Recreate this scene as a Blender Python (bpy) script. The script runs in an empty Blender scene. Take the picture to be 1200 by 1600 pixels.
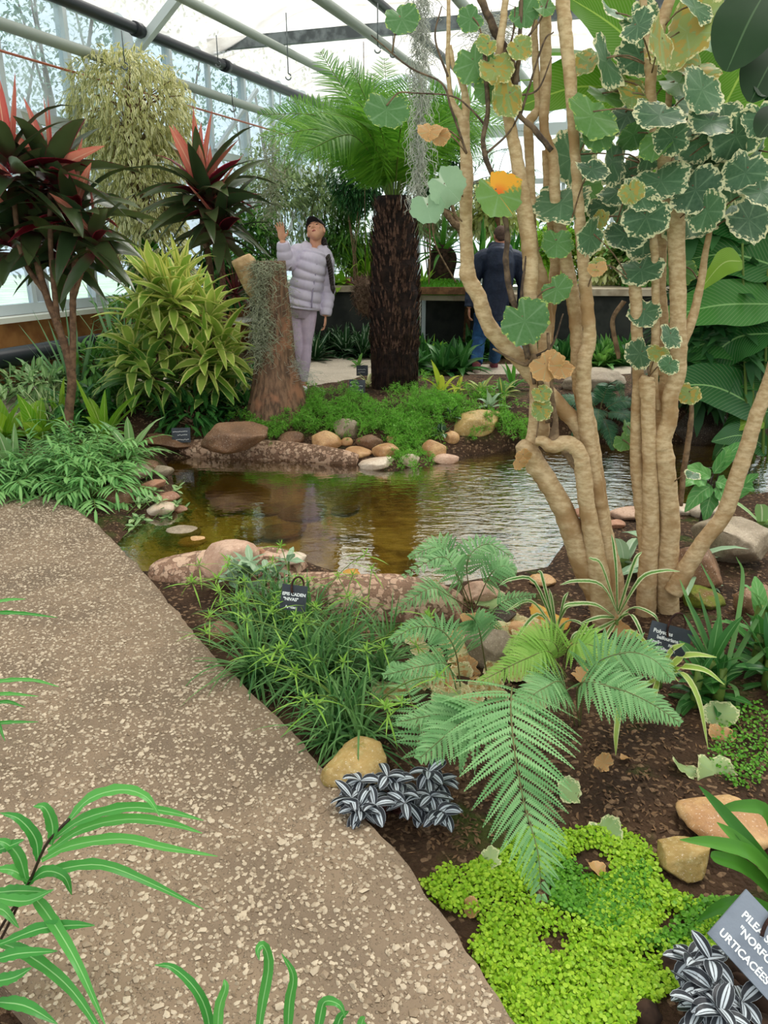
import bpy, bmesh, math, random
import numpy as np
from mathutils import Vector, Matrix
sc = bpy.context.scene
COL = sc.collection
R = np.random.RandomState(7)
PI = math.pi
# ------------------------------------------------------------------ camera geometry
EYE = 1.55
PITCH = math.radians(19.1)
cP, sP = math.cos(PITCH), math.sin(PITCH)
def ray(px, py):
    x = (px-600)/1200.0; v = (800-py)/1200.0
    return np.array([x, cP+sP*v, -sP+cP*v])
def P(px, py, D):
    r = ray(px, py); return np.array([0, 0, EYE]) + r*(D/r[1])
def G(px, py, z=0.0):
    r = ray(px, py); return np.array([0, 0, EYE]) + r*((z-EYE)/r[2])
def ppm(p):                                  # size of one metre there, in photo pixels
    return 1200.0/(p[1]*cP-(p[2]-EYE)*sP)
def sstep(a, b, x):
    t = np.clip((x-a)/(b-a), 0, 1); return t*t*(3-2*t)
# house axes: along = a, across = b
AX = np.array([math.sin(math.radians(19.1)), math.cos(math.radians(19.1)), 0])
BX = np.array([AX[1], -AX[0], 0])
def AB(a, b, z): return AX*a+BX*b+np.array([0, 0, z])
# ------------------------------------------------------------------ terrain
POND_PX = [(205,895),(185,850),(215,815),(275,800),(270,765),(258,735),(240,715),(300,713),(420,717),(540,722),(600,736),(660,728),(720,712),(830,694),(900,688),(1000,686),(1100,688),(1300,688),(1330,750),(1200,775),(1130,785),(1060,795),(970,797),(905,806),(885,850),(850,890),(770,903),(700,915),(600,912),(520,893),(440,868),(390,858),(330,868),(260,893)]
WZ = -0.12
POND = np.array([G(x, y, WZ)[:2] for x, y in POND_PX])
def sdist(X, Y, poly):                       # positive inside
    X = np.asarray(X, float); Y = np.asarray(Y, float)
    d = np.full(X.shape, 1e9); ins = np.zeros(X.shape, bool)
    n = len(poly)
    for i in range(n):
        ax, ay = poly[i]; bx, by = poly[(i+1) % n]
        ex, ey = bx-ax, by-ay
        t = np.clip(((X-ax)*ex+(Y-ay)*ey)/(ex*ex+ey*ey+1e-12), 0, 1)
        d = np.minimum(d, np.hypot(X-ax-t*ex, Y-ay-t*ey))
        c = ((ay > Y) != (by > Y)) & (X < (bx-ax)*(Y-ay)/(by-ay+1e-12)+ax)
        ins ^= c
    return np.where(ins, d, -d)
_nz = np.random.RandomState(3)
_ND = _nz.normal(size=(14, 3)); _NP = _nz.uniform(0, 6.28, 14)
def noise(Pt, s=1.0, seed=0):
    Pt = np.asarray(Pt, float)*s
    o = 0
    for k in range(7):
        d = _ND[(k+seed) % 14]*(1+.35*k)
        o = o+np.sin(Pt@d+_NP[(k*3+seed*5) % 14]+seed)/(1+.35*k)
    return o/3.2
def Hh(x, y):
    x = np.asarray(x, float); y = np.asarray(y, float)
    z = -0.07+0*x
    z = z+.29*sstep(6.1, 7.0, y)-.17*sstep(8.2, 9.8, y)
    z = z+.10*sstep(-1.2, -2.2, x)*sstep(4.2, 5.2, y)*(1-sstep(6.1, 7, y))
    z = z+.06*sstep(1.1, 1.7, x)*(1-sstep(3.6, 4.6, y))
    q = np.stack([x, y, 0*x], -1)
    z = z+.018*noise(q, 2.1, 1)+.008*noise(q, 7.0, 2)
    d = sdist(x, y, POND)
    w = sstep(-.10, .32, d)
    z = z*(1-w)+(-.40+.03*noise(q, 3, 4))*w
    return z
def H1(x, y): return float(Hh(np.array([x]), np.array([y]))[0])
def T(px, py, tmax=16):                      # point of the terrain seen at a pixel
    r = ray(px, py); r = r/r[1]
    ts = np.linspace(.5, tmax, 700)
    q = np.array([0, 0, EYE])+ts[:, None]*r
    f = q[:, 2]-Hh(q[:, 0], q[:, 1])
    i = np.argmax(f < 0)
    if f[i] >= 0: i = 699
    if i == 0: return q[0]
    a = f[i-1]/(f[i-1]-f[i]); return q[i-1]*(1-a)+q[i]*a
def onG(x, y): return np.array([x, y, H1(x, y)])
# ------------------------------------------------------------------ mesh builder
class MB:
    def __init__(s): s.v = []; s.f = []; s.lc = []; s.mi = []; s.n = 0
    def add(s, v, f, lc=None, mi=0):
        v = np.asarray(v, float).reshape(-1, 3); f = np.asarray(f, int)
        s.v.append(v); s.f.append(f+s.n); s.mi.append(mi)
        s.lc.append(np.zeros((len(v), 3)) if lc is None else np.asarray(lc, float).reshape(-1, 3))
        s.n += len(v)
    def build(s, name, mats, parent=None, smooth=True, base=None):
        me = bpy.data.meshes.new(name)
        V = np.concatenate(s.v)
        off = ORG[parent.name] if parent is not None else (np.zeros(3) if base is None else np.asarray(base, float))
        V = V-off
        me.vertices.add(len(V)); me.vertices.foreach_set('co', V.astype(np.float32).ravel())
        idx = np.concatenate([f.ravel() for f in s.f]); tot = np.concatenate([np.full(len(f), f.shape[1]) for f in s.f])
        me.loops.add(len(idx)); me.loops.foreach_set('vertex_index', idx.astype(np.int32))
        me.polygons.add(len(tot)); st = np.concatenate([[0], np.cumsum(tot)[:-1]])
        me.polygons.foreach_set('loop_start', st.astype(np.int32))
        if isinstance(mats, (list, tuple)):
            mi = np.concatenate([np.full(len(f), m) for f, m in zip(s.f, s.mi)])
            me.polygons.foreach_set('material_index', mi.astype(np.int32))
        else: mats = [mats]
        for m in mats: me.materials.append(m)
        a = me.attributes.new('lc', 'FLOAT_VECTOR', 'POINT')
        a.data.foreach_set('vector', np.concatenate(s.lc).astype(np.float32).ravel())
        me.update(calc_edges=True)
        me.polygons.foreach_set('use_smooth', np.full(len(tot), smooth))
        o = bpy.data.objects.new(name, me); COL.objects.link(o)
        if parent is not None: o.parent = parent
        else: o.location = off
        ORG[o.name] = off
        return o
ORG = {}
def tag(o, label, cat, group=None, kind=None):
    o['label'] = label; o['category'] = cat
    if group: o['group'] = group
    if kind: o['kind'] = kind
    return o
def thing(name, label, cat, loc, group=None):
    o = bpy.data.objects.new(name, None); COL.objects.link(o)
    o.empty_display_size = .1; o.location = loc; ORG[o.name] = np.asarray(loc, float)
    return tag(o, label, cat, group)
def structure(o): o['kind'] = 'structure'; return o
def nrm(a): a = np.asarray(a, float); return a/(np.linalg.norm(a, axis=-1, keepdims=True)+1e-9)
def spline(pts, n):
    p = np.asarray(pts, float); m = len(p)
    if m == 2:
        t = np.linspace(0, 1, n)[:, None]; return p[0]*(1-t)+p[1]*t
    q = np.vstack([2*p[0]-p[1], p, 2*p[-1]-p[-2]])
    t = np.linspace(0, m-1-1e-6, n); i = t.astype(int); u = (t-i)[:, None]
    a, b, c, d = q[i], q[i+1], q[i+2], q[i+3]
    return .5*((2*b)+(c-a)*u+(2*a-5*b+4*c-d)*u*u+(3*b-a-3*c+d)*u**3)
def tube(mb, pts, rad, n=8, mi=0, cap=True, flat=1.0, side=None, lc=None):
    p = np.asarray(pts, float); k = len(p)
    r = np.broadcast_to(np.asarray(rad, float), (k,))
    t = nrm(np.gradient(p, axis=0))
    ref = np.array([0, 0, 1.]) if abs(t[:, 2]).mean() < .8 else np.array([1., 0, 0])
    if side is not None: ref = np.asarray(side, float)
    u = nrm(np.cross(t, ref)); w = np.cross(t, u)
    a = np.arange(n)*2*PI/n
    v = p[:, None]+r[:, None, None]*(np.cos(a)[None, :, None]*u[:, None]*flat+np.sin(a)[None, :, None]*w[:, None])
    i = np.arange(k-1)[:, None]*n; j = np.arange(n)[None]; j2 = (j+1) % n
    f = np.stack([i+j, i+j2, i+n+j2, i+n+j], -1).reshape(-1, 4)
    L = np.zeros((k, n, 3)); L[..., 0] = a/(2*PI); L[..., 1] = np.linspace(0, 1, k)[:, None]; L[..., 2] = R.rand()
    v = v.reshape(-1, 3)
    if cap:
        v = np.vstack([v, p[0], p[-1]]); L = np.vstack([L.reshape(-1, 3), L[0, 0], L[-1, 0]])
        b = k*n; jj = np.arange(n); c1 = np.stack([(jj+1) % n, jj, np.full(n, b)], -1)
        c2 = np.stack([(k-1)*n+jj, (k-1)*n+(jj+1) % n, np.full(n, b+1)], -1)
        n0 = mb.n
        mb.add(v, f, L, mi)
        mb.f.append(np.vstack([c1, c2])+n0); mb.mi.append(mi)
    else: mb.add(v, f, L, mi)
def box(mb, c, ax, hs, mi=0):                # centre, three axes, half sizes
    c = np.asarray(c, float); A = [np.asarray(x, float)*h for x, h in zip(ax, hs)]
    v = [c+sx*A[0]+sy*A[1]+sz*A[2] for sz in (-1, 1) for sy in (-1, 1) for sx in (-1, 1)]
    mb.add(v, [[0, 2, 3, 1], [4, 5, 7, 6], [0, 1, 5, 4], [2, 6, 7, 3], [0, 4, 6, 2], [1, 3, 7, 5]], None, mi)
def beam(mb, p, q, w, h, mi=0):
    p = np.asarray(p, float); q = np.asarray(q, float); d = q-p; L = np.linalg.norm(d); d = d/L
    ref = np.array([0, 0, 1.]) if abs(d[2]) < .9 else AX
    s = nrm(np.cross(d, ref)); u = np.cross(s, d)
    box(mb, (p+q)/2, (d, s, u), (L/2, w/2, h/2), mi)
_ico = {}
def ico(sub):
    if sub not in _ico:
        bm = bmesh.new(); bmesh.ops.create_icosphere(bm, subdivisions=sub, radius=1)
        _ico[sub] = (np.array([v.co for v in bm.verts]), np.array([[v.index for v in f.verts] for f in bm.faces])); bm.free()
    return _ico[sub]
def blob(mb, c, r, ax=None, sub=3, mi=0, lump=0, seed=0):
    v, f = ico(sub); v = v.copy()
    if lump: v = v*(1+lump*noise(v, 1.6, seed))[:, None]
    v = v*np.asarray(r, float)
    if ax is not None: v = v@np.asarray(ax, float)
    mb.add(v+np.asarray(c, float), f, None, mi)
PROF = {
 'lance': lambda t: np.sin(PI*t**.8)**.85, 'strap': lambda t: np.minimum(1, .45+4*t)*(1-t**3.5),
 'oval': lambda t: np.sin(PI*np.clip(t*.98+.01, 0, 1))**.6, 'heart': lambda t: np.minimum(1, 7*t)**.6*(1-t)**.75*1.1,
 'blade': lambda t: (1-t**2.2), 'wide': lambda t: np.sin(PI*t**.65)**.7 }
def leaves(mb, O, D, L, W, droop=.5, prof='lance', nv=5, fold=.15, roll=0., mi=0, wave=0., rnd=None, nu=2):
    O = np.asarray(O, float).reshape(-1, 3); N = len(O); D = nrm(np.broadcast_to(D, (N, 3)))
    L = np.broadcast_to(L, (N,)); W = np.broadcast_to(W, (N,)); droop = np.broadcast_to(droop, (N,)); roll = np.broadcast_to(roll, (N,))
    up = np.where(np.abs(D[:, 2:3]) > .97, nrm(R.normal(size=(N, 3))*[1, 1, .01]), np.array([[0, 0, 1.]]))
    S = nrm(np.cross(D, up)); Nn = np.cross(S, D)
    S = S*np.cos(roll)[:, None]+Nn*np.sin(roll)[:, None]
    pos = [O]; tan = []
    for k in range(nv):
        t = nrm(D+droop[:, None]*((k+.5)/nv)*np.array([[0, 0, -1.]])*1.6)
        tan.append(t); pos.append(pos[-1]+t*(L/nv)[:, None])
    tan.append(tan[-1]); Pk = np.stack(pos, 1); Tk = np.stack(tan, 1)
    Nk = np.cross(S[:, None], Tk)
    tt = np.linspace(0, 1, nv+1); w = np.maximum(PROF[prof](tt), .03)
    us = np.linspace(-1, 1, nu+1)
    hw = (W[:, None]*w[None])/2
    ph = R.uniform(0, 6.28, N)
    v = Pk[:, :, None]+us[None, None, :, None]*hw[:, :, None, None]*S[:, None, None]
    lift = fold*np.abs(us)[None, None]*hw[:, :, None]
    if wave: lift = lift+wave*us[None, None]*hw[:, :, None]*np.sin(tt[None, :, None]*14+ph[:, None, None])
    v = v+lift[..., None]*Nk[:, :, None]
    lc = np.zeros(v.shape); lc[..., 0] = (us+1)/2; lc[..., 1] = tt[None, :, None]
    lc[..., 2] = (R.rand(N) if rnd is None else np.broadcast_to(rnd, (N,)))[:, None, None]
    m = nu+1; per = (nv+1)*m
    k = np.arange(nv)[:, None]*m; j = np.arange(nu)[None]
    f = np.stack([k+j, k+j+1, k+m+j+1, k+m+j], -1).reshape(-1, 4)
    f = (np.arange(N)[:, None, None]*per+f[None]).reshape(-1, 4)
    mb.add(v, f, lc, mi)
def diamonds(mb, O, D, S, L, W, mi=0, rnd=None):     # small flat leaflets
    N = len(O); L = np.broadcast_to(L, (N,))[:, None]; W = np.broadcast_to(W, (N,))[:, None]
    nn = np.cross(S, D)
    a = O+.4*L*D-.5*W*S+.06*L*nn; b = O+L*D; c = O+.4*L*D+.5*W*S+.06*L*nn
    v = np.stack([O-.1*W*S, a, b, c], 1)
    lc = np.zeros((N, 4, 3)); lc[:, :, 0] = [.5, 0, .5, 1]; lc[:, :, 1] = [0, .4, 1, .4]
    lc[:, :, 2] = (R.rand(N) if rnd is None else np.broadcast_to(rnd, (N,)))[:, None]
    mb.add(v, np.arange(N*4).reshape(-1, 4), lc, mi)
def discs(mb, C, Nn, r, n=6, mi=0, rnd=None):
    N = len(C); Nn = nrm(Nn); a = nrm(np.cross(Nn, R.normal(size=(N, 3)))); b = np.cross(Nn, a)
    th = np.arange(n)*2*PI/n; r = np.broadcast_to(r, (N,))
    v = C[:, None]+r[:, None, None]*(np.cos(th)[None, :, None]*a[:, None]+np.sin(th)[None, :, None]*b[:, None])
    lc = np.zeros(v.shape); lc[..., 0] = .5; lc[..., 2] = (R.rand(N) if rnd is None else rnd)[:, None]
    mb.add(v, np.arange(N*n).reshape(-1, n), lc, mi)
def path_of(base, d, L, droop, n):
    p = [np.asarray(base, float)]; T_ = []
    for k in range(n):
        t = nrm(np.asarray(d, float)+np.array([0, 0, -1.])*droop*1.6*((k+.5)/n)); T_.append(t); p.append(p[-1]+t*L/n)
    T_.append(T_[-1]); return np.array(p), np.array(T_)
def frond(ml, ms, base, d, L, droop=.5, np_=26, plen=.25, m=16, pw=.5, shape='lance', pdroop=.3, start=.12, roll=0., sr=.006, ang=.35, path=None, pnarrow=1.0, up=None):
    """one bipinnate fern frond: rachis tube in ms, pinnules in ml"""
    if path is None: pts, tg = path_of(base, d, L, droop, 24)
    else:
        pts = spline(path, 25); tg = nrm(np.gradient(pts, axis=0)); L = np.linalg.norm(np.diff(pts, axis=0), axis=1).sum()
    ref = np.array([0, 0, 1.]) if up is None else np.asarray(up, float)
    S = np.cross(tg, ref); bad = np.linalg.norm(S, axis=1) < .15
    S[bad] = np.cross(tg[bad], np.array([.3, -1., .1])); S = nrm(S); Nn = np.cross(S, tg)
    if roll: S = S*math.cos(roll)+Nn*math.sin(roll); Nn = np.cross(S, tg)
    if ms is not None: tube(ms, pts, np.linspace(sr, sr*.25, 25), 5)
    t = np.linspace(start, .985, np_); x = t*24; i = np.minimum(x.astype(int), 23); u = (x-i)[:, None]
    lp = lambda A: A[i]*(1-u)+A[i+1]*u
    p0, tt, s0, n0 = lp(pts), nrm(lp(tg)), nrm(lp(S)), nrm(lp(Nn))
    s = (t-start)/(1-start)
    if shape == 'lance': pl = plen*np.sin(PI*np.clip(s*.86+.12, 0, 1))**.75
    elif shape == 'tri': pl = plen*(1-s)**.85*np.minimum(1, .75+s*2)+.012
    else: pl = plen*np.minimum(1, .55+2*s)*(1-s**2.5)+.01
    for sg in (-1, 1):
        dv = nrm(sg*s0+tt*(ang+.5*s[:, None])+.08*n0+.05*R.normal(size=p0.shape))
        q = np.linspace(.04, 1, m)
        # pinna centre lines with droop
        c = p0[:, None]+dv[:, None]*(q[None, :, None]*pl[:, None, None])
        c[..., 2] -= pdroop*pl[:, None]*q[None]**2
        dd = np.broadcast_to(dv[:, None], c.shape).copy(); dd[..., 2] -= 2*pdroop*q[None]; dd = nrm(dd)
        nn = np.broadcast_to(n0[:, None], c.shape)
        ss = nrm(np.cross(nn, dd))
        w = pw*plen*.42*(1-q**1.6)[None]*(pl/plen)[:, None]**.5+.002
        sp = pl[:, None]/m*1.35*pnarrow*np.ones_like(w)
        for s2 in (-1, 1):
            e = nrm(s2*ss+.45*dd-.12*nn)
            diamonds(ml, c.reshape(-1, 3), e.reshape(-1, 3), dd.reshape(-1, 3), w.ravel(), np.maximum(sp.ravel(), .003), rnd=np.repeat(R.rand(np_), m))
def inpoly(poly, n):                        # random points inside a pixel polygon
    poly = np.array(poly, float); lo, hi = poly.min(0), poly.max(0); out = []
    while len(out) < n:
        q = R.uniform(lo, hi, (n*2, 2)); k = sdist(q[:, 0], q[:, 1], poly) > 0; out.extend(q[k].tolist())
    return np.array(out[:n])
def sph(n, zmin=-1, zmax=1):
    z = R.uniform(zmin, zmax, n); a = R.uniform(0, 2*PI, n); r = np.sqrt(1-z*z)
    return np.stack([r*np.cos(a), r*np.sin(a), z], -1)
# ------------------------------------------------------------------ materials
def lin(c): return tuple(((x/255)/12.92 if x <= 10 else ((x/255+.055)/1.055)**2.4) for x in c)+(1,)
class NT:
    def __init__(s, name):
        s.m = bpy.data.materials.new(name); s.m.use_nodes = True; s.t = s.m.node_tree; s.t.nodes.clear()
        s.out = s.n('ShaderNodeOutputMaterial')
    def n(s, typ, **k):
        x = s.t.nodes.new(typ)
        for a, b in k.items(): setattr(x, a, b)
        return x
    def put(s, sock, v):
        if hasattr(v, 'is_output') or isinstance(v, bpy.types.NodeSocket): s.t.links.new(v, sock)
        else: sock.default_value = v
    def mix(s, f, a, b, mode='MIX'):
        x = s.n('ShaderNodeMix', data_type='RGBA', blend_type=mode)
        s.put(x.inputs[0], f); s.put(x.inputs[6], a); s.put(x.inputs[7], b); return x.outputs[2]
    def math(s, op, a, b=0.0, c=0.0):
        x = s.n('ShaderNodeMath', operation=op); s.put(x.inputs[0], a); s.put(x.inputs[1], b); s.put(x.inputs[2], c); return x.outputs[0]
    def ss(s, v, a, b):
        x = s.n('ShaderNodeMapRange', interpolation_type='SMOOTHSTEP'); s.put(x.inputs[0], v); x.inputs[1].default_value = a; x.inputs[2].default_value = b; return x.outputs[0]
    def pos(s):
        return s.n('ShaderNodeTexCoord').outputs['Object']
    def wpos(s): return s.n('ShaderNodeNewGeometry').outputs['Position']
    def noise(s, sc_, vec=None, det=3, rough=.55):
        x = s.n('ShaderNodeTexNoise'); x.inputs['Scale'].default_value = sc_; x.inputs['Detail'].default_value = det; x.inputs['Roughness'].default_value = rough
        if vec is not None: s.put(x.inputs['Vector'], vec)
        return x.outputs[0]
    def voro(s, sc_, vec=None, feat='F1', rnd=1):
        x = s.n('ShaderNodeTexVoronoi', feature=feat); x.inputs['Scale'].default_value = sc_; x.inputs['Randomness'].default_value = rnd
        if vec is not None: s.put(x.inputs['Vector'], vec)
        return x
    def bump(s, h, st=.3, dist=.01):
        x = s.n('ShaderNodeBump'); x.inputs['Strength'].default_value = st; x.inputs['Distance'].default_value = dist; s.put(x.inputs['Height'], h); return x.outputs[0]
    def prin(s, col, rough=.5, spec=.4, bump=None, metal=0.):
        x = s.n('ShaderNodeBsdfPrincipled'); s.put(x.inputs['Base Color'], col); s.put(x.inputs['Roughness'], rough)
        x.inputs['Specular IOR Level'].default_value = spec; x.inputs['Metallic'].default_value = metal
        if bump is not None: s.put(x.inputs['Normal'], bump)
        return x.outputs[0]
    def end(s, sh): s.t.links.new(sh, s.out.inputs[0]); return s.m
def leafmat(name, c1, c2, edge=None, mid=None, tip=None, base=None, trans=.35, rough=.42, stripes=None, patch=None, spec=.24, veins=0):
    m = NT(name)
    at = m.n('ShaderNodeAttribute', attribute_name='lc'); sp = m.n('ShaderNodeSeparateXYZ'); m.t.links.new(at.outputs['Vector'], sp.inputs[0])
    u, v, r = sp.outputs
    col = m.mix(r, lin(c1), lin(c2))
    nz = m.noise(9)
    col = m.mix(m.math('MULTIPLY', nz, .35), col, m.mix(.5, col, lin(c1), 'MULTIPLY'))
    au = m.math('ABSOLUTE', m.math('MULTIPLY_ADD', u, 2, -1))
    if veins:
        w = m.math('SINE', m.math('MULTIPLY', m.math('SUBTRACT', v, m.math('MULTIPLY', au, .25)), veins))
        col = m.mix(m.math('MULTIPLY', m.ss(w, .6, 1), .16), col, m.mix(.6, col, (1, 1, .6, 1), 'SCREEN'))
    if stripes:
        w = m.math('SINE', m.math('MULTIPLY', au, stripes[1])); col = m.mix(m.ss(w, .2, .7), col, lin(stripes[0]))
    if base: col = m.mix(m.ss(v, base[1], 0), col, lin(base[0]))
    if tip: col = m.mix(m.ss(v, tip[1], 1), col, lin(tip[0]))
    if patch: col = m.mix(m.ss(m.noise(patch[2]), patch[1], patch[1]+.08), col, lin(patch[0]))
    if edge: col = m.mix(m.ss(m.math('MULTIPLY_ADD', m.noise(30), .5, au), edge[1]+.25, edge[1]+.4), col, lin(edge[0]))
    if mid: col = m.mix(m.ss(au, mid[1], mid[1]*.4), col, lin(mid[0]))
    a = m.prin(col, rough, spec)
    tr = m.n('ShaderNodeBsdfTranslucent'); m.put(tr.inputs[0], m.mix(.5, col, (1, 1, .45, 1), 'SCREEN') if False else col)
    mx = m.n('ShaderNodeMixShader'); mx.inputs[0].default_value = trans; m.t.links.new(a, mx.inputs[1]); m.t.links.new(tr.outputs[0], mx.inputs[2])
    return m.end(mx.outputs[0])
def discleaf(name, c1, c2, edge, e0=.72, spot=None, side=None):      # round leaf: lc.y is the radius fraction
    m = NT(name)
    at = m.n('ShaderNodeAttribute', attribute_name='lc'); sp = m.n('ShaderNodeSeparateXYZ'); m.t.links.new(at.outputs['Vector'], sp.inputs[0])
    u, v, r = sp.outputs
    col = m.mix(r, lin(c1), lin(c2))
    w = m.math('POWER', m.math('ABSOLUTE', m.math('COSINE', m.math('MULTIPLY', u, PI*7))), 40)
    col = m.mix(m.math('MULTIPLY', m.noise(14), .5), col, m.mix(.6, col, lin((150, 176, 140))))
    col = m.mix(m.math('MULTIPLY', w, .35), col, lin((150, 180, 140)))
    n = m.noise(13, None, 4)
    if side: col = m.mix(m.ss(m.math('MULTIPLY_ADD', n, .8, m.math('COSINE', m.math('MULTIPLY', m.math('SUBTRACT', u, side[1]), 2*PI))), .85, 1.15), col, m.mix(m.ss(v, .6, .05), lin(side[0]), lin((232, 110, 40))))
    if spot: col = m.mix(m.ss(m.noise(5), .5, .56), col, lin(spot))
    col = m.mix(m.ss(m.math('MULTIPLY_ADD', n, 1.1, v), e0+.66, e0+.72), col, lin(edge))
    a = m.prin(col, .42, .25)
    tr = m.n('ShaderNodeBsdfTranslucent'); m.put(tr.inputs[0], col)
    mx = m.n('ShaderNodeMixShader'); mx.inputs[0].default_value = .25; m.t.links.new(a, mx.inputs[1]); m.t.links.new(tr.outputs[0], mx.inputs[2])
    return m.end(mx.outputs[0])
def plain(name, c, rough=.6, spec=.3, c2=None, scale=8, bump=0, bscale=40, metal=0., dist=.004):
    m = NT(name); p = m.pos(); col = lin(c)
    if c2: col = m.mix(m.ss(m.noise(scale, p), .38, .62), lin(c), lin(c2))
    b = m.bump(m.noise(bscale, p, 4), bump, dist) if bump else None
    return m.end(m.prin(col, rough, spec, b, metal))
def stonemat(name, c1, c2, c3=None, moss=0, rough=.55):
    m = NT(name); p = m.wpos()
    col = m.mix(m.ss(m.noise(7, p, 4), .35, .65), lin(c1), lin(c2))
    col = m.mix(m.math('MULTIPLY', m.ss(m.noise(60, p, 3), .45, .7), .45), col, lin(c3 or c2))
    sp = m.ss(m.noise(150, p, 2), .62, .7); col = m.mix(m.math('MULTIPLY', sp, .5), col, lin((235, 220, 200)))
    if moss: col = m.mix(m.math('MULTIPLY', m.ss(m.noise(9, p, 5), .58-moss*.25, .70-moss*.2), .9), col, m.mix(m.noise(60, p), lin((62, 84, 20)), lin((130, 140, 40))))
    b = m.bump(m.noise(35, p, 6, .65), .5, .012)
    return m.end(m.prin(col, rough, .35, b))
def pebblemat(name, base, pebs, scale, thr=.36, rough=.8, bdist=.006, flat=False):
    """stones set in mortar: light pebbles on a darker ground, with relief"""
    m = NT(name); p = m.wpos()
    wn = m.n('ShaderNodeTexNoise'); wn.inputs['Scale'].default_value = scale*.9; wn.inputs['Detail'].default_value = 1; m.put(wn.inputs['Vector'], p)
    vec = m.n('ShaderNodeVectorMath', operation='MULTIPLY_ADD'); m.put(vec.inputs[0], wn.outputs['Color']); vec.inputs[1].default_value = (.5/scale,)*3; m.put(vec.inputs[2], p)
    v = m.voro(scale, vec.outputs[0]); v2 = m.voro(scale*1.9, vec.outputs[0])
    def layer(v, t0, keep):
        sp = m.n('ShaderNodeSeparateColor'); m.t.links.new(v.outputs['Color'], sp.inputs[0])
        t = m.math('MULTIPLY', m.ss(sp.outputs[0], 1-keep, 1.0), t0)
        return m.math('SUBTRACT', t, v.outputs['Distance']), sp.outputs[1]
    h1, r1 = layer(v, thr*1.5, .85); h2, r2 = layer(v2, thr*1.3, .7)
    f1 = m.ss(h1, -.02, .05); f2 = m.ss(h2, -.02, .06)
    mort = m.mix(m.ss(m.noise(2.2, p, 4), .35, .65), lin(base[0]), lin(base[1]))
    mort = m.mix(m.math('MULTIPLY', m.noise(90, p, 3), .5), mort, m.mix(.5, mort, (.2, .15, .1, 1)))
    pc1 = m.mix(r1, lin(pebs[0]), lin(pebs[1])); pc2 = m.mix(r2, lin(pebs[1]), lin(pebs[0]))
    col = m.mix(m.math('MULTIPLY', f2, .8), mort, pc2); col = m.mix(f1, col, pc1)
    hh = m.math('ADD', m.math('MAXIMUM', m.math('MULTIPLY', m.ss(h1, -.05, .3), 1.0), m.math('MULTIPLY', m.ss(h2, -.05, .25), .6)), m.math('MULTIPLY', m.noise(120, p, 3), .25))
    return m.end(m.prin(col, rough, .3, m.bump(hh, .9, bdist)))
M = {}
M['path'] = pebblemat('exposed aggregate', ((110, 93, 75), (140, 119, 96)), ((170, 150, 126), (134, 115, 94)), 95, .34, .6, .006)
M['peb'] = leafmat('path pebble', (200, 184, 160), (132, 112, 90), trans=0, rough=.6, spec=.3)
M['rim'] = pebblemat('pebbled rim', ((142, 108, 86), (116, 86, 66)), ((206, 174, 148), (174, 138, 114)), 30, .7, .7, .02)
M['backpath'] = pebblemat('pale aggregate', ((176, 164, 148), (190, 178, 160)), ((215, 205, 190), (160, 148, 132)), 40, .3, .85, .003)
def soilmat():
    m = NT('dark soil'); p = m.wpos()
    col = m.mix(m.ss(m.noise(5, p, 5), .3, .7), lin((50, 36, 25)), lin((82, 60, 43)))
    v = m.voro(70, p); sp = m.n('ShaderNodeSeparateColor'); m.t.links.new(v.outputs['Color'], sp.inputs[0])
    col = m.mix(m.ss(sp.outputs[0], .8, .95), col, lin((130, 104, 80)))
    col = m.mix(m.math('MULTIPLY', m.ss(m.noise(3, p, 5), .56, .66), .7), col, lin((58, 74, 24)))
    sz = m.n('ShaderNodeSeparateXYZ'); m.put(sz.inputs[0], p)
    # the pond bed is a silty ochre
    bed = m.mix(m.ss(m.noise(6, p, 5), .35, .65), lin((186, 160, 84)), lin((226, 206, 136)))
    bed = m.mix(m.ss(m.noise(2.2, p, 3), .55, .68), bed, lin((130, 112, 52)))
    col = m.mix(m.ss(sz.outputs[2], WZ, WZ-.06), col, bed)
    h = m.math('ADD', m.noise(60, p, 5), m.math('MULTIPLY', v.outputs['Distance'], -.5))
    return m.end(m.prin(col, .9, .2, m.bump(h, .9, .02)))
M['soil'] = soilmat()
def watermat():
    m = NT('pond water'); p = m.wpos()
    sc_ = m.n('ShaderNodeMapping'); sc_.inputs['Scale'].default_value = (1, 2.2, 1); m.put(sc_.inputs['Vector'], p)
    sx = m.n('ShaderNodeSeparateXYZ'); m.put(sx.inputs[0], p)
    amp = m.math('MULTIPLY_ADD', m.ss(sx.outputs[0], -.3, 1.2), .85, .18)
    h = m.math('MULTIPLY', m.math('ADD', m.noise(7, sc_.outputs[0], 2), m.math('MULTIPLY', m.noise(22, sc_.outputs[0], 2), .22)), amp)
    b = m.bump(h, .55, .02)
    tr = m.n('ShaderNodeBsdfTransparent'); tr.inputs[0].default_value = lin((236, 224, 164))
    gl = m.n('ShaderNodeBsdfGlossy'); gl.inputs['Roughness'].default_value = .01; m.put(gl.inputs['Normal'], b)
    fr = m.n('ShaderNodeFresnel'); fr.inputs[0].default_value = 1.55; m.put(fr.inputs['Normal'], b)
    mx = m.n('ShaderNodeMixShader'); m.put(mx.inputs[0], m.math('MINIMUM', m.math('MULTIPLY_ADD', fr.outputs[0], 3.2, .02), .74)); m.t.links.new(tr.outputs[0], mx.inputs[1]); m.t.links.new(gl.outputs[0], mx.inputs[2])
    return m.end(mx.outputs[0])
M['water'] = watermat()
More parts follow.
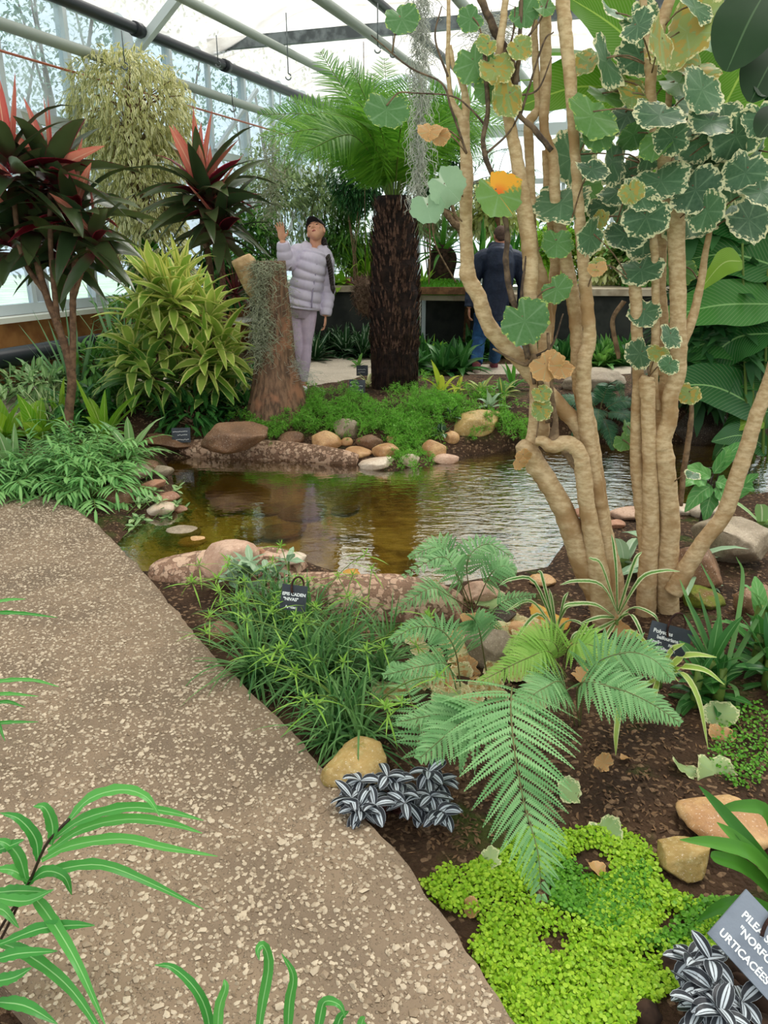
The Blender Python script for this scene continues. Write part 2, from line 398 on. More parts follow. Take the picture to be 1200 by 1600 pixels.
def glassmat(name, tint, frost):
    m = NT(name)
    tr = m.n('ShaderNodeBsdfTransparent'); tr.inputs[0].default_value = lin(tint)
    tl = m.n('ShaderNodeBsdfTranslucent'); tl.inputs[0].default_value = (.85, .92, .95, 1)
    gl = m.n('ShaderNodeBsdfGlossy'); gl.inputs['Roughness'].default_value = .05
    a = m.n('ShaderNodeMixShader'); m.put(a.inputs[0], m.math('MULTIPLY', m.ss(m.noise(1.2, m.wpos(), 4), .3, .7), frost)); m.t.links.new(tr.outputs[0], a.inputs[1]); m.t.links.new(tl.outputs[0], a.inputs[2])
    b = m.n('ShaderNodeMixShader'); b.inputs[0].default_value = .05; m.t.links.new(a.outputs[0], b.inputs[1]); m.t.links.new(gl.outputs[0], b.inputs[2])
    return m.end(b.outputs[0])
M['glass'] = glassmat('greenhouse glass', (208, 224, 232), .42)
M['frosted'] = glassmat('misted glass', (236, 244, 240), .8)
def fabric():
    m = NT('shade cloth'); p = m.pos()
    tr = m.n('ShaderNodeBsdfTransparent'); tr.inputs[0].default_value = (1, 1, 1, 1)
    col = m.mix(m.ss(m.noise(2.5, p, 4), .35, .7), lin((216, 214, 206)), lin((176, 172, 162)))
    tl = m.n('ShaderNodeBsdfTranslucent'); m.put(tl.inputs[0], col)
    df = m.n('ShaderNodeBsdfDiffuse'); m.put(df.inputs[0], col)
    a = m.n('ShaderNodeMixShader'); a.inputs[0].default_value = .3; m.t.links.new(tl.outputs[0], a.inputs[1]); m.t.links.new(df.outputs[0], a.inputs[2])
    b = m.n('ShaderNodeMixShader'); sx = m.n('ShaderNodeSeparateXYZ'); at = m.n('ShaderNodeAttribute', attribute_name='lc'); m.t.links.new(at.outputs['Vector'], sx.inputs[0]); m.put(b.inputs[0], m.math('MULTIPLY_ADD', sx.outputs[0], .35, .55)); m.t.links.new(tr.outputs[0], b.inputs[1]); m.t.links.new(a.outputs[0], b.inputs[2])  # cloth turns more opaque where the painted fold shading is stronger
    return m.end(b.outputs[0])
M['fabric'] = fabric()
M['frame'] = plain('white painted bar', (196, 206, 210), .5)
M['galv'] = plain('galvanised steel', (120, 128, 130), .45, .5, (78, 84, 86), 6, 0, 40, .6)
M['pipe'] = plain('grey painted pipe', (150, 158, 150), .45)
M['darkpipe'] = plain('black pipe', (34, 38, 44), .4)
M['iron'] = plain('rusty iron rod', (74, 46, 38), .75, .2, (44, 28, 24), 60, .5, 120)
M['slate'] = plain('slate', (52, 56, 62), .55, .35, (72, 78, 86), 5, .3, 60)
M['paleslate'] = plain('pale slate', (126, 134, 146), .5, .4, (104, 112, 124), 7, .3, 80)
M['chalk'] = plain('white paint marker', (238, 240, 238), .7)
M['brick'] = plain('stained plaster', (186, 132, 78), .9, .2, (150, 98, 58), 3, .4, 30)
M['sill'] = plain('white sill', (226, 226, 214), .6)
M['benchtop'] = plain('weathered bench slab', (176, 164, 144), .8, .2, (146, 132, 112), 5, .4, 30)
M['darkpanel'] = plain('dark board', (36, 38, 36), .7, .2, (52, 54, 50), 3)
M['wood'] = plain('old wood', (120, 88, 60), .8, .2, (88, 62, 42), 12, .6, 40)
def bark(name, c1, c2, ring, c3=None, zs=.25, scale=30, bs=.6):
    m = NT(name); p = m.wpos()
    mp = m.n('ShaderNodeMapping'); mp.inputs['Scale'].default_value = (1, 1, ring); m.put(mp.inputs['Vector'], p)
    n = m.noise(scale, mp.outputs[0], 5, .6)
    col = m.mix(m.ss(n, .35, .65), lin(c1), lin(c2))
    if c3: col = m.mix(m.ss(m.noise(5, p, 4), .5, .68), col, lin(c3))
    return m.end(m.prin(col, .75, .25, m.bump(n, bs, .01)))
M['polybark'] = bark('pale ringed bark', (178, 148, 108), (206, 180, 142), 2.2, (160, 126, 86), scale=30, bs=.3)
M['twig'] = plain('dark twig', (72, 58, 48), .7, .25, (112, 92, 72), 30, .4, 80)
M['twigpale'] = plain('grey-brown twig', (140, 116, 90), .75, .2, (104, 84, 64), 30, .4, 80)
M['palmbark'] = bark('furrowed palm bark', (84, 64, 50), (138, 106, 82), .16, (160, 112, 84), scale=34, bs=1.0)
M['cutwood'] = plain('cut pale wood', (190, 160, 120), .8, .2, (160, 130, 92), 14, .4, 60)
M['fernbark'] = plain('black fern trunk', (30, 22, 20), .85, .2, (50, 36, 31), 20, .8, 70, dist=.02)
M['fernstub'] = plain('old frond bases', (112, 84, 72), .8, .2, (56, 40, 34), 25, .4, 80)
M['cordstem'] = plain('cordyline stem', (128, 98, 76), .8, .2, (96, 72, 56), 20, .5, 60)
M['moss'] = plain('grey air moss', (206, 208, 196), .9, .1, (176, 180, 166), 20)
M['moss2'] = plain('grey-green beard moss', (186, 190, 162), .9, .1, (146, 152, 124), 20)
M['rootball'] = plain('brown root mass', (122, 100, 84), .9, .1, (84, 66, 54), 30)
M['rooty'] = plain('dark root mass', (44, 34, 28), .9, .1, (66, 50, 40), 20)
# leaves
M['fern_tree'] = leafmat('tree fern green', (76, 138, 38), (130, 184, 62), trans=.45)
M['fern_rachis'] = plain('fern rachis', (96, 120, 50), .5)
M['rachis2'] = plain('olive brown rachis', (104, 104, 62), .5)
M['fern_fg'] = leafmat('blue green fern', (112, 164, 102), (150, 196, 132), trans=.3, rough=.5)
M['fern_yel'] = leafmat('yellow green fern', (142, 190, 84), (168, 206, 104), trans=.3)
M['fern_dark'] = leafmat('dark fern', (44, 92, 62), (76, 124, 84), trans=.2)
M['fern_stalk'] = plain('dark fern stalk', (50, 36, 28), .5)
M['asparagus'] = leafmat('asparagus fern green', (108, 178, 60), (152, 212, 88), trans=.4)
M['tears'] = leafmat('lime mat leaf', (128, 178, 28), (182, 214, 62), trans=.3)
M['tears2'] = leafmat('green mat leaf', (78, 142, 36), (118, 176, 54), trans=.3)
M['strap'] = leafmat('strap fern', (62, 142, 60), (100, 176, 84), mid=((150, 200, 130), .12), trans=.3, rough=.32)
M['pteris'] = leafmat('ribbon fern', (96, 160, 82), (146, 196, 116), mid=((170, 206, 140), .14), trans=.3)
M['sedge'] = leafmat('sedge', (62, 112, 56), (122, 166, 96), trans=.25)
M['sedgetop'] = leafmat('sedge tuft', (128, 178, 64), (160, 200, 90), trans=.35)
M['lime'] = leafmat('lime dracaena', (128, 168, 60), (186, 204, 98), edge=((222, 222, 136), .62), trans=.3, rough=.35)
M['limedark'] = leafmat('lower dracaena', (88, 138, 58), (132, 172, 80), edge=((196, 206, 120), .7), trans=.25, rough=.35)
M['limetop'] = leafmat('yellow dracaena tip', (206, 206, 100), (226, 224, 136), mid=((140, 170, 60), .3), trans=.35, rough=.4)
M['cord'] = leafmat('cordyline dark', (46, 68, 42), (92, 106, 64), edge=((110, 48, 58), .88), base=((104, 40, 50), .3), trans=.22, rough=.3, spec=.45)
M['cordred'] = leafmat('cordyline crimson', (120, 24, 36), (70, 24, 36), edge=((196, 66, 84), .8), trans=.35, rough=.35)
M['cordpink'] = leafmat('cordyline pink', (206, 96, 92), (226, 150, 124), edge=((220, 84, 84), .85), mid=((232, 176, 150), .15), trans=.4)
M['spiky'] = leafmat('dark red spiky', (78, 34, 38), (112, 50, 50), trans=.2)
M['fig'] = leafmat('cream fig leaf', (222, 218, 152), (250, 246, 206), mid=((112, 128, 62), .42), trans=.4)
M['broad'] = leafmat('broad bright leaf', (110, 168, 40), (168, 204, 60), mid=((200, 220, 120), .1), trans=.4, rough=.35, veins=60)
M['mid'] = leafmat('mid green leaf', (72, 128, 52), (118, 168, 74), mid=((150, 190, 110), .1), trans=.3)
M['silverlong'] = leafmat('silvery green leaf', (110, 158, 96), (168, 200, 132), mid=((210, 224, 180), .15), trans=.3)
M['iris'] = leafmat('blue green sword leaf', (112, 156, 112), (150, 186, 134), trans=.25)
M['striped'] = leafmat('striped grass leaf', (138, 178, 96), (180, 204, 130), edge=((230, 232, 190), .5), trans=.3)
M['spider'] = leafmat('spider plant leaf', (92, 148, 70), (128, 172, 90), edge=((226, 232, 186), .42), trans=.3)
M['spiderlime'] = leafmat('lime arching leaf', (158, 190, 84), (188, 208, 112), edge=((216, 224, 160), .6), trans=.3)
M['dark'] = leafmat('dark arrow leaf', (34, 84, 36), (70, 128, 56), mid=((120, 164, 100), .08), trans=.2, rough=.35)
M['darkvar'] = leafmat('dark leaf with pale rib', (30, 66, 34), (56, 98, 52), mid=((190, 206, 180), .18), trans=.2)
M['bench_green'] = leafmat('bright bench plant', (128, 186, 50), (178, 216, 80), trans=.4)
M['pinkfl'] = leafmat('pinkish rosette', (206, 128, 132), (232, 176, 170), trans=.3)
M['brom'] = leafmat('bromeliad', (52, 112, 38), (98, 160, 60), trans=.35, rough=.3)
M['olive'] = leafmat('grey green leaf', (134, 160, 104), (194, 210, 158), trans=.4)
M['yew'] = leafmat('deep green leaf', (40, 88, 46), (74, 124, 70), trans=.25)
M['yelvar'] = leafmat('pale yellow leaf', (206, 214, 130), (236, 238, 186), trans=.4)
M['mixed'] = leafmat('mixed croton leaf', (92, 140, 80), (188, 200, 120), mid=((220, 210, 110), .2), trans=.3)
M['yellow'] = leafmat('yellow green leaf', (172, 196, 44), (206, 214, 80), trans=.4)
M['ginger'] = leafmat('ginger leaf', (42, 104, 46), (78, 142, 62), mid=((150, 196, 120), .05), trans=.3, rough=.32, veins=150)
M['gingeryel'] = leafmat('yellowing ginger leaf', (132, 176, 50), (170, 196, 60), mid=((190, 210, 120), .06), trans=.4, veins=150)
M['banana'] = leafmat('banana leaf', (80, 132, 34), (120, 168, 52), mid=((170, 200, 90), .05), trans=.55, rough=.4, veins=200)
M['rubber'] = leafmat('rubber plant leaf', (24, 48, 24), (34, 62, 32), mid=((70, 96, 62), .04), trans=.15, rough=.5, spec=.12)
M['philo'] = leafmat('philodendron leaf', (84, 148, 80), (118, 178, 98), mid=((150, 196, 130), .08), trans=.3, rough=.35, veins=40)
M['greyleaf'] = leafmat('pale grey green leaf', (140, 174, 138), (176, 200, 164), mid=((200, 216, 190), .1), trans=.25, rough=.4)
M['silver'] = leafmat('silver striped leaf', (40, 44, 50), (58, 60, 66), stripes=((196, 204, 210), 7.0), trans=.1, rough=.4)
M['polys'] = discleaf('cream edged round leaf', (36, 76, 50), (72, 116, 74), (226, 222, 178), .76)
M['polysgreen'] = discleaf('plain round leaf', (92, 140, 56), (58, 110, 52), (170, 190, 100), .88)
M['polysyel'] = discleaf('yellowing round leaf', (116, 142, 66), (150, 158, 78), (214, 206, 150), .82, (172, 150, 70))
M['polysor'] = discleaf('orange flushed round leaf', (110, 152, 66), (110, 152, 66), (150, 170, 80), .95, None, ((240, 170, 50), .62))
M['dead'] = discleaf('dry brown leaf', (182, 124, 70), (204, 150, 92), (216, 172, 116), .8)
M['deadpale'] = discleaf('dry pale leaf', (206, 190, 138), (196, 186, 124), (228, 216, 170), .75, (180, 140, 84))
M['deadgreen'] = discleaf('fallen pale green leaf', (150, 176, 110), (176, 192, 128), (222, 222, 170), .75)
M['deador'] = discleaf('fallen orange leaf', (214, 148, 26), (226, 170, 50), (206, 120, 40), .85)
M['litter'] = leafmat('litter', (66, 48, 35), (128, 98, 70), trans=0, rough=.9)
M['outleaf'] = leafmat('outdoor foliage', (104, 130, 112), (146, 170, 150), trans=.3)
M['outbark'] = plain('outdoor bark', (96, 88, 78), .9)
M['grass'] = plain('outdoor grass', (170, 190, 160), .95, .1, (190, 205, 180), 1)
# stones
M['st_tan'] = stonemat('tan stone', (206, 166, 116), (172, 126, 82), (150, 110, 74), rough=.5)
M['st_brown'] = stonemat('brown stone', (142, 106, 78), (110, 80, 58), (92, 66, 48))
M['st_pink'] = stonemat('pinkish stone', (206, 172, 148), (184, 146, 122), (160, 122, 98))
M['st_pale'] = stonemat('pale stone', (222, 206, 186), (196, 172, 148), (176, 150, 126))
M['st_grey'] = stonemat('grey stone', (168, 152, 130), (138, 122, 100), (112, 98, 80))
M['st_red'] = stonemat('reddish stone', (178, 128, 100), (148, 106, 84), (196, 156, 126))
M['st_moss'] = stonemat('mossy boulder', (184, 152, 92), (150, 124, 70), (200, 180, 130), .25)
M['st_green'] = stonemat('moss covered stone', (120, 92, 58), (96, 72, 44), None, .9, .9)
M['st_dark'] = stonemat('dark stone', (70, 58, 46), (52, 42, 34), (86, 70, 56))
M['st_wet'] = stonemat('submerged stone', (150, 120, 58), (120, 96, 44), (100, 84, 36), .1)
# people
M['skin'] = plain('skin', (214, 160, 130), .5, .35, (204, 146, 118), 12)
M['skinman'] = plain('skin of the man', (188, 132, 106), .5, .35, (176, 120, 96), 12)
M['lips'] = plain('lips', (170, 86, 80), .4)
M['eye'] = plain('eye', (40, 28, 24), .2)
M['hair'] = plain('dark brown hair', (46, 34, 30), .5, .4, (30, 22, 20), 60, .5, 200)
M['stubble'] = plain('cropped hair', (96, 76, 66), .8, .2, (76, 60, 52), 80, .5, 300)
M['cap'] = plain('black cap', (24, 24, 28), .6)
M['lilac'] = plain('lilac puffer', (206, 196, 214), .45, .4, (196, 186, 206), 10, .25, 60)
M['lilac_seam'] = plain('lilac seam', (150, 140, 164), .7)
M['leggings'] = plain('pale pink leggings', (206, 186, 206), .8, .2, (196, 176, 198), 20, .2, 60)
M['navy'] = plain('navy jacket', (34, 44, 66), .6, .3, (26, 34, 54), 8, .5, 14, dist=.03)
M['jeans'] = plain('blue jeans', (44, 84, 128), .8, .2, (34, 64, 104), 10, .5, 24, dist=.02)
M['shoe'] = plain('maroon shoe', (112, 52, 62), .7)
M['sole'] = plain('shoe sole', (176, 156, 146), .8)
M['whiteshoe'] = plain('white shoe', (220, 216, 220), .6)
# ------------------------------------------------------------------ setting
def gridmesh(name, xs, ys, zf, mat):
    X, Y = np.meshgrid(xs, ys); Z = zf(X, Y); nx, ny = len(xs), len(ys)
    v = np.stack([X, Y, Z], -1).reshape(-1, 3)
    i = np.arange(ny-1)[:, None]*nx; j = np.arange(nx-1)[None]
    f = np.stack([i+j, i+j+1, i+nx+j+1, i+nx+j], -1).reshape(-1, 4)
    mb = MB(); mb.add(v, f); return structure(mb.build(name, mat))
gridmesh('ground', np.linspace(-7.5, 8.5, 330), np.linspace(.3, 17.5, 350), Hh, M['soil'])
gridmesh('ground_outside', np.linspace(-40, 40, 9), np.linspace(-12, 60, 9), lambda X, Y: -.5+0*X, M['grass'])
# main path slab
PATH_PX = [(-60, 770), (30, 772), (75, 778), (110, 792), (145, 815), (185, 853), (222, 892), (255, 930), (285, 966), (312, 1000), (345, 1035), (385, 1075), (420, 1108), (462, 1150), (500, 1192), (530, 1228), (556, 1262), (585, 1296), (618, 1330), (650, 1372), (690, 1428), (735, 1494), (775, 1552), (805, 1600), (850, 1690), (900, 1800)]
edge = spline([G(x, y, 0) for x, y in PATH_PX], 220)
edge[:, :2] += (.007*noise(edge, 22, 3))[:, None]
left = [G(x, y, 0) for x, y in [(110, 1800), (62, 1604), (34, 1572), (10, 1545), (-30, 1505), (-200, 1400), (-500, 1300)]]
L0 = np.array([[-4.2, 1.9, 0], [-4.2, edge[0][1]+.15, 0]])
ring = np.vstack([edge, np.array(left), L0])
mb = MB(); n = len(ring)
mb.add(ring, np.arange(n)[None, ::-1])
low = ring.copy(); low[:, 2] = -.16
mid = ring.copy(); mid[:, 2] = -.012
cen = ring.mean(0)
k = np.arange(n); k2 = (k+1) % n
out = mid+0
mb.add(np.vstack([ring, low]), np.stack([k, k2, k2+n, k+n], -1))
path = structure(mb.build('path', M['path'], smooth=False))
bv = path.modifiers.new('worn edge', 'BEVEL'); bv.width = .012; bv.segments = 3; bv.limit_method = 'ANGLE'; bv.angle_limit = 1.0
N = 26000; q = np.stack([R.uniform(-2.6, 1.2, N*3), 1.0+3.7*R.rand(N*3)**1.15], -1); q = q[sdist(q[:, 0], q[:, 1], ring[:, :2]) > .012][:N]
pv, pf = ico(1); n = len(q); s_ = R.uniform(.0028, .0074, (n, 1))*np.where(R.rand(n, 1) < .08, 1.5, 1)
v = pv[None]*(1+.25*R.normal(size=(n, len(pv), 1)))*np.stack([s_[:, 0]*R.uniform(.7, 1.5, n), s_[:, 0], s_[:, 0]*.75], -1)[:, None]; a = R.uniform(0, 2*PI, n)[:, None]
v = np.stack([v[..., 0]*np.cos(a)-v[..., 1]*np.sin(a)+q[:, :1], v[..., 0]*np.sin(a)+v[..., 1]*np.cos(a)+q[:, 1:], v[..., 2]-.0005], -1)
lc = np.zeros(v.shape); lc[..., 0] = .5; lc[..., 2] = R.rand(n)[:, None]**1.3
mb = MB(); mb.add(v.reshape(-1, 3), (np.arange(n)[:, None, None]*len(pv)+pf[None]).reshape(-1, 3), lc.reshape(-1, 3)); structure(mb.build('path_aggregate', M['peb'], smooth=False))
# far path: a ribbon laid over the ground
cl = spline([(-4.5, 6.9, 0), (-2.6, 7.45, 0), (-1.25, 8.2, 0), (-.55, 9.6, 0), (-.25, 11.0, 0), (.3, 12.6, 0)], 60)
cl2 = spline([(-.6, 9.9, 0), (.6, 9.85, 0), (1.6, 9.75, 0), (2.8, 9.5, 0), (4.2, 10.2, 0), (5.2, 12, 0)], 60)
def ribbon(name, c, w, mat, dz):
    t = nrm(np.gradient(c, axis=0)); s = np.stack([-t[:, 1], t[:, 0], 0*t[:, 0]], -1)
    u = np.linspace(-w/2, w/2, 13)
    v = c[:, None]+u[None, :, None]*s[:, None]; v[..., 2] = Hh(v[..., 0], v[..., 1])+dz-.04*sstep(.85, 1, abs(u)/(w/2))[None]
    i = np.arange(len(c)-1)[:, None]*13; j = np.arange(12)[None]
    mb = MB(); mb.add(v.reshape(-1, 3), np.stack([i+j+1, i+j, i+13+j, i+14+j], -1).reshape(-1, 4))
    return structure(mb.build(name, mat))
ribbon('path_far', cl, 1.5, M['backpath'], .03); ribbon('path_branch', cl2, 1.1, M['backpath'], .026)
# water
wp = POND; c0 = wp.mean(0)
mb = MB(); lo, hi = wp.min(0)-.3, wp.max(0)+.3
mb.add([(lo[0], lo[1], WZ), (hi[0], lo[1], WZ), (hi[0], hi[1], WZ), (lo[0], hi[1], WZ)], [[0, 1, 2, 3]])
structure(mb.build('water', M['water']))
# pebbled pond rims
def rim(name, pts, w, h, mat):
    c = spline(pts, 60); mb = MB(); k = np.linspace(0, 1, 60); e = np.sin(PI*np.clip(k*.96+.02, 0, 1))**.25
    c[:, :2] += .02*np.stack([noise(c, 3, 1), noise(c, 3, 2)], -1)
    tube(mb, c, e*w/2*(1+.12*noise(c, 4, 5)), 18)
    v = mb.v[0]; zc = np.concatenate([np.repeat(c[:, 2], 18), [c[0, 2], c[-1, 2]]])
    v[:, 2] = zc+(v[:, 2]-zc)*(h/w*1.4)
    v += .006*noise(v, 40, 3)[:, None]*nrm(v-np.array([0, 0, 1e-6]))
    structure(mb.build(name, mat))
rim('pond_rim_far', [G(x, y, -.10) for x, y in [(222, 703), (300, 706), (380, 708), (470, 712), (560, 721)]], .26, .17, M['rim'])
rim('pond_rim_bank', [G(x, y, -.12) for x, y in [(705, 697), (760, 692), (830, 689), (900, 684)]], .22, .13, M['rim'])
rim('pond_rim_side', [G(x, y, -.12) for x, y in [(238, 905), (300, 905), (360, 900), (420, 898), (470, 905)]], .34, .22, M['rim'])
rim('pond_rim_near', [G(x, y, -.09) for x, y in [(440, 925), (510, 938), (560, 950), (610, 952), (660, 957), (720, 962)]], .30, .24, M['rim'])
# ---------------- greenhouse
BL, BR, A0, A1, EAVE = -6.1, 6.0, -1.5, 14.4, 3.95
def panel(name, p, q, r_, s_, mat):
    mb = MB(); mb.add([p, q, r_, s_], [[0, 1, 2, 3]]); return structure(mb.build(name, mat, smooth=False))
def kit(name, mat, segs):
    mb = MB()
    for s in segs: beam(mb, *s)
    return structure(mb.build(name, mat, smooth=False))
# dwarf wall and sill
mb = MB(); box(mb, AB((A0+A1)/2, BL-.1, .2), (AX, BX, (0, 0, 1)), ((A1-A0)/2, .1, .66)); structure(mb.build('wall_left', M['brick'], smooth=False))
kit('baseboard_left', M['sill'], [(AB(A0, BL+.08, .87), AB(A1, BL+.08, .87), .24, .05), (AB(A0, BL+.2, .5), AB(A1, BL+.2, .5), .3, .04)])
mb = MB(); box(mb, AB(A1+.1, 0, .2), (AX, BX, (0, 0, 1)), (.1, 6.1, .66)); structure(mb.build('wall_back', M['sill'], smooth=False))
mb = MB(); box(mb, AB((A0+A1)/2, BR+.1, .2), (AX, BX, (0, 0, 1)), ((A1-A0)/2, .1, .66)); structure(mb.build('wall_right', M['brick'], smooth=False))
panel('window_1', AB(A0, BL, .88), AB(A1, BL, .88), AB(A1, BL, EAVE), AB(A0, BL, EAVE), M['glass'])
panel('window_2', AB(A1, BL, .88), AB(A1, BR, .88), AB(A1, BR, 6.2), AB(A1, BL, EAVE), M['frosted'])
panel('window_3', AB(A0, BR, .88), AB(A1, BR, .88), AB(A1, BR, 4.4), AB(A0, BR, 4.4), M['frosted'])
seg = []
for k in range(-9, 9):
    a = 6.56+.94*k
    if A0 < a < A1: seg.append((AB(a, BL, .88), AB(a, BL, EAVE), .11 if k % 2 else .06, .06))
for z, w in ((.95, .1), (2.76, .1), (EAVE, .16)): seg.append((AB(A0, BL, z), AB(A1, BL, z), .08, w))
kit('trim_1', M['frame'], seg)
seg = [(AB(A1, b, .88), AB(A1, b, 4.4), .06, .06) for b in np.arange(-6, 6.1, .85)]
seg += [(AB(A1-.05, BL, z), AB(A1-.05, BR, z), .08, w) for z, w in ((.95, .1), (1.75, .08), (2.6, .08), (3.4, .18), (3.75, .08))]
for b in np.arange(-5, 5.1, 1.25): seg.append((AB(A1-.08, b, 3.4), AB(A1-.08, b+.6, 3.75), .05, .05)); seg.append((AB(A1-.08, b+.6, 3.75), AB(A1-.08, b+1.25, 3.4), .05, .05))
kit('trim_2', M['frame'], seg)
kit('trim_3', M['frame'], [(AB(a, BR, .88), AB(a, BR, 4.4), .07, .06) for a in np.arange(0, 14.4, .94)]+[(AB(A0, BR, z), AB(A1, BR, z), .08, .1) for z in (.95, 2.76, 4.4)])
# hanging shade cloth under the roof: pleated sheet
bs = np.concatenate([np.linspace(BL, -4.9, 10), np.linspace(-4.7, BR, 40)]); as_ = np.linspace(A0, A1, 170)
A_, B_ = np.meshgrid(as_, bs)
Z_ = 3.98+.42*sstep(BL, -4.6, B_)+.05*np.sin(A_*2*PI/1.6)**2+.025*np.sin(A_*2*PI/.33+1.5*np.sin(B_*1.3))+.03*np.sin(B_*1.9+A_*.4)
pts = A_[..., None]*AX+B_[..., None]*BX+Z_[..., None]*np.array([0, 0, 1])
i = np.arange(len(bs)-1)[:, None]*170; j = np.arange(169)[None]
fold_shade = np.zeros(pts.shape); fold_shade[..., 0] = (.5+.5*np.sin(A_*2*PI/.33+1.5*np.sin(B_*1.3)+.8))**2*(.55+.45*np.sin(A_*1.7+B_*.6)); fold_shade[..., 0] += .35*R.rand(170)[None]  # shade of the wrinkles painted in as less transparent bands along the pleats
mb = MB(); mb.add(pts.reshape(-1, 3), np.stack([i+j, i+j+1, i+171+j, i+170+j], -1).reshape(-1, 4), fold_shade.reshape(-1, 3)); structure(mb.build('ceiling', M['fabric']))
# roof trusses
seg = []
for a in (10.4, 4.4):
    seg += [(AB(a, BL, 4.1), AB(a, BR, 4.1), .08, .14)]
kit('trim_4', M['galv'], seg)
seg = []
for a in (8.44,):
    seg += [(AB(a, BL+.05, .87), AB(a, BL+.05, EAVE), .16, .16), (AB(a, BL+.05, 3.5), AB(a, BL+1.0, 4.25), .09, .09), (AB(a+1.8, BL+.1, 2.8), AB(a+3.1, BL+.1, 3.75), .05, .05), (AB(a+3.6, BL+.1, 2.6), AB(a+4.6, BL+.1, 3.5), .05, .05)]
kit('trim_5', M['frame'], seg)
def pipe(name, b, z, r, mat, label, a0=A0, a1=A1-.1, joints=()):
    p = np.array([AB(a, b, z) for a in np.linspace(a0, a1, 12)]); mb = MB(); tube(mb, p, r, 12)
    for a in joints: tube(mb, [AB(a-.06, b, z), AB(a+.06, b, z)], r*1.28, 12)
    return tag(mb.build(name, mat, base=p[0]), label, 'pipe')
pipe('heating_pipe', -5.8, 3.42, .055, M['pipe'], 'grey pipe running along the left glass wall above the red cordyline')
pipe('roof_pipe', -4.84, 3.9, .05, M['pipe'], 'grey roof pipe right of the black pipe at upper left')
pipe('roof_pipe', -3.55, 3.9, .055, M['pipe'], 'grey roof pipe passing above the crown of the tree fern')
pipe('roof_pipe', -2.24, 3.9, .055, M['pipe'], 'grey roof pipe behind the bare top branches of the pale shrub')
pipe('water_pipe', -5.75, 3.8, .06, M['darkpipe'], 'black pipe under the white shade cloth at upper left', joints=(6.6, 8.3, 10.2))
pipe('water_pipe', -3.1, 3.95, .05, M['darkpipe'], 'black roof pipe crossing behind the hanging grey moss strand', joints=(8.2, 9.6))
pipe('ground_pipe', -5.6, .58, .09, M['darkpipe'], 'thick black pipe at the foot of the stained left wall', a1=9)
mb = MB(); tube(mb, [AB(a, BL+.12, 3.25) for a in np.linspace(A0, A1, 8)], .012, 6)
tag(mb.build('copper_pipe', plain('copper line', (186, 108, 84), .5), base=AB(A0, BL, 3.25)), 'thin copper coloured line across the left windows', 'pipe')
# a pole lying on the roof wires, hooks and hanging rods
mb = MB(); tube(mb, spline([AB(7.2, -4.3, 4.2), AB(7.0, -3.4, 4.22), AB(6.8, -2.9, 4.25)], 10), np.linspace(.03, .05, 10), 8)
tag(mb.build('wooden_pole', M['wood'], base=AB(7, -3.4, 4.2)), 'brown wooden pole hanging under the shade cloth at the top', 'pole')
def hanger(px, y0, y1, D, label):
    p, q = P(px, y0, D), P(px, y1, D); q[:2] = p[:2]
    mb = MB(); tube(mb, [p, q], .006, 5)
    t = np.linspace(0, 1.5*PI, 10); tube(mb, [q+np.array([.03*math.sin(a), 0, -.03+.03*math.cos(a)]) for a in t], .008, 6)
    tag(mb.build('wire_hanger', M['galv'], base=p), label, 'hook')
hanger(190, 48, 98, 8.6, 'wire hook above the cream variegated fig'); hanger(338, 55, 96, 10.2, 'wire hook on the beam right of the cream variegated fig')
hanger(447, 20, 115, 9.4, 'thin hanging wire left of the tree fern fronds'); hanger(590, 5, 72, 8.6, 'hanging metal clip above the tree fern crown')
hanger(361, 120, 165, 9.5, 'long wire hook in front of the left windows'); hanger(614, 45, 80, 9.5, 'shackle under the steel beam by the tree fern')
# ---------------- trees outside the left glass
def outtree(o, h, w, nl, label):
    b = np.array([o[0], o[1], -.5]); t = thing('outdoor_tree', label, 'tree', b, 'trees outside the glass')
    ms, ml = MB(), MB()
    for k in range(9):
        e = b+np.array([R.normal()*w*.5, R.normal()*w*.5, h*R.uniform(.5, .95)])
        tube(ms, spline([b, b+np.array([0, 0, h*.3]), (b+e)/2+R.normal(size=3)*.2, e], 10), np.linspace(.12, .015, 10), 5)
    c = b+np.array([0, 0, h*.62])+sph(nl)*np.array([w, w, h*.42])*R.uniform(.3, 1, (nl, 1))**.5
    k = noise(c, 1.2, 3) > -.05; c = c[k]
    leaves(ml, c, sph(len(c)), .11, .06, .3, 'oval', 2)
    ms.build('trunk', M['outbark'], t); ml.build('foliage', M['outleaf'], t)
for a, b, h, w in ((4, -9.5, 6.5, 2.0), (7.5, -10.5, 8, 2.4), (11, -10, 7.0, 2.2), (15, -11, 8, 2.6), (19, -9.5, 6.5, 2.4), (23, -9, 7, 2.6)):
    outtree(AB(a, b, 0), h, w, 7000, 'grey-green tree outside the left glass wall')
# ---------------- sky, sun, camera
w = bpy.data.worlds.new('overcast sky'); sc.world = w; w.use_nodes = True; nt = w.node_tree; nt.nodes.clear()
o_ = nt.nodes.new('ShaderNodeOutputWorld'); bg = nt.nodes.new('ShaderNodeBackground'); tc = nt.nodes.new('ShaderNodeTexCoord'); sx = nt.nodes.new('ShaderNodeSeparateXYZ')
rp = nt.nodes.new('ShaderNodeValToRGB'); nt.links.new(tc.outputs['Generated'], sx.inputs[0]); nt.links.new(sx.outputs[2], rp.inputs[0])
rp.color_ramp.elements[0].position = 0; rp.color_ramp.elements[0].color = (.78, .85, .92, 1); rp.color_ramp.elements[1].position = .6; rp.color_ramp.elements[1].color = (.95, .98, 1.0, 1)
nt.links.new(rp.outputs[0], bg.inputs[0]); bg.inputs[1].default_value = 1.12; nt.links.new(bg.outputs[0], o_.inputs[0])
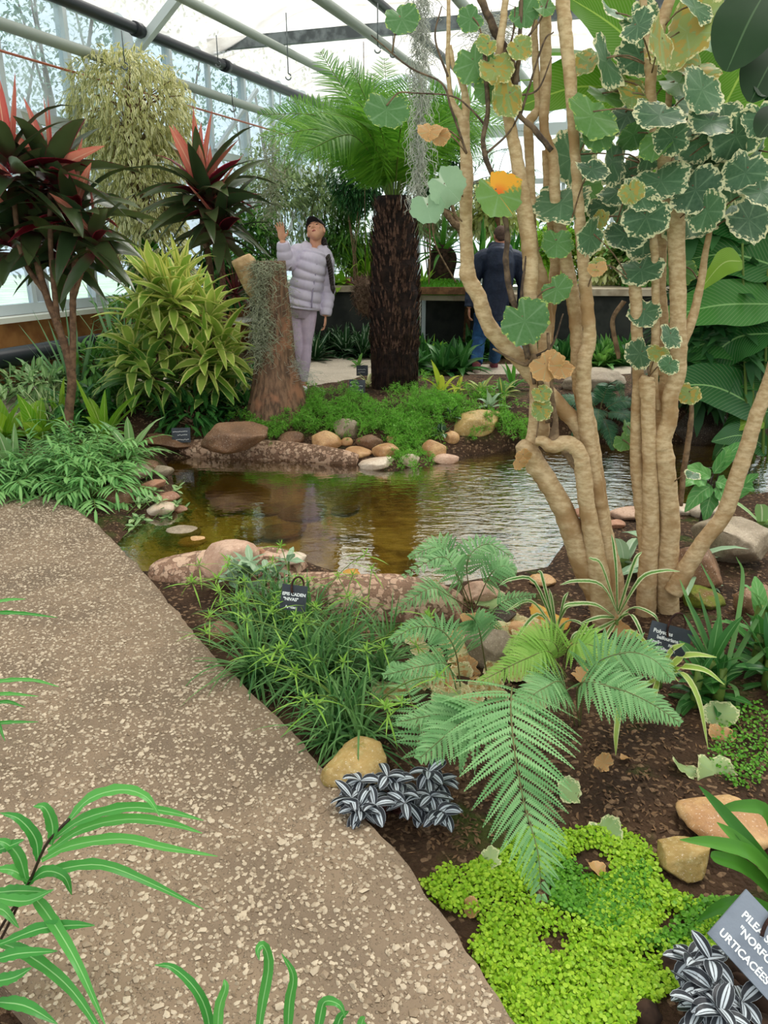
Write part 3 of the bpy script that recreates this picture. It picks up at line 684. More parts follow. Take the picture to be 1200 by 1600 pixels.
sun = bpy.data.lights.new('sun', 'SUN'); sun.energy = 4.4; sun.angle = math.radians(25); sun.color = (1, .96, .9)
so = bpy.data.objects.new('sun', sun); COL.objects.link(so); so.rotation_euler = (math.radians(-24), math.radians(22), 0)
cam = bpy.data.cameras.new('camera'); cam.sensor_fit = 'VERTICAL'; cam.sensor_height = 24; cam.sensor_width = 18; cam.lens = 18; cam.clip_start = .05
co = bpy.data.objects.new('camera', cam); COL.objects.link(co); co.location = (0, 0, EYE); co.rotation_euler = (PI/2-PITCH, 0, 0); sc.camera = co
vs = sc.view_settings; vs.view_transform = 'Standard'; vs.look = 'None'; vs.gamma = 1; vs.use_curve_mapping = False; vs.exposure = 0.5
cy = sc.cycles
cy.max_bounces = 6; cy.diffuse_bounces = 3; cy.glossy_bounces = 3; cy.transmission_bounces = 4; cy.transparent_max_bounces = 14
cy.use_denoising = True; cy.caustics_reflective = False; cy.caustics_refractive = False; cy.sample_clamp_indirect = 4
# ------------------------------------------------------------------ stones
def stone(px, py, w, h, mat, label, flat=0., name='stone', seed=None, group=None, sink=.25, lump=.13, z=None, cat='stone', sub=4):
    """stone whose outline in the photo is w x h pixels round (px, py), resting on the ground there"""
    rs = np.random.RandomState(int(px*7+py*3) if seed is None else seed)
    b = T(px, py+h*.42) if z is None else G(px, py+h*.42, z)
    m = 1/ppm(b); sx = w*m/2; sy = sx*rs.uniform(.7, .95)
    th = math.atan2(EYE-b[2], b[1])                       # how steeply it is seen
    sz = max(.35*sx, (h*m/2-sy*math.sin(th)*.55)/max(.3, math.cos(th)))
    sz = min(sz, 1.2*sx)*(1-flat)
    c = b+np.array([0, sy*.75, sz*(1-2*sink)+.0])
    v, f = ico(sub); v = v.copy()
    v *= (1+lump*noise(v, 1.5, rs.randint(12))+.035*noise(v, 4.5, rs.randint(12)))[:, None]
    big = any(q in label for q in ('boulder', 'rock', 'slab'))
    for k in range(13 if big else 7):
        nn = nrm(rs.normal(size=3)); d = rs.uniform(.56, .84) if big else rs.uniform(.66, .9); s = np.maximum(v@nn-d, 0); v -= (.95 if big else .8)*s[:, None]*nn
    if big: v *= (1+.03*noise(v, 9, 6)+.02*noise(v, 18, 3))[:, None]*1.12
    a = rs.uniform(-.5, .5); v = v*np.array([sx, sy, sz])/.96
    v = v@np.array([[math.cos(a*.3), 0, math.sin(a*.3)], [0, 1, 0], [-math.sin(a*.3), 0, math.cos(a*.3)]])
    mb = MB(); mb.add(v+c, f)
    return tag(mb.build(name, mat if not isinstance(mat, str) else M[mat], base=b), label, cat, group)
S = stone
S(364, 684, 108, 56, 'st_brown', 'big brown flat-topped boulder behind the left pond rim', .05, z=.03, sink=.1)
S(262, 696, 92, 22, 'st_brown', 'long flat brown slab in front of the small left slate sign', .2)
S(222, 728, 48, 20, 'st_brown', 'brown stone nearest the silvery long leaf at the left pond corner')
S(252, 734, 34, 22, 'st_grey', 'rounded grey-brown stone at the left corner of the pond')
S(190, 741, 84, 20, 'st_grey', 'flat grey stone topping the left pile of stones')
S(180, 768, 74, 46, 'st_brown', 'large dull brown stone under the ribbon ferns in the left pile')
S(236, 757, 42, 18, 'st_red', 'reddish cobble at the top of the left waterside row')
S(256, 776, 44, 20, 'st_red', 'long reddish cobble in the middle of the left waterside row')
S(246, 794, 50, 28, 'st_pale', 'pale grey cobble at the lower end of the left waterside row')
S(279, 795, 28, 15, 'st_red', 'small pink cobble touching the water at the left')
S(284, 832, 54, 18, 'st_grey', 'flat wet stone in the stream left of the pond', .2, z=WZ-.03)
S(299, 847, 46, 14, 'st_tan', 'flat tan stone in the stream just below the wet one', .3, z=WZ-.03)
S(356, 880, 94, 70, 'st_pink', 'big smooth pinkish boulder at the near left pond edge', 0, sink=.05, z=.0)
S(405, 864, 22, 20, 'st_red', 'small round brown stone right of the big pinkish boulder', z=0.)
S(427, 869, 30, 14, 'st_pink', 'small pinkish stone second right of the big pinkish boulder', z=0.)
S(455, 874, 44, 16, 'st_pale', 'low pale stone at the near pond edge above the sedge', z=0.)
S(345, 986, 56, 44, 'st_brown', 'rounded brown stone between the path and the sedge clump')
S(508, 687, 52, 38, 'st_tan', 'tan stone leaning left of the upright cone-shaped bank stone')
S(541, 668, 46, 40, 'st_grey', 'cone-shaped grey-tan stone under the asparagus fern')
S(541, 689, 24, 18, 'st_tan', 'small round tan stone below the cone-shaped bank stone')
S(558, 706, 48, 22, 'st_tan', 'low yellow-brown stone at the far pond edge left of the wet pale one')
S(578, 689, 42, 28, 'st_brown', 'brown stone half hidden by the asparagus fern on the bank')
S(602, 702, 42, 32, 'st_tan', 'smooth rounded orange-tan stone in the middle of the bank row')
S(588, 724, 58, 24, 'st_pale', 'pale flat stone standing out into the water in mid bank', z=WZ)
S(642, 718, 32, 26, 'st_pale', 'pale stone right of the trailing asparagus fern at the water')
S(679, 700, 42, 36, 'st_tan', 'split tan stone at the right end of the bank row')
S(697, 718, 42, 15, 'st_pink', 'flat pinkish stone in the water below the split tan stone', z=WZ)
S(706, 682, 26, 24, 'st_tan', 'small brown stone behind the split tan stone')
S(453, 684, 40, 30, 'st_brown', 'dark brown stone at the left end of the bank row')
S(418, 694, 36, 14, 'st_brown', 'small brown stone on the pond rim below the flared trunk')
S(613, 685, 20, 15, 'st_tan', 'tiny tan stone tucked under the asparagus fern')
S(745, 660, 96, 46, 'st_moss', 'sloping brown rock with moss on the bank below the walking person')
S(682, 943, 76, 44, 'st_pink', 'rough reddish-pink stone ending the near pond rim')
S(757, 926, 58, 42, 'st_pink', 'smooth pink stone behind the upright grey slab')
S(763, 1012, 62, 80, 'st_grey', 'upright grey slab in the leaf litter', .0, sink=.08)
S(823, 984, 60, 34, 'st_tan', 'orange-brown stone left of the spider plants')
S(788, 962, 46, 34, 'st_dark', 'dark stone between the pink stone and the upright slab')
S(850, 908, 44, 20, 'st_tan', 'low stone at the pond edge beneath the bent stem base')
S(722, 968, 34, 26, 'st_brown', 'small brown stone right of the rough reddish-pink one')
S(563, 1208, 118, 104, 'st_moss', 'large yellowish mossy boulder beside the path', 0, sink=.12)
S(1085, 893, 104, 86, 'st_brown', 'big brown boulder under the leaning pale stem', sink=.1)
S(1168, 852, 120, 92, 'st_grey', 'large dark rock with a pale top at the right edge', sink=.1)
S(1100, 932, 66, 44, 'st_green', 'moss covered stone in front of the big brown boulder')
S(985, 803, 64, 26, 'st_pink', 'pink stone at the pond edge between the two pale shrubs')
S(962, 818, 34, 20, 'st_red', 'reddish cobble left of the pink stone between the shrubs')
S(918, 803, 44, 16, 'st_red', 'flat reddish stone behind the thin stem at the near pond edge')
S(1072, 795, 42, 24, 'st_pale', 'pale pink stone right of the thick right trunk')
S(1112, 792, 66, 42, 'st_pale', 'larger pale pink stone beneath the philodendron leaves')
S(1050, 822, 26, 16, 'st_pale', 'small pale stone beside the thick right trunk')
S(1186, 935, 60, 66, 'st_brown', 'brown rock at the right frame edge above the green leaves')
S(935, 592, 110, 44, 'st_grey', 'long grey boulder behind the paired stems on the far bank')
S(1025, 590, 74, 80, 'st_grey', 'grey-tan rock behind the knobbly thick stem on the far bank')
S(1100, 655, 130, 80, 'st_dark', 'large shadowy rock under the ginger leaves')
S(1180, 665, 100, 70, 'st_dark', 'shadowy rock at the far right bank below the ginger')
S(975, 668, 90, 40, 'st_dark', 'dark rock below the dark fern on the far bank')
S(1150, 1294, 136, 62, 'st_tan', 'broad tan rock at the right behind the strap-leaved plant')
S(1080, 1345, 96, 70, 'st_moss', 'tan and moss-stained rock beside the lime green mat')
for x, y, w_, h_ in ((430, 745, 70, 14), (330, 742, 60, 12), (520, 757, 60, 14), (600, 765, 110, 26), (690, 760, 60, 16), (470, 805, 80, 22), (405, 800, 70, 18), (350, 800, 60, 16), (440, 835, 80, 20), (330, 775, 50, 12), (540, 800, 50, 14), (300, 812, 50, 12), (390, 840, 60, 16), (640, 735, 50, 12), (760, 740, 60, 12)):
    S(x, y, w_, h_, 'st_wet', 'yellow-brown stone lying under the pond water', .35, group='stones under the water', z=-.40, sub=3, sink=.1)
# ------------------------------------------------------------------ tree fern
FB = T(617, 606); FT = P(616, 306, FB[1]); fk = ppm((FB+FT)/2)
tf = thing('tree_fern', 'tall tree fern with a dark shaggy trunk and bright feathery crown', 'tree fern', FB)
mb = MB(); n = 40; pts = spline([FB-[0, 0, .05], FB*.7+FT*.3, FB*.35+FT*.65, FT], n); t = np.linspace(0, 1, n)
rad = (34+6*np.sin(PI*t*.9)-8*t**3+4*(1-t)**4)/fk*.93
tube(mb, pts, rad*(1+.05*np.sin(t*60)), 28); v = mb.v[0]; v += .012*noise(v, 30, 2)[:, None]*nrm(v-np.array([FB[0], FB[1], 0]))*[1, 1, 0]
trunk = mb.build('trunk', M['fernbark'], tf)
mb = MB()                                              # persistent old frond bases
N = 900; a = R.uniform(0, 2*PI, N); tz = R.uniform(.22, .96, N); rr = np.interp(tz, t, rad)
c = np.array([np.interp(tz, t, pts[:, i]) for i in range(3)]).T; out = np.stack([np.cos(a), np.sin(a), 0*a], -1)
leaves(mb, c+out*rr[:, None]*.97, nrm(out*.5+np.array([0, 0, 1.])), R.uniform(.06, .13, N), R.uniform(.018, .032, N), -.15, 'blade', 2, fold=-.6)
mb.build('frond_bases', M['fernstub'], trunk)
mb = MB()
for k in range(500):
    a = R.uniform(0, 2*PI); z = R.uniform(.0, .4); i = int(z*(n-1)); q = pts[i]+rad[i]*np.array([math.cos(a), math.sin(a), 0])
    tube(mb, [q, q+np.array([math.cos(a)*.012, math.sin(a)*.012, -.05]), q+np.array([math.cos(a)*.008, math.sin(a)*.008, -R.uniform(.09, .16)])], [.005, .004, .001], 4, cap=False)
mb.build('root_fibres', M['rooty'], trunk)
frs = [((402, 178), .3, .42), ((410, 215), -.5, .42), ((790, 150), .4, .4), ((800, 195), -.2, .42), ((770, 240), .3, .5), ((428, 250), .4, .5), ((446, 155), .9, .3), ((500, 80), .3, .12), ((545, 95), -.8, .15), ((580, 115), .9, .1), ((640, 120), .6, .2), ((690, 140), -.3, .3), ((735, 170), .3, .35), ((715, 210), -.8, .4), ((470, 240), -1.0, .45), ((440, 190), 1.4, .35), ((560, 160), -1.9, .3), ((640, 165), -1.8, .3), ((600, 90), 1.5, .1), ((520, 130), -1.5, .25), ((680, 190), 1.2, .35), ((455, 215), .6, .4), ((560, 125), .2, .1), ((760, 195), .9, .4), ((500, 175), -2., .35), ((530, 105), 1.2, .1)]
for (ex, ey), dd, arch in frs:
    e = P(ex, ey, FB[1]+dd*.75); b = FT+np.array([(ex-616)/1200*.3, .05*dd, -.04]); m_ = b*.5+e*.5+np.array([(616-ex)/1200*.35, 0, arch*.75]); q1 = b*.78+m_*.22+np.array([0, 0, .08])
    ml, ms = MB(), MB()
    frond(ml, ms, b, None, 1, np_=30, plen=.37, m=24, pw=.26, shape='lance', pdroop=.16, start=.28, path=[b, q1, m_, e], sr=.011, pnarrow=.8, up=(R.normal()*.2, -.75, .65))
    st = ms.build('frond', M['fern_rachis'], tf); ml.build('leaflets', M['fern_tree'], st)
# ------------------------------------------------------------------ flared mossy trunk (elephant foot)
B0 = T(434, 650); k0 = ppm(B0); D0 = B0[1]+.15
pt = thing('cut_tree', 'leaning cut-off trunk with a wide flared base and shaggy moss', 'tree trunk', B0)
q = [P(x, y, D0) for x, y in [(434, 664), (434, 640), (432, 600), (430, 560), (428, 500), (423, 450), (420, 408)]]
pts = spline(q, 50); rad = np.interp(np.linspace(0, 1, 50), np.linspace(0, 1, 7), [60, 50, 39, 31, 27, 26, 25])/k0
mb = MB(); tube(mb, pts, rad, 48)
v = mb.v[0]; ang = np.arctan2(v[:, 1]-D0, v[:, 0]-pts[:, 0].mean()); v += (.010*np.sin(ang*17+3*noise(v, 3, 2))+.008*noise(v, 18, 1))[:, None]*nrm(v-np.array([B0[0], D0, 0]))*[1, 1, 0]
mb.build('trunk', M['palmbark'], pt)
mb = MB(); tube(mb, spline([P(418, 462, D0), P(398, 445, D0-.03), P(384, 418, D0-.05), P(377, 402, D0-.06)], 16), np.array([17]*13+[16, 15.5, 15])/k0, 20)
v = mb.v[0]; v += .008*noise(v, 20, 3)[:, None]; mb.build('cut_branch', M['cutwood'], pt)
def mossy(mb, c, L, n, spread, r=.0022, curl=.03):
    for k in range(n):
        p = np.asarray(c, float)+R.normal(size=3)*spread; m_ = 9; z = np.linspace(0, 1, m_)
        w = np.cumsum(R.normal(size=(m_, 3))*curl, 0)*[1, 1, .3]; l = L*R.uniform(.4, 1)
        q = p+w; q[:, 2] -= z*l; tube(mb, q, np.linspace(r, r*.5, m_), 3, cap=False)
mb = MB()
for k in range(110):
    s = R.rand(); c = P(396+s*10+abs(R.normal())*9, 412+s*150, D0-.15+R.normal()*.03); mossy(mb, c, .2, 6, .02, .0022, .022)
for k in range(26): mossy(mb, P(R.uniform(400, 440), 412, D0-.15), .10, 5, .02, .002, .02)
for k in range(16): mossy(mb, P(R.uniform(446, 452)+k*.6, 430+k*9, D0-.1), .10, 3, .012, .002, .02)
tag(mb.build('hanging_moss', M['moss2'], base=P(405, 415, D0)), 'grey-green moss beard draped over the left of the flared trunk', 'moss')
mb = MB()
for k in range(24): s = R.rand(); mossy(mb, P(455+s*28, 560+s*30, D0-.05), .1, 3, .02, .0015, .025)
tag(mb.build('hanging_moss', M['moss'], base=P(462, 575, D0)), 'wispy grey moss strands on the right flare of the cut trunk', 'moss')
mb = MB()
for k in range(80): mossy(mb, P(656+R.normal()*4+4*math.sin(k*.3), -40+k*4.2, 4.6), .18, 6, .012, .0022, .013)
tag(mb.build('hanging_moss', M['moss'], base=P(655, -60, 4.6)), 'long pale grey moss strand hanging in front of the tree fern', 'moss')
mb = MB()
for k in range(40): mossy(mb, P(424+R.normal()*5, 205+k*3.2, 9.5), .3, 4, .03, .003, .04)
tag(mb.build('hanging_moss', M['moss2'], base=P(424, 205, 9.5)), 'grey-brown moss column hanging left of the tree fern near windows', 'moss')
mb = MB()
for k in range(30): mossy(mb, P(768+R.normal()*10, 20+k*1.6, 4.4), .15, 4, .02, .002, .03)
tag(mb.build('hanging_moss', M['moss'], base=P(768, 20, 4.4)), 'small grey moss tuft caught on the dark top branches', 'moss')
# ------------------------------------------------------------------ the two pale multi-stemmed shrubs
def stem(parent, pts, D, mat='polybark', name='stem', nodes=True, nn=10):
    """pts: (px, py, width px[, depth offset])"""
    pts = list(pts)
    if pts[-1][1] <= -10 or pts[-1][0] > 1220: pts += [(pts[-1][0]*1.6-pts[-2][0]*.6, pts[-1][1]-110, pts[-1][2]*.6), (pts[-1][0]*2-pts[-2][0], pts[-1][1]-200, 2.5)]
    d = np.array([D+(p[3] if len(p) > 3 else 0) for p in pts])
    q = np.array([P(p[0], p[1], dd) for p, dd in zip(pts, d)]); k = np.array([p[2]/2/ppm(x) for p, x in zip(pts, q)])
    L = np.linalg.norm(np.diff(q, axis=0), axis=1).sum(); n = max(12, int(L/.012))
    c = spline(q, n); t = np.linspace(0, 1, n); r = np.interp(t, np.linspace(0, 1, len(k)), k)
    if nodes:
        s = t*L; f = (s/.085+.6*np.sin(s*5)) % 1; r = r*(1+.055*np.exp(-((f-.5)/.09)**2)-.01)
        c = c+.003*np.stack([noise(c, 25, 1), noise(c, 25, 2), 0*t], -1)
    mb = MB(); tube(mb, c, r, 12 if k.max() > .012 else 7)
    v = mb.v[0]
    if nodes: v += (.0035*noise(v, 45, 4))[:, None]
    mb.build(name, M[mat], parent); SK.extend(c[::3].tolist())
def leafdisc(mb, c, nrm_, tipdir, size, mi=0, cup=.15):
    nn = nrm(nrm_); d = nrm(np.asarray(tipdir, float)-nn*np.dot(tipdir, nn)); s = np.cross(d, nn)
    rs = np.array([0, .35, .6, .8, .92, 1.0]); na = 44; th = np.arange(na)*2*PI/na
    base = 1-.36*np.exp(-((th-PI)/.25)**2)+.10*np.sin(th)**2+.04*np.sin(2*th+R.rand()*6)
    rag = 1+.04*np.sin(th*17+R.rand()*6)+.05*np.sin(th*7+R.rand()*6)
    a, b, e = R.rand(3)*6.28
    rr = rs[:, None]*base[None]*(1+(rag[None]-1)*rs[:, None]**3)*size/2
    x = rr*np.cos(th)+.12*size; y = rr*np.sin(th)*1.04
    h = cup*size*(.55*(y/size)**2*4*.5-.6*((x-.1*size)/size)**2)+.05*size*np.sin(th*3+a)[None]*rs[:, None]**2+.018*size*np.sin(th*8+b)[None]*rs[:, None]**4
    v = np.asarray(c, float)+x[..., None]*d+y[..., None]*s+h[..., None]*nn
    lc = np.zeros(v.shape); lc[..., 0] = (th/(2*PI)); lc[..., 1] = rs[:, None]; lc[..., 2] = R.rand()
    i = np.arange(5)[:, None]*na; j = np.arange(na)[None]; j2 = (j+1) % na
    mb.add(v.reshape(-1, 3), np.stack([i+j, i+na+j, i+na+j2, i+j2], -1).reshape(-1, 4), lc.reshape(-1, 3), mi)
SK = []
TB1 = T(948, 975); D1 = TB1[1]+.03
t1 = thing('pale_shrub', 'bare pale ringed shrub with many branching stems at the pond edge', 'shrub', TB1)
stem(t1, [(955, 1000, 40), (940, 940, 44), (915, 885, 40), (888, 815, 34), (862, 762, 32), (840, 730, 32), (822, 703, 33), (813, 692, 20)], D1, name='trunk')
stem(t1, [(822, 706, 30), (831, 690, 24), (834, 660, 16), (835, 600, 14), (832, 533, 15), (828, 467, 21), (829, 415, 24), (825, 370, 26), (806, 240, 20), (790, 160, 17), (780, 95, 14), (785, 40, 12), (793, -40, 10)], D1+.02)
stem(t1, [(945, 990, 36), (940, 930, 36), (928, 850, 28), (918, 795, 26), (911, 735, 27), (903, 706, 27), (884, 692, 24), (862, 697, 22), (848, 690, 18), (836, 689, 14)], D1-.05)
stem(t1, [(967, 975, 34), (957, 900, 33), (941, 820, 29), (930, 740, 27), (920, 665, 24), (905, 600, 24), (900, 517, 20), (894, 465, 22), (884, 405, 20), (868, 322, 18), (864, 250, 16), (850, 200, 15), (852, 120, 19), (852, 30, 19), (850, -40, 18)], D1+.1)
stem(t1, [(958, 960, 28), (950, 880, 26), (936, 790, 23), (923, 715, 22), (914, 650, 25), (912, 570, 24), (921, 525, 22), (914, 440, 20), (905, 330, 17), (898, 230, 16), (889, 100, 20), (882, 35, 22), (878, -40, 22)], D1+.02)
stem(t1, [(918, 705, 22), (900, 660, 26), (868, 628, 26), (806, 556, 26), (765, 510, 25), (748, 464, 24), (731, 432, 25), (729, 400, 20), (728, 330, 19), (729, 268, 20), (727, 225, 15), (724, 190, 16), (706, 155, 8), (701, 100, 7), (702, 0, 6), (703, -40, 5)], D1+.06)
stem(t1, [(725, 192, 14), (728, 165, 12), (722, 128, 10), (709, 100, 8), (704, 70, 6)], D1+.06)
stem(t1, [(848, 694, 22), (848, 655, 20), (850, 545, 20), (853, 495, 22), (845, 435, 22), (831, 380, 19), (829, 285, 15), (826, 200, 15), (834, 180, 14), (841, 165, 13), (837, 110, 11), (834, 10, 10), (836, -40, 8)], D1+.12)
stem(t1, [(853, 560, 16), (862, 468, 18), (867, 405, 17), (857, 305, 15), (853, 235, 14)], D1+.16)
stem(t1, [(912, 735, 22), (880, 696, 22), (866, 686, 18), (868, 660, 9), (862, 610, 6), (856, 520, 5)], D1-.04, 'twigpale', 'side_shoot')
stem(t1, [(826, 560, 9), (808, 495, 10), (795, 445, 9), (790, 405, 9), (793, 365, 8), (781, 300, 8), (760, 250, 8), (755, 215, 8), (762, 175, 8), (759, 117, 7), (757, 70, 5)], D1-.02, 'twig', 'dark_branch')
stem(t1, [(862, 236, 9), (834, 200, 9), (812, 181, 8), (804, 150, 8), (807, 117, 8), (812, 70, 7), (815, -20, 6)], D1, 'twig', 'dark_branch')
stem(t1, [(806, 130, 13), (797, 98, 14), (775, 50, 13), (752, 0, 12), (742, -30, 10)], D1+.05, 'twig', 'dark_branch')
for pts in ([(729, 240, 4), (705, 170, 4), (690, 130, 3), (640, 105, 3), (580, 55, 2)], [(757, 195, 4), (735, 170, 3), (705, 150, 3), (640, 145, 2)], [(813, 182, 4), (848, 70, 3), (865, 50, 2)], [(804, 150, 4), (840, 140, 3), (862, 90, 2)], [(760, 240, 4), (800, 200, 3), (830, 130, 2)], [(830, 560, 5), (862, 540, 4), (880, 490, 2)], [(835, 600, 6), (815, 480, 5), (822, 400, 3)], [(700, 120, 4), (680, 60, 3), (690, 10, 2)], [(782, 90, 4), (800, 60, 3), (805, 10, 2)], [(815, 70, 4), (845, 30, 3), (858, -5, 2)]):
    stem(t1, pts, D1, 'twig', 'twig', False)
stem(t1, [(857, 660, 10), (836, 560, 8), (820, 570, 6), (770, 545, 3)], D1, 'twigpale', 'twig', False)
TB2 = T(1030, 955); D2 = TB2[1]+.02
SK1 = list(SK); SK.clear()
t2 = thing('pale_shrub', 'thick-stemmed pale shrub full of cream-edged leaves at right', 'shrub', TB2)
stem(t2, [(1008, 985, 32), (1011, 900, 30), (1016, 820, 26), (1014, 720, 22), (1012, 630, 22), (1010, 598, 26), (1014, 588, 18)], D2-.02, name='trunk')
stem(t2, [(1012, 880, 24), (1004, 800, 24), (997, 740, 23), (993, 690, 18), (996, 600, 17), (994, 500, 18), (992, 455, 20), (985, 440, 10)], D2+.03)
stem(t2, [(1047, 990, 34), (1042, 900, 34), (1047, 830, 31), (1044, 770, 30), (1038, 715, 32), (1035, 688, 28), (1046, 655, 25), (1048, 615, 25), (1059, 580, 26), (1060, 500, 25), (1058, 400, 26), (1052, 300, 30), (1034, 235, 24), (1018, 167, 17), (1018, 110, 18), (1030, 50, 20), (1050, -10, 16), (1054, -40, 14)], D2-.02)
stem(t2, [(1031, 970, 24), (1030, 850, 20), (1029, 720, 17), (1032, 630, 18), (1041, 590, 20), (1034, 555, 22), (1033, 500, 24), (1030, 435, 22), (1036, 330, 18), (1042, 200, 12), (1050, 90, 8)], D2+.08)
stem(t2, [(1028, 640, 10), (1022, 590, 13), (1024, 533, 13), (1025, 455, 12), (1020, 360, 12), (1005, 250, 10)], D2+.02)
stem(t2, [(1056, 560, 20), (1068, 530, 18), (1084, 490, 14), (1096, 435, 12), (1106, 380, 9), (1125, 300, 7)], D2)
stem(t2, [(1018, 160, 14), (1012, 80, 12), (1008, 20, 11), (1000, -30, 10)], D2)
stem(t2, [(1052, 925, 30), (1070, 892, 28), (1100, 845, 24), (1133, 800, 25), (1152, 745, 25), (1167, 698, 24), (1182, 648, 22), (1205, 588, 22), (1218, 520, 18), (1226, 440, 14)], D2-.08, name='leaning_stem')
stem(t2, [(1062, 790, 9), (1068, 740, 9), (1078, 670, 9), (1081, 630, 6)], D2+.05, 'twigpale', 'side_shoot')
stem(t2, [(976, 470, 8), (958, 500, 7), (965, 545, 8), (967, 560, 6)], D2+.1, 'twigpale', 'side_shoot')
SK2 = list(SK)
def polyleaves(parent, SKx, lst, D, name, mat, cup=.2, jit=1.):
    mb, mp = MB(), MB(); sk = np.array(SKx)
    for it in lst:
        px, py, r = it[:3]; dz = it[3] if len(it) > 3 else R.uniform(-.3, .12)
        c = P(px, py, D+dz); k = ppm(c); size = 2.15*r/k
        nn = nrm(np.array([R.normal()*.6*jit, -1.0, .2+.5*jit+R.normal()*.6*jit])); td = nrm(np.array([R.normal()*.7, -.4, -.6-R.rand()*.4]))
        dd = nrm(td-nn*np.dot(td, nn)); a0 = c-dd*.12*size*1.0; b0 = a0-dd*.30*size
        leafdisc(mb, c-dd*.12*size, nn, td, size, cup=cup)
        j = np.argmin(np.linalg.norm(sk-b0-[0, 0, -.1], axis=1)); e = sk[j]
        far = np.linalg.norm(e-a0); e = e if far < .32 else a0-nn*.10+np.array([0, .08, -.10])
        tube(mp, spline([a0, a0+(e-a0)*.5+np.array([0, 0, .02]), e], 7), [.0035, .003, .003, .003, .003, .003, .004], 5)
    o = mb.build(name, mat, parent); mp.build('petiole', M['twigpale'], o)
dense = [(1003, 37, 30), (947, 97, 36), (1000, 90, 32), (1097, 140, 36), (1087, 167, 34), (980, 180, 30), (1030, 180, 34), (1087, 200, 26), (1150, 213, 36), (1127, 243, 42), (1090, 223, 28), (893, 247, 34), (877, 317, 38), (957, 253, 34), (1033, 283, 36), (1087, 297, 34), (1143, 323, 40), (1170, 343, 34), (1073, 347, 38), (1010, 340, 30), (943, 322, 22), (977, 367, 28), (1007, 373, 28), (923, 370, 26), (1187, 187, 26), (1190, 300, 30), (1133, 187, 26), (997, 40, 24), (1087, 13, 28), (1002, 422, 28), (1007, 488, 22), (1000, 553, 22), (1047, 525, 20), (1045, 570, 14), (1060, 265, 30), (1110, 190, 30), (1165, 270, 32), (1110, 275, 30), (1015, 240, 28), (965, 300, 24), (1182, 240, 26), (1050, 215, 26), (925, 265, 24), (960, 20, 26), (1105, 330, 28), (1035, 330, 26), (1082, 742, 11), (985, 270, 24), (1092, 240, 28), (1140, 285, 30), (1000, 305, 26)]
for it in dense: polyleaves(t2, SK2, [it], D2, 'leaf', M['polys'])
for it in [(925, 182, 36), (935, 205, 28), (1030, 215, 30), (915, 290, 28), (945, 150, 26), (1110, 60, 30), (990, 210, 26), (1060, 130, 28), (978, 335, 26), (975, 690, 14), (980, 668, 12), (1060, 420, 24), (1120, 300, 26)]: polyleaves(t2, SK2, [it], D2+.1, 'green_leaf', M['polysgreen'])
for it in [(972, 130, 30), (1090, 108, 28), (917, 97, 24), (1073, 50, 52), (1032, 65, 32), (987, 300, 17), (933, 413, 12), (940, 342, 14), (1075, 615, 16), (1028, 552, 14), (988, 150, 22)]: polyleaves(t2, SK2, [it], D2-.05, 'yellowed_leaf', M['polysyel'])
for NAME_, LST_, DD_, MT_, CU_ in (('leaf', [(742, 98, 28, 0), (820, 502, 34, -.1), (870, 452, 20, 0), (604, 172, 28, 0), (628, 30, 24, 0), (760, 140, 18, 0), (735, 30, 18, 0), (870, 380, 22, 0), (820, 20, 20, 0), (850, 12, 16, 0)], D1, 'polysgreen', .2), ('yellowed_leaf', [(775, 108, 24, 0), (792, 150, 28, 0), (760, 70, 14, 0), (846, 615, 14, -.06), (846, 640, 16, -.06), (812, 75, 18, 0)], D1-.05, 'polysyel', .2), ('orange_flushed_leaf', [(779, 304, 36, -.05)], D1-.05, 'polysor', .15), ('dead_leaf', [(854, 572, 22, -.04), (875, 572, 18, -.04), (672, 205, 16, -.04), (686, 212, 14, -.04), (933, 420, 12, -.04), (818, 712, 11, -.06), (812, 724, 10, -.06)], D1-.05, 'dead', .5), ('pale_leaf', [(698, 292, 26, -.02), (668, 325, 22, -.02)], D1-.05, 'greyleaf', .4)):
    for it in LST_: polyleaves(t1, SK1, [it], DD_, NAME_, M[MT_], CU_, .35)
# ------------------------------------------------------------------ plants made of blades
def dirs(n, e0, e1, az0=0., azr=2*PI):
    """n directions: elevation e0..e1 degrees from first to last"""
    az = az0+np.arange(n)*2.39996 % azr if azr == 2*PI else az0+R.uniform(-azr/2, azr/2, n)
    el = np.radians(np.linspace(e0, e1, n)+R.normal(size=n)*6)
    return np.stack([np.cos(el)*np.cos(az), np.cos(el)*np.sin(az), np.sin(el)], -1)
def rosette(mb, c, n, L, W, e0=80, e1=10, droop=.5, prof='strap', nv=6, fold=.2, wave=0., Lv=.2, roll=.2, rise=0., nu=2):
    d = dirs(n, e0, e1, R.uniform(0, 6)); o = np.asarray(c, float)+np.stack([0*d[:, 0], 0*d[:, 0], np.linspace(rise, 0, n)], -1)
    leaves(mb, o, d, L*R.uniform(1-Lv, 1+Lv, n), W*R.uniform(.8, 1.15, n), droop*R.uniform(.6, 1.4, n), prof, nv, fold, R.normal(size=n)*roll, wave=wave, nu=nu)
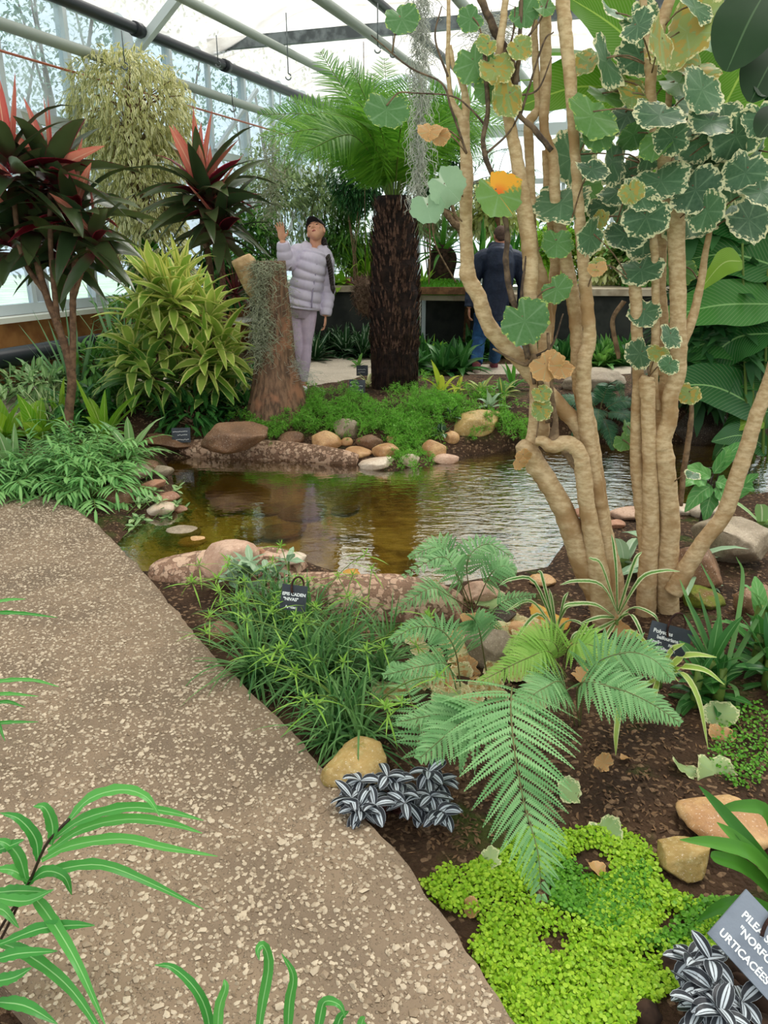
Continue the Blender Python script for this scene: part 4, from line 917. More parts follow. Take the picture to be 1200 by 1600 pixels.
def tuft(name, label, cat, base, n, L, W, mat, e0=85, e1=20, droop=.6, prof='strap', spread=.05, group=None, wave=0., fold=.2, nv=6, clumps=1, cs=.2, part='leaves', rise=0., nu=2):
    base = np.asarray(base, float); t = thing(name, label, cat, base, group); mb, ms = MB(), MB()
    for k in range(clumps):
        c = base+(np.array([R.normal()*cs, R.normal()*cs, 0]) if clumps > 1 else 0)
        c[2] = H1(c[0], c[1]) if clumps > 1 and abs(base[2]-H1(base[0], base[1])) < .06 else base[2]
        rosette(mb, c+np.array([0, 0, .01]), n, L, W, e0, e1, droop, prof, nv, fold, wave, rise=rise, nu=nu)
        tube(ms, [c-[0, 0, .02], c+np.array([0, 0, .05+rise])], [W*.5+.004, W*.3+.003], 7)
    mb.build(part, M[mat], t); ms.build('crown', M['fern_rachis'], t); return t
def bush(name, label, cat, base, c, rad, n, L, W, mat, prof='lance', droop=.5, hole=.0, stems=6, smat='twigpale', shell=.45, group=None, out=.7, nv=3, sr=.012, zmin=-1, freq=2.2):
    """leafy shrub: stems from the base to a lumpy volume of leaves round c"""
    base = np.asarray(base, float); c = np.asarray(c, float); rad = np.asarray(rad, float)
    t = thing(name, label, cat, base, group); ms, ml = MB(), MB()
    for k in range(stems):
        e = c+sph(1, -.2)[0]*rad*.75
        tube(ms, spline([base+R.normal(size=3)*[.03, .03, 0], base*.5+(c*.6+e*.4)*.5+R.normal(size=3)*.05, e], 9), np.linspace(sr, sr*.25, 9), 5)
    d = sph(n, zmin); rr = (shell+(1-shell)*R.rand(n)**.6)*(1+.22*noise(d, 2.6, 3)); p = c+d*rad*rr[:, None]
    if hole: k = noise(p, freq/min(rad), 5) > -hole*.8+.0*rr; k = noise(p, freq/min(rad), 5) > hole-.6; p, d = p[k], d[k]
    dd = nrm(d*out+R.normal(size=d.shape)*.45)
    m = len(p); leaves(ml, p, dd, L*R.uniform(.7, 1.25, m), W*R.uniform(.8, 1.2, m), droop, prof, nv)
    ms.build('stem', M[smat], t); ml.build('foliage', M[mat], t); return t
# ---------------- left: red cordylines
def cordyline(label, base, trunks, crowns, D, L):
    t = thing('cordyline', label, 'cordyline', base)
    for pts in trunks:
        q = np.array([P(x, y, D) for x, y, w in pts]); r = np.array([w/2/ppm(P(x, y, D)) for x, y, w in pts])
        c = spline(q, 40); mb = MB(); tube(mb, c, np.interp(np.linspace(0, 1, 40), np.linspace(0, 1, len(r)), r)*(1+.06*np.sin(np.arange(40)*2.)), 9); mb.build('stem', M['cordstem'], t)
    for (x, y, s, nd, npk, el) in crowns:
        c = P(x, y, D+R.normal()*.12); a, b, e = MB(), MB(), MB()
        rosette(a, c, nd, L*s, .15*s, 62, -30, .42, 'wide', 7, .25, .04, .15, .4, rise=.12, nu=4)
        rosette(e, c+[0, 0, .06], max(3, nd//5), L*s*.8, .12*s, 65, 5, .4, 'wide', 7, .3, .04, .15, .4, nu=2)
        rosette(b, c+[0, 0, .12], npk, L*s*.85, .10*s, 85, el, .12, 'wide', 6, .4, 0, .15, .4, nu=2)
        o = a.build('leaf_crown', M['cord'], t); e.build('crimson_leaves', M['cordred'], o); b.build('young_pink_leaves', M['cordpink'], o)
cb = T(105, 690); 
cordyline('big red and dark green cordyline at the left frame edge', cb, [[(105, 700, 15), (108, 640, 14), (112, 590, 14), (98, 530, 12), (72, 460, 11), (55, 400, 10)], [(112, 590, 12), (114, 530, 10), (114, 460, 10), (118, 400, 9)], [(72, 460, 9), (35, 400, 8), (20, 300, 8)], [(114, 470, 8), (135, 400, 7), (150, 350, 7)], [(90, 500, 9), (80, 400, 8), (78, 300, 8)]],
  [(18, 285, .95, 22, 5, 70), (82, 300, 1.0, 22, 6, 40), (55, 370, .9, 20, 4, 60), (120, 355, .95, 22, 4, 45), (20, 400, .8, 16, 4, 65), (95, 410, .8, 16, 2, 60), (150, 395, .7, 14, 2, 50)], 5.9, .62)
cordyline('red-topped cordyline in front of the cream variegated fig', P(330, 520, 8.2)*[1, 1, 0]+[0, 0, .1], [[(330, 560, 13), (332, 500, 12), (328, 420, 11), (318, 360, 10), (316, 320, 9)], [(345, 560, 11), (348, 480, 10), (345, 400, 9), (330, 350, 8)]],
  [(316, 318, 1.0, 26, 9, 42), (328, 345, .95, 20, 4, 40), (345, 375, .85, 18, 2, 50)], 8.0, .74)
tuft('spiky_cordyline', 'small dark red spiky plant beside the cut trunk top', 'cordyline', P(368, 462, 7.6), 60, .34, .016, 'spiky', 85, -25, .2, 'blade')
# the cream weeping fig
fc = P(204, 165, 9.2); fk = ppm(fc)
fig = thing('weeping_fig', 'tall cream variegated weeping fig by the left windows', 'tree', np.array([fc[0], fc[1], 0]))
ms, ml = MB(), MB()
tube(ms, spline([np.array([fc[0], fc[1], -.05]), fc*[1, 1, .5], fc], 20), np.linspace(.08, .03, 20), 9)
V = []
for (x, y, rx, ry, n) in ((204, 168, 98, 82, 3600), (212, 240, 88, 60, 1500), (225, 305, 72, 60, 1400), (240, 375, 62, 60, 1200), (255, 430, 55, 45, 800)):
    c = P(x, y, 9.2); d = sph(n); V.append((c+d*np.array([rx/fk, rx/fk*.9, ry/fk])*(.55+.45*R.rand(n)**.5)[:, None]*(1+.16*noise(d, 4, 2))[:, None], d))
p = np.concatenate([a for a, b in V]); d = np.concatenate([b for a, b in V])
for k in range(70):
    i = R.randint(len(p)); tube(ms, spline([np.array([fc[0], fc[1], p[i, 2]-.3]), (p[i]+fc)/2, p[i]], 6), np.linspace(.012, .003, 6), 4, cap=False)
leaves(ml, p, nrm(d*.5+R.normal(size=p.shape)*.35+[0, 0, -.5]), R.uniform(.08, .13, len(p)), R.uniform(.024, .038, len(p)), .5, 'lance', 3)
ms.build('trunk', M['twigpale'], fig); ml.build('foliage', M['fig'], fig)
# lime dracaena
db = T(288, 668); D = db[1]+.25; dr = thing('dracaena', 'bushy lime green dracaena with yellow tips behind the slate sign', 'dracaena', db)
st, lo_, hi_, top = MB(), MB(), MB(), MB()
for x, y in ((240, 470), (272, 492), (300, 500), (330, 520), (225, 520), (350, 560), (255, 545), (290, 555), (320, 580), (210, 570), (340, 605), (235, 600), (275, 610), (305, 630), (250, 640), (330, 640), (285, 460), (365, 590), (200, 600)):
    c = P(x, y, D+R.normal()*.16); q = np.array([db[0]+R.normal()*.08, D+R.normal()*.08, db[2]]); tube(st, spline([q, (q+c)/2+R.normal(size=3)*.03, c], 10), np.linspace(.016, .008, 10), 6)
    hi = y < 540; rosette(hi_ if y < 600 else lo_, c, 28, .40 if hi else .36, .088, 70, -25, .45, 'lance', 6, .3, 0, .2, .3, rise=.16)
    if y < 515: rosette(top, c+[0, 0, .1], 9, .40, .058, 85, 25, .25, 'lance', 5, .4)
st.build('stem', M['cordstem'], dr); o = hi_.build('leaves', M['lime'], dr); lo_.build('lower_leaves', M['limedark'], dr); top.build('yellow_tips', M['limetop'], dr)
# bright broad leaved plants at left
for x, y, n, L, W, mt, lab in ((12, 690, 9, .42, .17, 'broad', 'broad bright yellow-green plant at the left edge under the cordyline'), (62, 690, 9, .40, .15, 'broad', 'second broad-leaved bright plant just left of the cordyline stem'), (95, 665, 8, .36, .09, 'broad', 'upright lime leaves around the foot of the red cordyline'), (165, 690, 10, .48, .10, 'broad', 'bright plant with long ribbed leaves between the cordyline and dracaena'), (20, 740, 8, .34, .12, 'silverlong', 'silvery leaved plant at the left edge above the path end')):
    tuft('broad_leaved_plant', lab, 'plant', T(x, y), n, L, W, mt, 82, 15, .35, 'wide', nv=7, fold=.3)
tuft('silver_leaved_plant', 'plant with long silvery leaves reaching over the left waterside', 'plant', T(205, 715), 14, .42, .07, 'silverlong', 70, 5, .5, 'lance')
tuft('iris', 'clump of blue-green sword leaves behind the cordyline stem', 'iris', P(118, 600, 7.2)*[1, 1, 0]+[0, 0, .1], 26, .85, .05, 'iris', 88, 52, .12, 'blade', fold=.1)
tuft('iris', 'second sword-leaf clump hanging dark stripes right of the cordyline', 'iris', P(195, 600, 7.6)*[1, 1, 0]+[0, 0, .12], 26, 1.05, .04, 'iris', 88, 55, .35, 'blade')
tuft('striped_grass', 'yellow striped grassy plant by the black pipe at left', 'grass plant', P(30, 600, 6.6)*[1, 1, 0]+[0, 0, .05], 34, .42, .022, 'striped', 88, 30, .3, 'blade', clumps=3, cs=.2)
tuft('striped_grass', 'pale striped grassy plant left of the cordyline stem', 'grass plant', T(75, 650), 30, .38, .022, 'striped', 85, 20, .6, 'blade', clumps=2, cs=.12)
for x, y, dd, r, n, mt, lab in ((160, 575, 7.4, .38, 420, 'mid', 'mid green leafy plant filling the bed behind the cordyline'), (185, 630, 6.9, .32, 360, 'mid', 'mid green leafy plant tucked left of the dracaena'), (55, 600, 7.0, .35, 320, 'silverlong', 'silver-green leafy plant in the bed by the left wall'), (130, 640, 6.5, .26, 260, 'dark', 'dark leafy plant at the foot of the red cordyline'), (380, 600, 7.6, .34, 420, 'dark', 'dark low shrub between the dracaena and the flared trunk'), (372, 645, 6.8, .2, 260, 'dark', 'dark glossy plant hugging the left of the flared trunk'), (240, 432, 9.0, .33, 360, 'brom', 'green leafy shrub in front of the fig foot'), (200, 500, 8.4, .3, 260, 'mid', 'feathery green plant on the left ledge behind the cordyline'), (300, 650, 6.6, .26, 300, 'dark', 'dark undergrowth below the lime dracaena')):
    c = P(x, y, dd); b = onG(c[0], c[1]); bush('leafy_plant', lab, 'plant', b, c, (r, r, max(.16, min(r, c[2]-b[2]))), n, .17, .05, mt, stems=8, shell=.2)
# ribbon fern mound at left by the path
def ribbonfern(label, base, nf, L, mt, W=.018, pl=.16, npn=6, e=(75, 15), droop=.6, az=None, sr=.0035):
    t = thing('ribbon_fern', label, 'fern', base); ms, ml = MB(), MB(); dv = dirs(nf, e[0], e[1], R.uniform(0, 6))
    if az is not None: a_ = np.radians(R.uniform(az[0], az[1], nf)); h_ = np.hypot(dv[:, 0], dv[:, 1]); dv[:, 0] = h_*np.cos(a_); dv[:, 1] = h_*np.sin(a_)
    for k in range(nf):
        l = L*R.uniform(.7, 1.2); pts, tg = path_of(base+R.normal(size=3)*[.05, .05, 0], dv[k], l, droop*R.uniform(.6, 1.4), 10); tube(ms, pts, np.linspace(sr, sr*.4, 11), 4, cap=False)
        s = nrm(np.cross(tg, [0, 0, 1.])); O, Dn, LL = [], [], []
        for i in range(npn):
            j = 4+int(i*6/npn)
            for sg in (-1, 1): O.append(pts[j]); Dn.append(s[j]*sg+tg[j]*.8); LL.append(pl*(1-.45*i/npn))
        O.append(pts[-1]); Dn.append(tg[-1]); LL.append(pl)
        leaves(ml, np.array(O), nrm(np.array(Dn)+R.normal(size=(len(O), 3))*.12), np.array(LL)*R.uniform(.8, 1.2, len(O)), W, .45, 'lance', 5, wave=.12)
    ms.build('stalk', M['fern_rachis'], t); ml.build('fronds', M[mt], t)
for x, y, nf, L, lab in ((50, 745, 34, .34, 'ribbon fern clump at the far left end of the path'), (105, 752, 40, .36, 'ribbon fern clump in the middle of the mound above the path end'), (150, 775, 40, .32, 'ribbon fern clump spilling over the path corner'), (175, 735, 34, .34, 'ribbon fern clump leaning on the left pile of stones'), (120, 715, 34, .36, 'pale ribbon fern clump behind the mound under the cordyline'), (15, 770, 24, .28, 'ribbon fern tuft at the left frame edge by the path end')):
    ribbonfern(lab, T(x, y), nf, L, 'pteris', .02)
# asparagus fern mounds on the far bank
def asparagus(label, pts, n):
    b = T(*pts[0]); t = thing('asparagus_fern', label, 'asparagus fern', b); ms, ml = MB(), MB()
    for k in range(n):
        q = pts[R.randint(len(pts))]; g = T(q[0]+R.normal()*12, q[1]+R.normal()*5); a = R.uniform(0, 6.28); L = R.uniform(.16, .34); d = nrm([math.cos(a)*.7, math.sin(a)*.7-.25, R.uniform(.5, 1.1)])
        p, tg = path_of(g, d, L, R.uniform(.6, 1.4), 8); tube(ms, p, .0018, 3, cap=False)
        m = 26; i = R.randint(1, 8, m); u = R.rand(m)[:, None]; o = p[i]*(1-u)+p[np.minimum(i+1, 8)]*u
        e = nrm(R.normal(size=(m, 3))*.8+tg[i]*.5)
        for j in range(4):
            dj = nrm(e*.6+R.normal(size=e.shape)*.6); diamonds(ml, o+e*.02, dj, nrm(np.cross(dj, R.normal(size=e.shape))), R.uniform(.02, .042, m), .0055)
    ms.build('stems', M['fern_rachis'], t); ml.build('foliage', M['asparagus'], t)
asparagus('feathery bright asparagus fern at the foot of the flared trunk', [(430, 660), (455, 650), (480, 640), (440, 672), (500, 630), (415, 668)], 80)
asparagus('feathery bright asparagus fern in the middle of the bank left of the tree fern', [(510, 650), (540, 640), (565, 650), (530, 662), (560, 630), (580, 660), (500, 625)], 110)
asparagus('feathery bright asparagus fern in front of the tree fern trunk', [(610, 650), (640, 640), (600, 665), (630, 660), (660, 625), (680, 640), (650, 610)], 110)
asparagus('asparagus fern trailing down between stones to the water', [(640, 675), (648, 690), (655, 705), (630, 680), (665, 668), (640, 715)], 70)
asparagus('asparagus fern on the bank right of the tree fern', [(700, 625), (720, 640), (695, 650), (740, 620)], 60)
asparagus('small asparagus fern beside the mossy rock on the far bank', [(785, 668), (800, 660), (775, 650), (805, 675)], 40)
for x, y, n, L, W, mt, lab in ((690, 618, 8, .30, .06, 'yellow', 'upright yellow-green leaves right of the tree fern trunk'), (715, 612, 7, .22, .05, 'yellow', 'low yellow-green plant behind the asparagus fern'), (690, 682, 8, .16, .07, 'darkvar', 'dark glossy leaves beside the split tan stone'), (705, 655, 7, .14, .06, 'darkvar', 'grey-green leaves above the split tan stone'), (752, 618, 14, .2, .06, 'mixed', 'cream and green mottled plant below the walking person'), (785, 622, 14, .22, .06, 'mixed', 'mottled yellow and green plant left of the pale stems'), (765, 640, 10, .18, .06, 'greyleaf', 'pale grey leaves over the mossy rock'), (800, 610, 12, .3, .05, 'brom', 'green strap plant behind the left pale stem'), (575, 605, 12, .2, .03, 'yelvar', 'small red-edged rosette by the black bank signs'), (560, 575, 12, .18, .05, 'mid', 'small green plant beside the path left of the tree fern')):
    tuft('bank_plant', lab, 'plant', T(x, y), n, L, W, mt, 80, 10, .5, 'lance')
# ---------------- benches and what stands on and under them
BE1 = P(470, 446, 11.9)[2]; BE2 = P(690, 459, 10.9)[2]
def bench(label, p, q, z, depth, panel_, pp=-1):
    p, q = np.array([*p, z]), np.array([*q, z]); a = nrm(q-p); b = np.array([-a[1], a[0], 0]); L = np.linalg.norm(q-p); c = (p+q)/2+b*depth/2
    t = thing('bench', label, 'bench', np.array([c[0], c[1], H1(c[0], c[1])]))
    mb = MB(); box(mb, c-[0, 0, .04], (a, b, (0, 0, 1)), (L/2, depth/2, .045)); mb.build('slab', M['benchtop'], t, False)
    if panel_:
        mb = MB(); box(mb, c+b*pp*(depth/2-.1)-[0, 0, .5], (a, b, (0, 0, 1)), (L/2-.02, .02, .42)); mb.build('front_board', M['darkpanel'], t, False)
    for u in np.linspace(-.46, .46, max(2, int(L/1.1)+1)):
        for w_ in (-.4, .4):
            g = c+a*L*u+b*depth*w_; h = H1(g[0], g[1])-.05; mb = MB(); box(mb, [g[0], g[1], (h+z-.08)/2], (a, b, (0, 0, 1)), (.03, .03, (z-.08-h)/2)); mb.build('leg', M['frame'], t, False)
    return lambda u, w_: c+a*L*u+b*depth*w_
b1 = bench('long stone-topped bench with a dark front behind the person in lilac', P(385, 447, 11.9)[:2], P(592, 452, 11.7)[:2], BE1, 1.2, True)
b2 = bench('stone-topped bench right of the tree fern with a moss mat on it', P(640, 462, 10.9)[:2], P(825, 470, 10.6)[:2], BE2, 1.1, True, 1)
b3 = bench('dark-fronted bench far behind the two pale shrubs', P(838, 452, 11.2)[:2], P(1110, 452, 11.0)[:2], P(900, 452, 11.2)[2], 1.2, True)
def onbench(px, py, D, z): q = P(px, py, D); q[2] = z; return q
tuft('bench_plant', 'bright yellow-green plant trailing over the bench beside the dark braid', 'plant', onbench(525, 440, 12.0, BE1), 20, .2, .08, 'bench_green', 80, -30, .7, 'oval', clumps=3, cs=.1)
tuft('bench_plant', 'pinkish rosette plant on the bench left of the tree fern', 'plant', onbench(540, 438, 12.1, BE1), 18, .12, .05, 'pinkfl', 80, 5, .3, 'oval', clumps=5, cs=.16)
tuft('bench_plant', 'spiky arching green plant on the bench behind the person in lilac', 'plant', onbench(550, 430, 12.4, BE1), 60, .95, .03, 'bench_green', 88, 25, .55, 'blade', clumps=3, cs=.15)
tuft('bench_plant', 'pinkish rosettes close to the braid on the bench', 'plant', onbench(556, 440, 11.9, BE1), 14, .12, .04, 'pinkfl', 80, 5, .3, 'oval', clumps=2, cs=.08)
tuft('bench_plant', 'leafy green plant on the bench left of the lilac jacket', 'plant', onbench(428, 440, 12.3, BE1), 24, .4, .06, 'bench_green', 85, 5, .5, 'lance', clumps=2, cs=.15)
mb = MB(); c = onbench(690, 455, 11.1, BE2); v, f = ico(4)
v = v*(1+.1*noise(v, 2, 1)+.04*noise(v, 8, 3))[:, None]*[.62, .38, .16]; v[:, 2] = np.maximum(v[:, 2], -.01); mb.add(v+c, f)
N = 1500; d = sph(N, .05); pp = c+d*[.62, .38, .16]; leaves(mb, pp, nrm(d+R.normal(size=d.shape)*.5), .045, .016, .2, 'lance', 2, rnd=.5)
tag(mb.build('moss_mat', M['tears2'], base=c), 'low green moss mat on the bench right of the tree fern', 'moss mat', kind='stuff')
mb = MB(); box(mb, onbench(700, 455, 10.72, BE2+.05), ((1, -.05, 0), (.05, 1, 0), (0, 0, 1)), (.38, .05, .045)); tag(mb.build('bark_plank', M['wood'], smooth=False, base=onbench(700, 455, 10.72, BE2)), 'weathered plank edging the moss mat on the bench', 'plank')
def potroot(x, y, D, z, r, lab):
    mb = MB(); c = onbench(x, y, D, z); blob(mb, c+[0, 0, r*1.1], (r*.8, r*.8, r*1.25), None, 4, 0, .25, 3); tag(mb.build('root_mass', M['rooty'], base=c), lab, 'root mass')
potroot(690, 420, 11.5, BE2, .26, 'dark root mass carrying the bromeliad on the right bench')
tuft('bromeliad', 'green bromeliad on the dark root mass left of the pale stem', 'bromeliad', onbench(692, 380, 11.5, BE2+.5), 26, .62, .075, 'brom', 85, -5, .45, 'strap')
tuft('bromeliad', 'green bromeliad right of the pale stem beside the dark jacket', 'bromeliad', onbench(752, 400, 11.3, BE2+.3), 26, .66, .075, 'brom', 85, 5, .4, 'strap')
tuft('bromeliad', 'pale green bromeliad at the left end of the right bench', 'bromeliad', onbench(660, 440, 11.2, BE2), 24, .42, .06, 'bench_green', 85, 5, .45, 'strap')
tuft('bromeliad', 'tall green strap plant behind the head of the walking person', 'bromeliad', onbench(795, 400, 11.6, BE2), 26, .9, .09, 'brom', 88, 40, .3, 'strap')
mb = MB(); c = P(571, 463, 9.3)
for k in range(520): d = sph(1)[0]; q = c+d*[.14, .14, .22]*R.uniform(.6, 1); tube(mb, [q, q+d*.04+R.normal(size=3)*.02, q+R.normal(size=3)*.05], [.004, .003, .002], 3, cap=False)
blob(mb, c, (.12, .12, .2), None, 3, 0, .2, 2)
tube(mb, [c, c+[0, 0, 2.6]], .004, 4)
tag(mb.build('hanging_root_ball', M['rootball'], base=c), 'brown wiry ball hanging left of the tree fern trunk', 'hanging plant')
# under the benches
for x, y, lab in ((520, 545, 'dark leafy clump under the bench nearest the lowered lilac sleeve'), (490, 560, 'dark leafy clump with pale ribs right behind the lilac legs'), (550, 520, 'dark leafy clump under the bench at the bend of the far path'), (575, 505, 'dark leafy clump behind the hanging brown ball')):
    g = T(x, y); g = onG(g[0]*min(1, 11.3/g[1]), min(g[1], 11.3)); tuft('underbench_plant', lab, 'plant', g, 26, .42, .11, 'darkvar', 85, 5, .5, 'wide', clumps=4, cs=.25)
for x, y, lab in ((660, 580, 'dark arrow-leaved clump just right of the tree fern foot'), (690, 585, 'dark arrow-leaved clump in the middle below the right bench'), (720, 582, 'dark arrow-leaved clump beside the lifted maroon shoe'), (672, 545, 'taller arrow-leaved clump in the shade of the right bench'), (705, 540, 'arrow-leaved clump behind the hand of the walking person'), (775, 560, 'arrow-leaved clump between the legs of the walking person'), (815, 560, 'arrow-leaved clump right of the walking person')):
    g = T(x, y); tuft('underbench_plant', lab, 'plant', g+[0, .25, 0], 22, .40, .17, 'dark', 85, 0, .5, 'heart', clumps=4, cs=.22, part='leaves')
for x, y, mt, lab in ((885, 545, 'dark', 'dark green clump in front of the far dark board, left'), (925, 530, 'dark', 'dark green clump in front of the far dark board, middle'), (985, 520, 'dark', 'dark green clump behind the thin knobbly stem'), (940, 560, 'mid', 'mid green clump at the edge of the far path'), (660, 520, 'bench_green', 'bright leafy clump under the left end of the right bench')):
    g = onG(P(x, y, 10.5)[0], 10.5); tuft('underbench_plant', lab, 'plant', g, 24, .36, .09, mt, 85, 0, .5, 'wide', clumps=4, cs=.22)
# ---------------- background shrubs
def bgbush(x, y, D, rx, ry, n, L, W, mt, lab, hole=.0, stems=8, smat='twigpale', prof='lance', sr=.014, name='background_shrub', droop=.5):
    n = int(n*1.7); stems = max(4, stems//2); c = P(x, y, D); k = ppm(c); b = onG(c[0], c[1]+.2); bush(name, lab, 'shrub', b, c, (rx/k, rx/k*.7, ry/k), n, L, W, mt, prof, droop, hole, stems, smat, .15, sr=sr)
bgbush(425, 300, 12.2, 62, 85, 2600, .10, .035, 'olive', 'airy grey-green shrub below the left end windows', .62, 16, sr=.02)
bgbush(500, 320, 12.6, 62, 75, 2300, .12, .04, 'olive', 'airy grey-green shrub behind the black cap', .62, 14, sr=.02)
bgbush(475, 245, 12.8, 60, 40, 1000, .13, .04, 'olive', 'thin grey-green branches under the left tree fern fronds', .7, 10)
bgbush(560, 275, 11.8, 48, 60, 2600, .12, .022, 'yew', 'dense dark green shrub left of the tree fern trunk', .35, 10)
bgbush(545, 365, 12.4, 50, 55, 1500, .2, .03, 'mid', 'bright feathery shrub between the black cap and tree fern', .4, 10)
bgbush(395, 390, 11.8, 50, 60, 1200, .16, .05, 'mid', 'mid green shrub behind the raised hand', .4, 10)
bgbush(345, 440, 9.8, 45, 40, 700, .2, .06, 'dark', 'dark leafy shrub behind the red-topped cordyline', .3)
bgbush(680, 260, 12.2, 60, 60, 1600, .16, .03, 'yew', 'dark green shrub behind the hanging grey moss', .5, 10)
bgbush(770, 325, 12.8, 60, 40, 1500, .14, .06, 'yelvar', 'pale yellow shrub above the walking person', .45, 8, prof='oval')
bgbush(680, 330, 13.2, 45, 45, 800, .14, .05, 'olive', 'pale leafy shrub behind the bromeliads', .5, 8)
bgbush(860, 400, 12.6, 70, 45, 1500, .15, .06, 'bench_green', 'bright green shrub on the far bench behind the paired stems', .4, 8, prof='oval')
bgbush(950, 410, 12.4, 70, 40, 1500, .13, .05, 'yelvar', 'pale flowering-looking shrub on the far bench between the shrubs', .45, 8, prof='oval')
bgbush(900, 350, 13.0, 60, 40, 900, .2, .06, 'mid', 'mid green shrub against the misted end wall', .55, 8)
bgbush(1010, 400, 12.0, 60, 50, 1200, .18, .07, 'mid', 'mid green shrub behind the thick right stems', .4, 8)
def palm(x, y, D, nf, L, lab, px0):
    c = P(x, y, D); b = onG(c[0]+.1, c[1]); t = thing('palm', lab, 'palm', b); ms, ml = MB(), MB(); tube(ms, spline([b, b*.5+c*.5+[.05, 0, 0], c], 14), np.linspace(.05, .035, 14), 8)
    dv = dirs(nf, 70, 0, 1.)
    for k in range(nf):
        pts, tg = path_of(c, dv[k], L*R.uniform(.8, 1.2), .6, 12); tube(ms, pts, np.linspace(.006, .002, 13), 4, cap=False); s = nrm(np.cross(tg, [0, 0, 1.]))
        for sg in (-1, 1): leaves(ml, pts[3:], nrm(sg*s[3:]+tg[3:]*.7), L*.32, .018, .3, 'lance', 3)
    ms.build('trunk', M['wood'], t); ml.build('fronds', M['yew'], t)
bgbush(1130, 520, 6.6, 90, 110, 900, .3, .09, 'yew', 'dark leafy mass behind the ginger leaves', .2, 6)
bgbush(1150, 250, 6.8, 110, 160, 900, .34, .10, 'yew', 'dark leafy mass behind the banana-like leaves', .3, 6)
palm(725, 300, 11.6, 14, .75, 'small dark palm against the misted wall behind the pale stem', 0)
palm(775, 290, 12.2, 14, .75, 'small dark palm left of the orange flushed leaf', 0)
mb = MB(); tube(mb, spline([P(680, 305, 11.0), P(705, 345, 11.0), P(722, 365, 11.0), P(728, 430, 11.0)], 24), np.linspace(.035, .07, 24), 9); tube(mb, spline([P(700, 300, 11), P(712, 340, 11), P(722, 365, 11)], 12), np.linspace(.02, .035, 12), 7)
v = mb.v[0]; v += .012*noise(v, 14, 2)[:, None]; tag(mb.build('bare_branch', M['twigpale'], base=P(728, 430, 11)), 'gnarled bare branch rising from the right bench', 'branch')
for x0, x1, lab in ((668, 670, 'thin leaning reed left of the bromeliad'), (676, 715, 'thin curved vine reaching down to the moss mat')):
    mb = MB(); tube(mb, spline([P(x0, 320, 10.9), P(x0+4, 380, 10.9), P(x1, 446, 10.9)], 14), .012, 6); tag(mb.build('vine', M['twigpale'], base=P(x1, 446, 10.9)), lab, 'vine')
# ---------------- right: ginger leaves, banana leaves, rubber leaf
def bigleaf(mb, b, tip, W, sag=.1, prof='wide', face=(0, -.85, .55), mi=0, nv=14, fold=.18, wave=.03):
    b, tip = np.asarray(b, float), np.asarray(tip, float); L = np.linalg.norm(tip-b)
    mid_ = (b+tip)/2+np.array([0, 0, sag*L]); p = spline([b, mid_, tip], nv+1); t = nrm(np.gradient(p, axis=0)); S_ = nrm(np.cross(t, np.asarray(face, float))); Nn = np.cross(S_, t)
    us = np.linspace(-1, 1, 9); tt = np.linspace(0, 1, nv+1); w = np.maximum(PROF[prof](tt), .02)*W/2; ph = R.rand()*6
    v = p[:, None]+us[None, :, None]*w[:, None, None]*S_[:, None]+(fold*np.abs(us)[None]*w[:, None]+wave*W*np.sin(tt*16+ph)[:, None]*us[None]**2)[..., None]*Nn[:, None]
    lc = np.zeros(v.shape); lc[..., 0] = (us+1)/2; lc[..., 1] = tt[:, None]; lc[..., 2] = R.rand()
    i = np.arange(nv)[:, None]*9; j = np.arange(8)[None]; mb.add(v.reshape(-1, 3), np.stack([i+j, i+j+1, i+10+j, i+9+j], -1).reshape(-1, 4), lc.reshape(-1, 3), mi)
gb = T(1188, 770)+[0, 0.1, 0]; gi = thing('ginger_plant', 'tall ginger with huge layered green leaves at the right edge', 'ginger plant', gb)
DG = gb[1]
for x, y0 in ((1176, 560), (1200, 420), (1215, 350), (1160, 380)):
    mb = MB(); tube(mb, spline([P(1185+(x-1185)*.2, 775, DG), P(1180+(x-1180)*.6, 700, DG), P(x, y0, DG+.05)], 16), np.linspace(.018, .009, 16), 8); mb.build('cane', M['fern_rachis'], gi)
gl, gy = MB(), MB()
for (bx, by, d0), (tx, ty, d1), W, sag in (((1215, 475, 0), (1062, 500, -.1), .30, .05), ((1210, 545, .1), (1075, 560, .15), .28, .12), ((1200, 600, .1), (1068, 548, .2), .30, .14), ((1190, 640, .05), (1062, 606, -.2), .30, .10), ((1205, 575, .3), (1090, 600, .45), .26, .06), ((1225, 420, .1), (1095, 408, .3), .34, .10), ((1210, 380, .3), (1080, 350, .4), .30, .14), ((1205, 430, .5), (1060, 440, .6), .30, .05), ((1180, 640, .3), (1075, 590, .5), .28, .2), ((1200, 700, .1), (1150, 690, -.3), .2, .1), ((1220, 300, .3), (1140, 180, .5), .28, .1), ((1200, 330, .4), (1060, 250, .7), .3, .15), ((1215, 640, .2), (1150, 720, .1), .22, .2), ((1210, 520, -.1), (1110, 600, .2), .3, .2)):
    bigleaf(gl, P(bx, by, DG+d0), P(tx-38, ty, DG+d1), W*1.35, sag)
bigleaf(gy, P(1160, 408, DG-.1), P(1092, 455, DG-.25), .2, .2, face=(.6, -.6, .5)); bigleaf(gy, P(1185, 560, DG+.2), P(1080, 545, DG+.3), .2, .0); bigleaf(gy, P(1195, 660, DG), P(1145, 672, DG-.1), .14, .1)
o = gl.build('leaves', M['ginger'], gi); gy.build('yellowing_leaves', M['gingeryel'], o)
ba = thing('banana_plant', 'broad striped banana-like leaves behind the shrub tops at upper right', 'banana plant', onG(P(1290, 500, 5.8)[0], 5.8))
bc = ORG[ba.name]
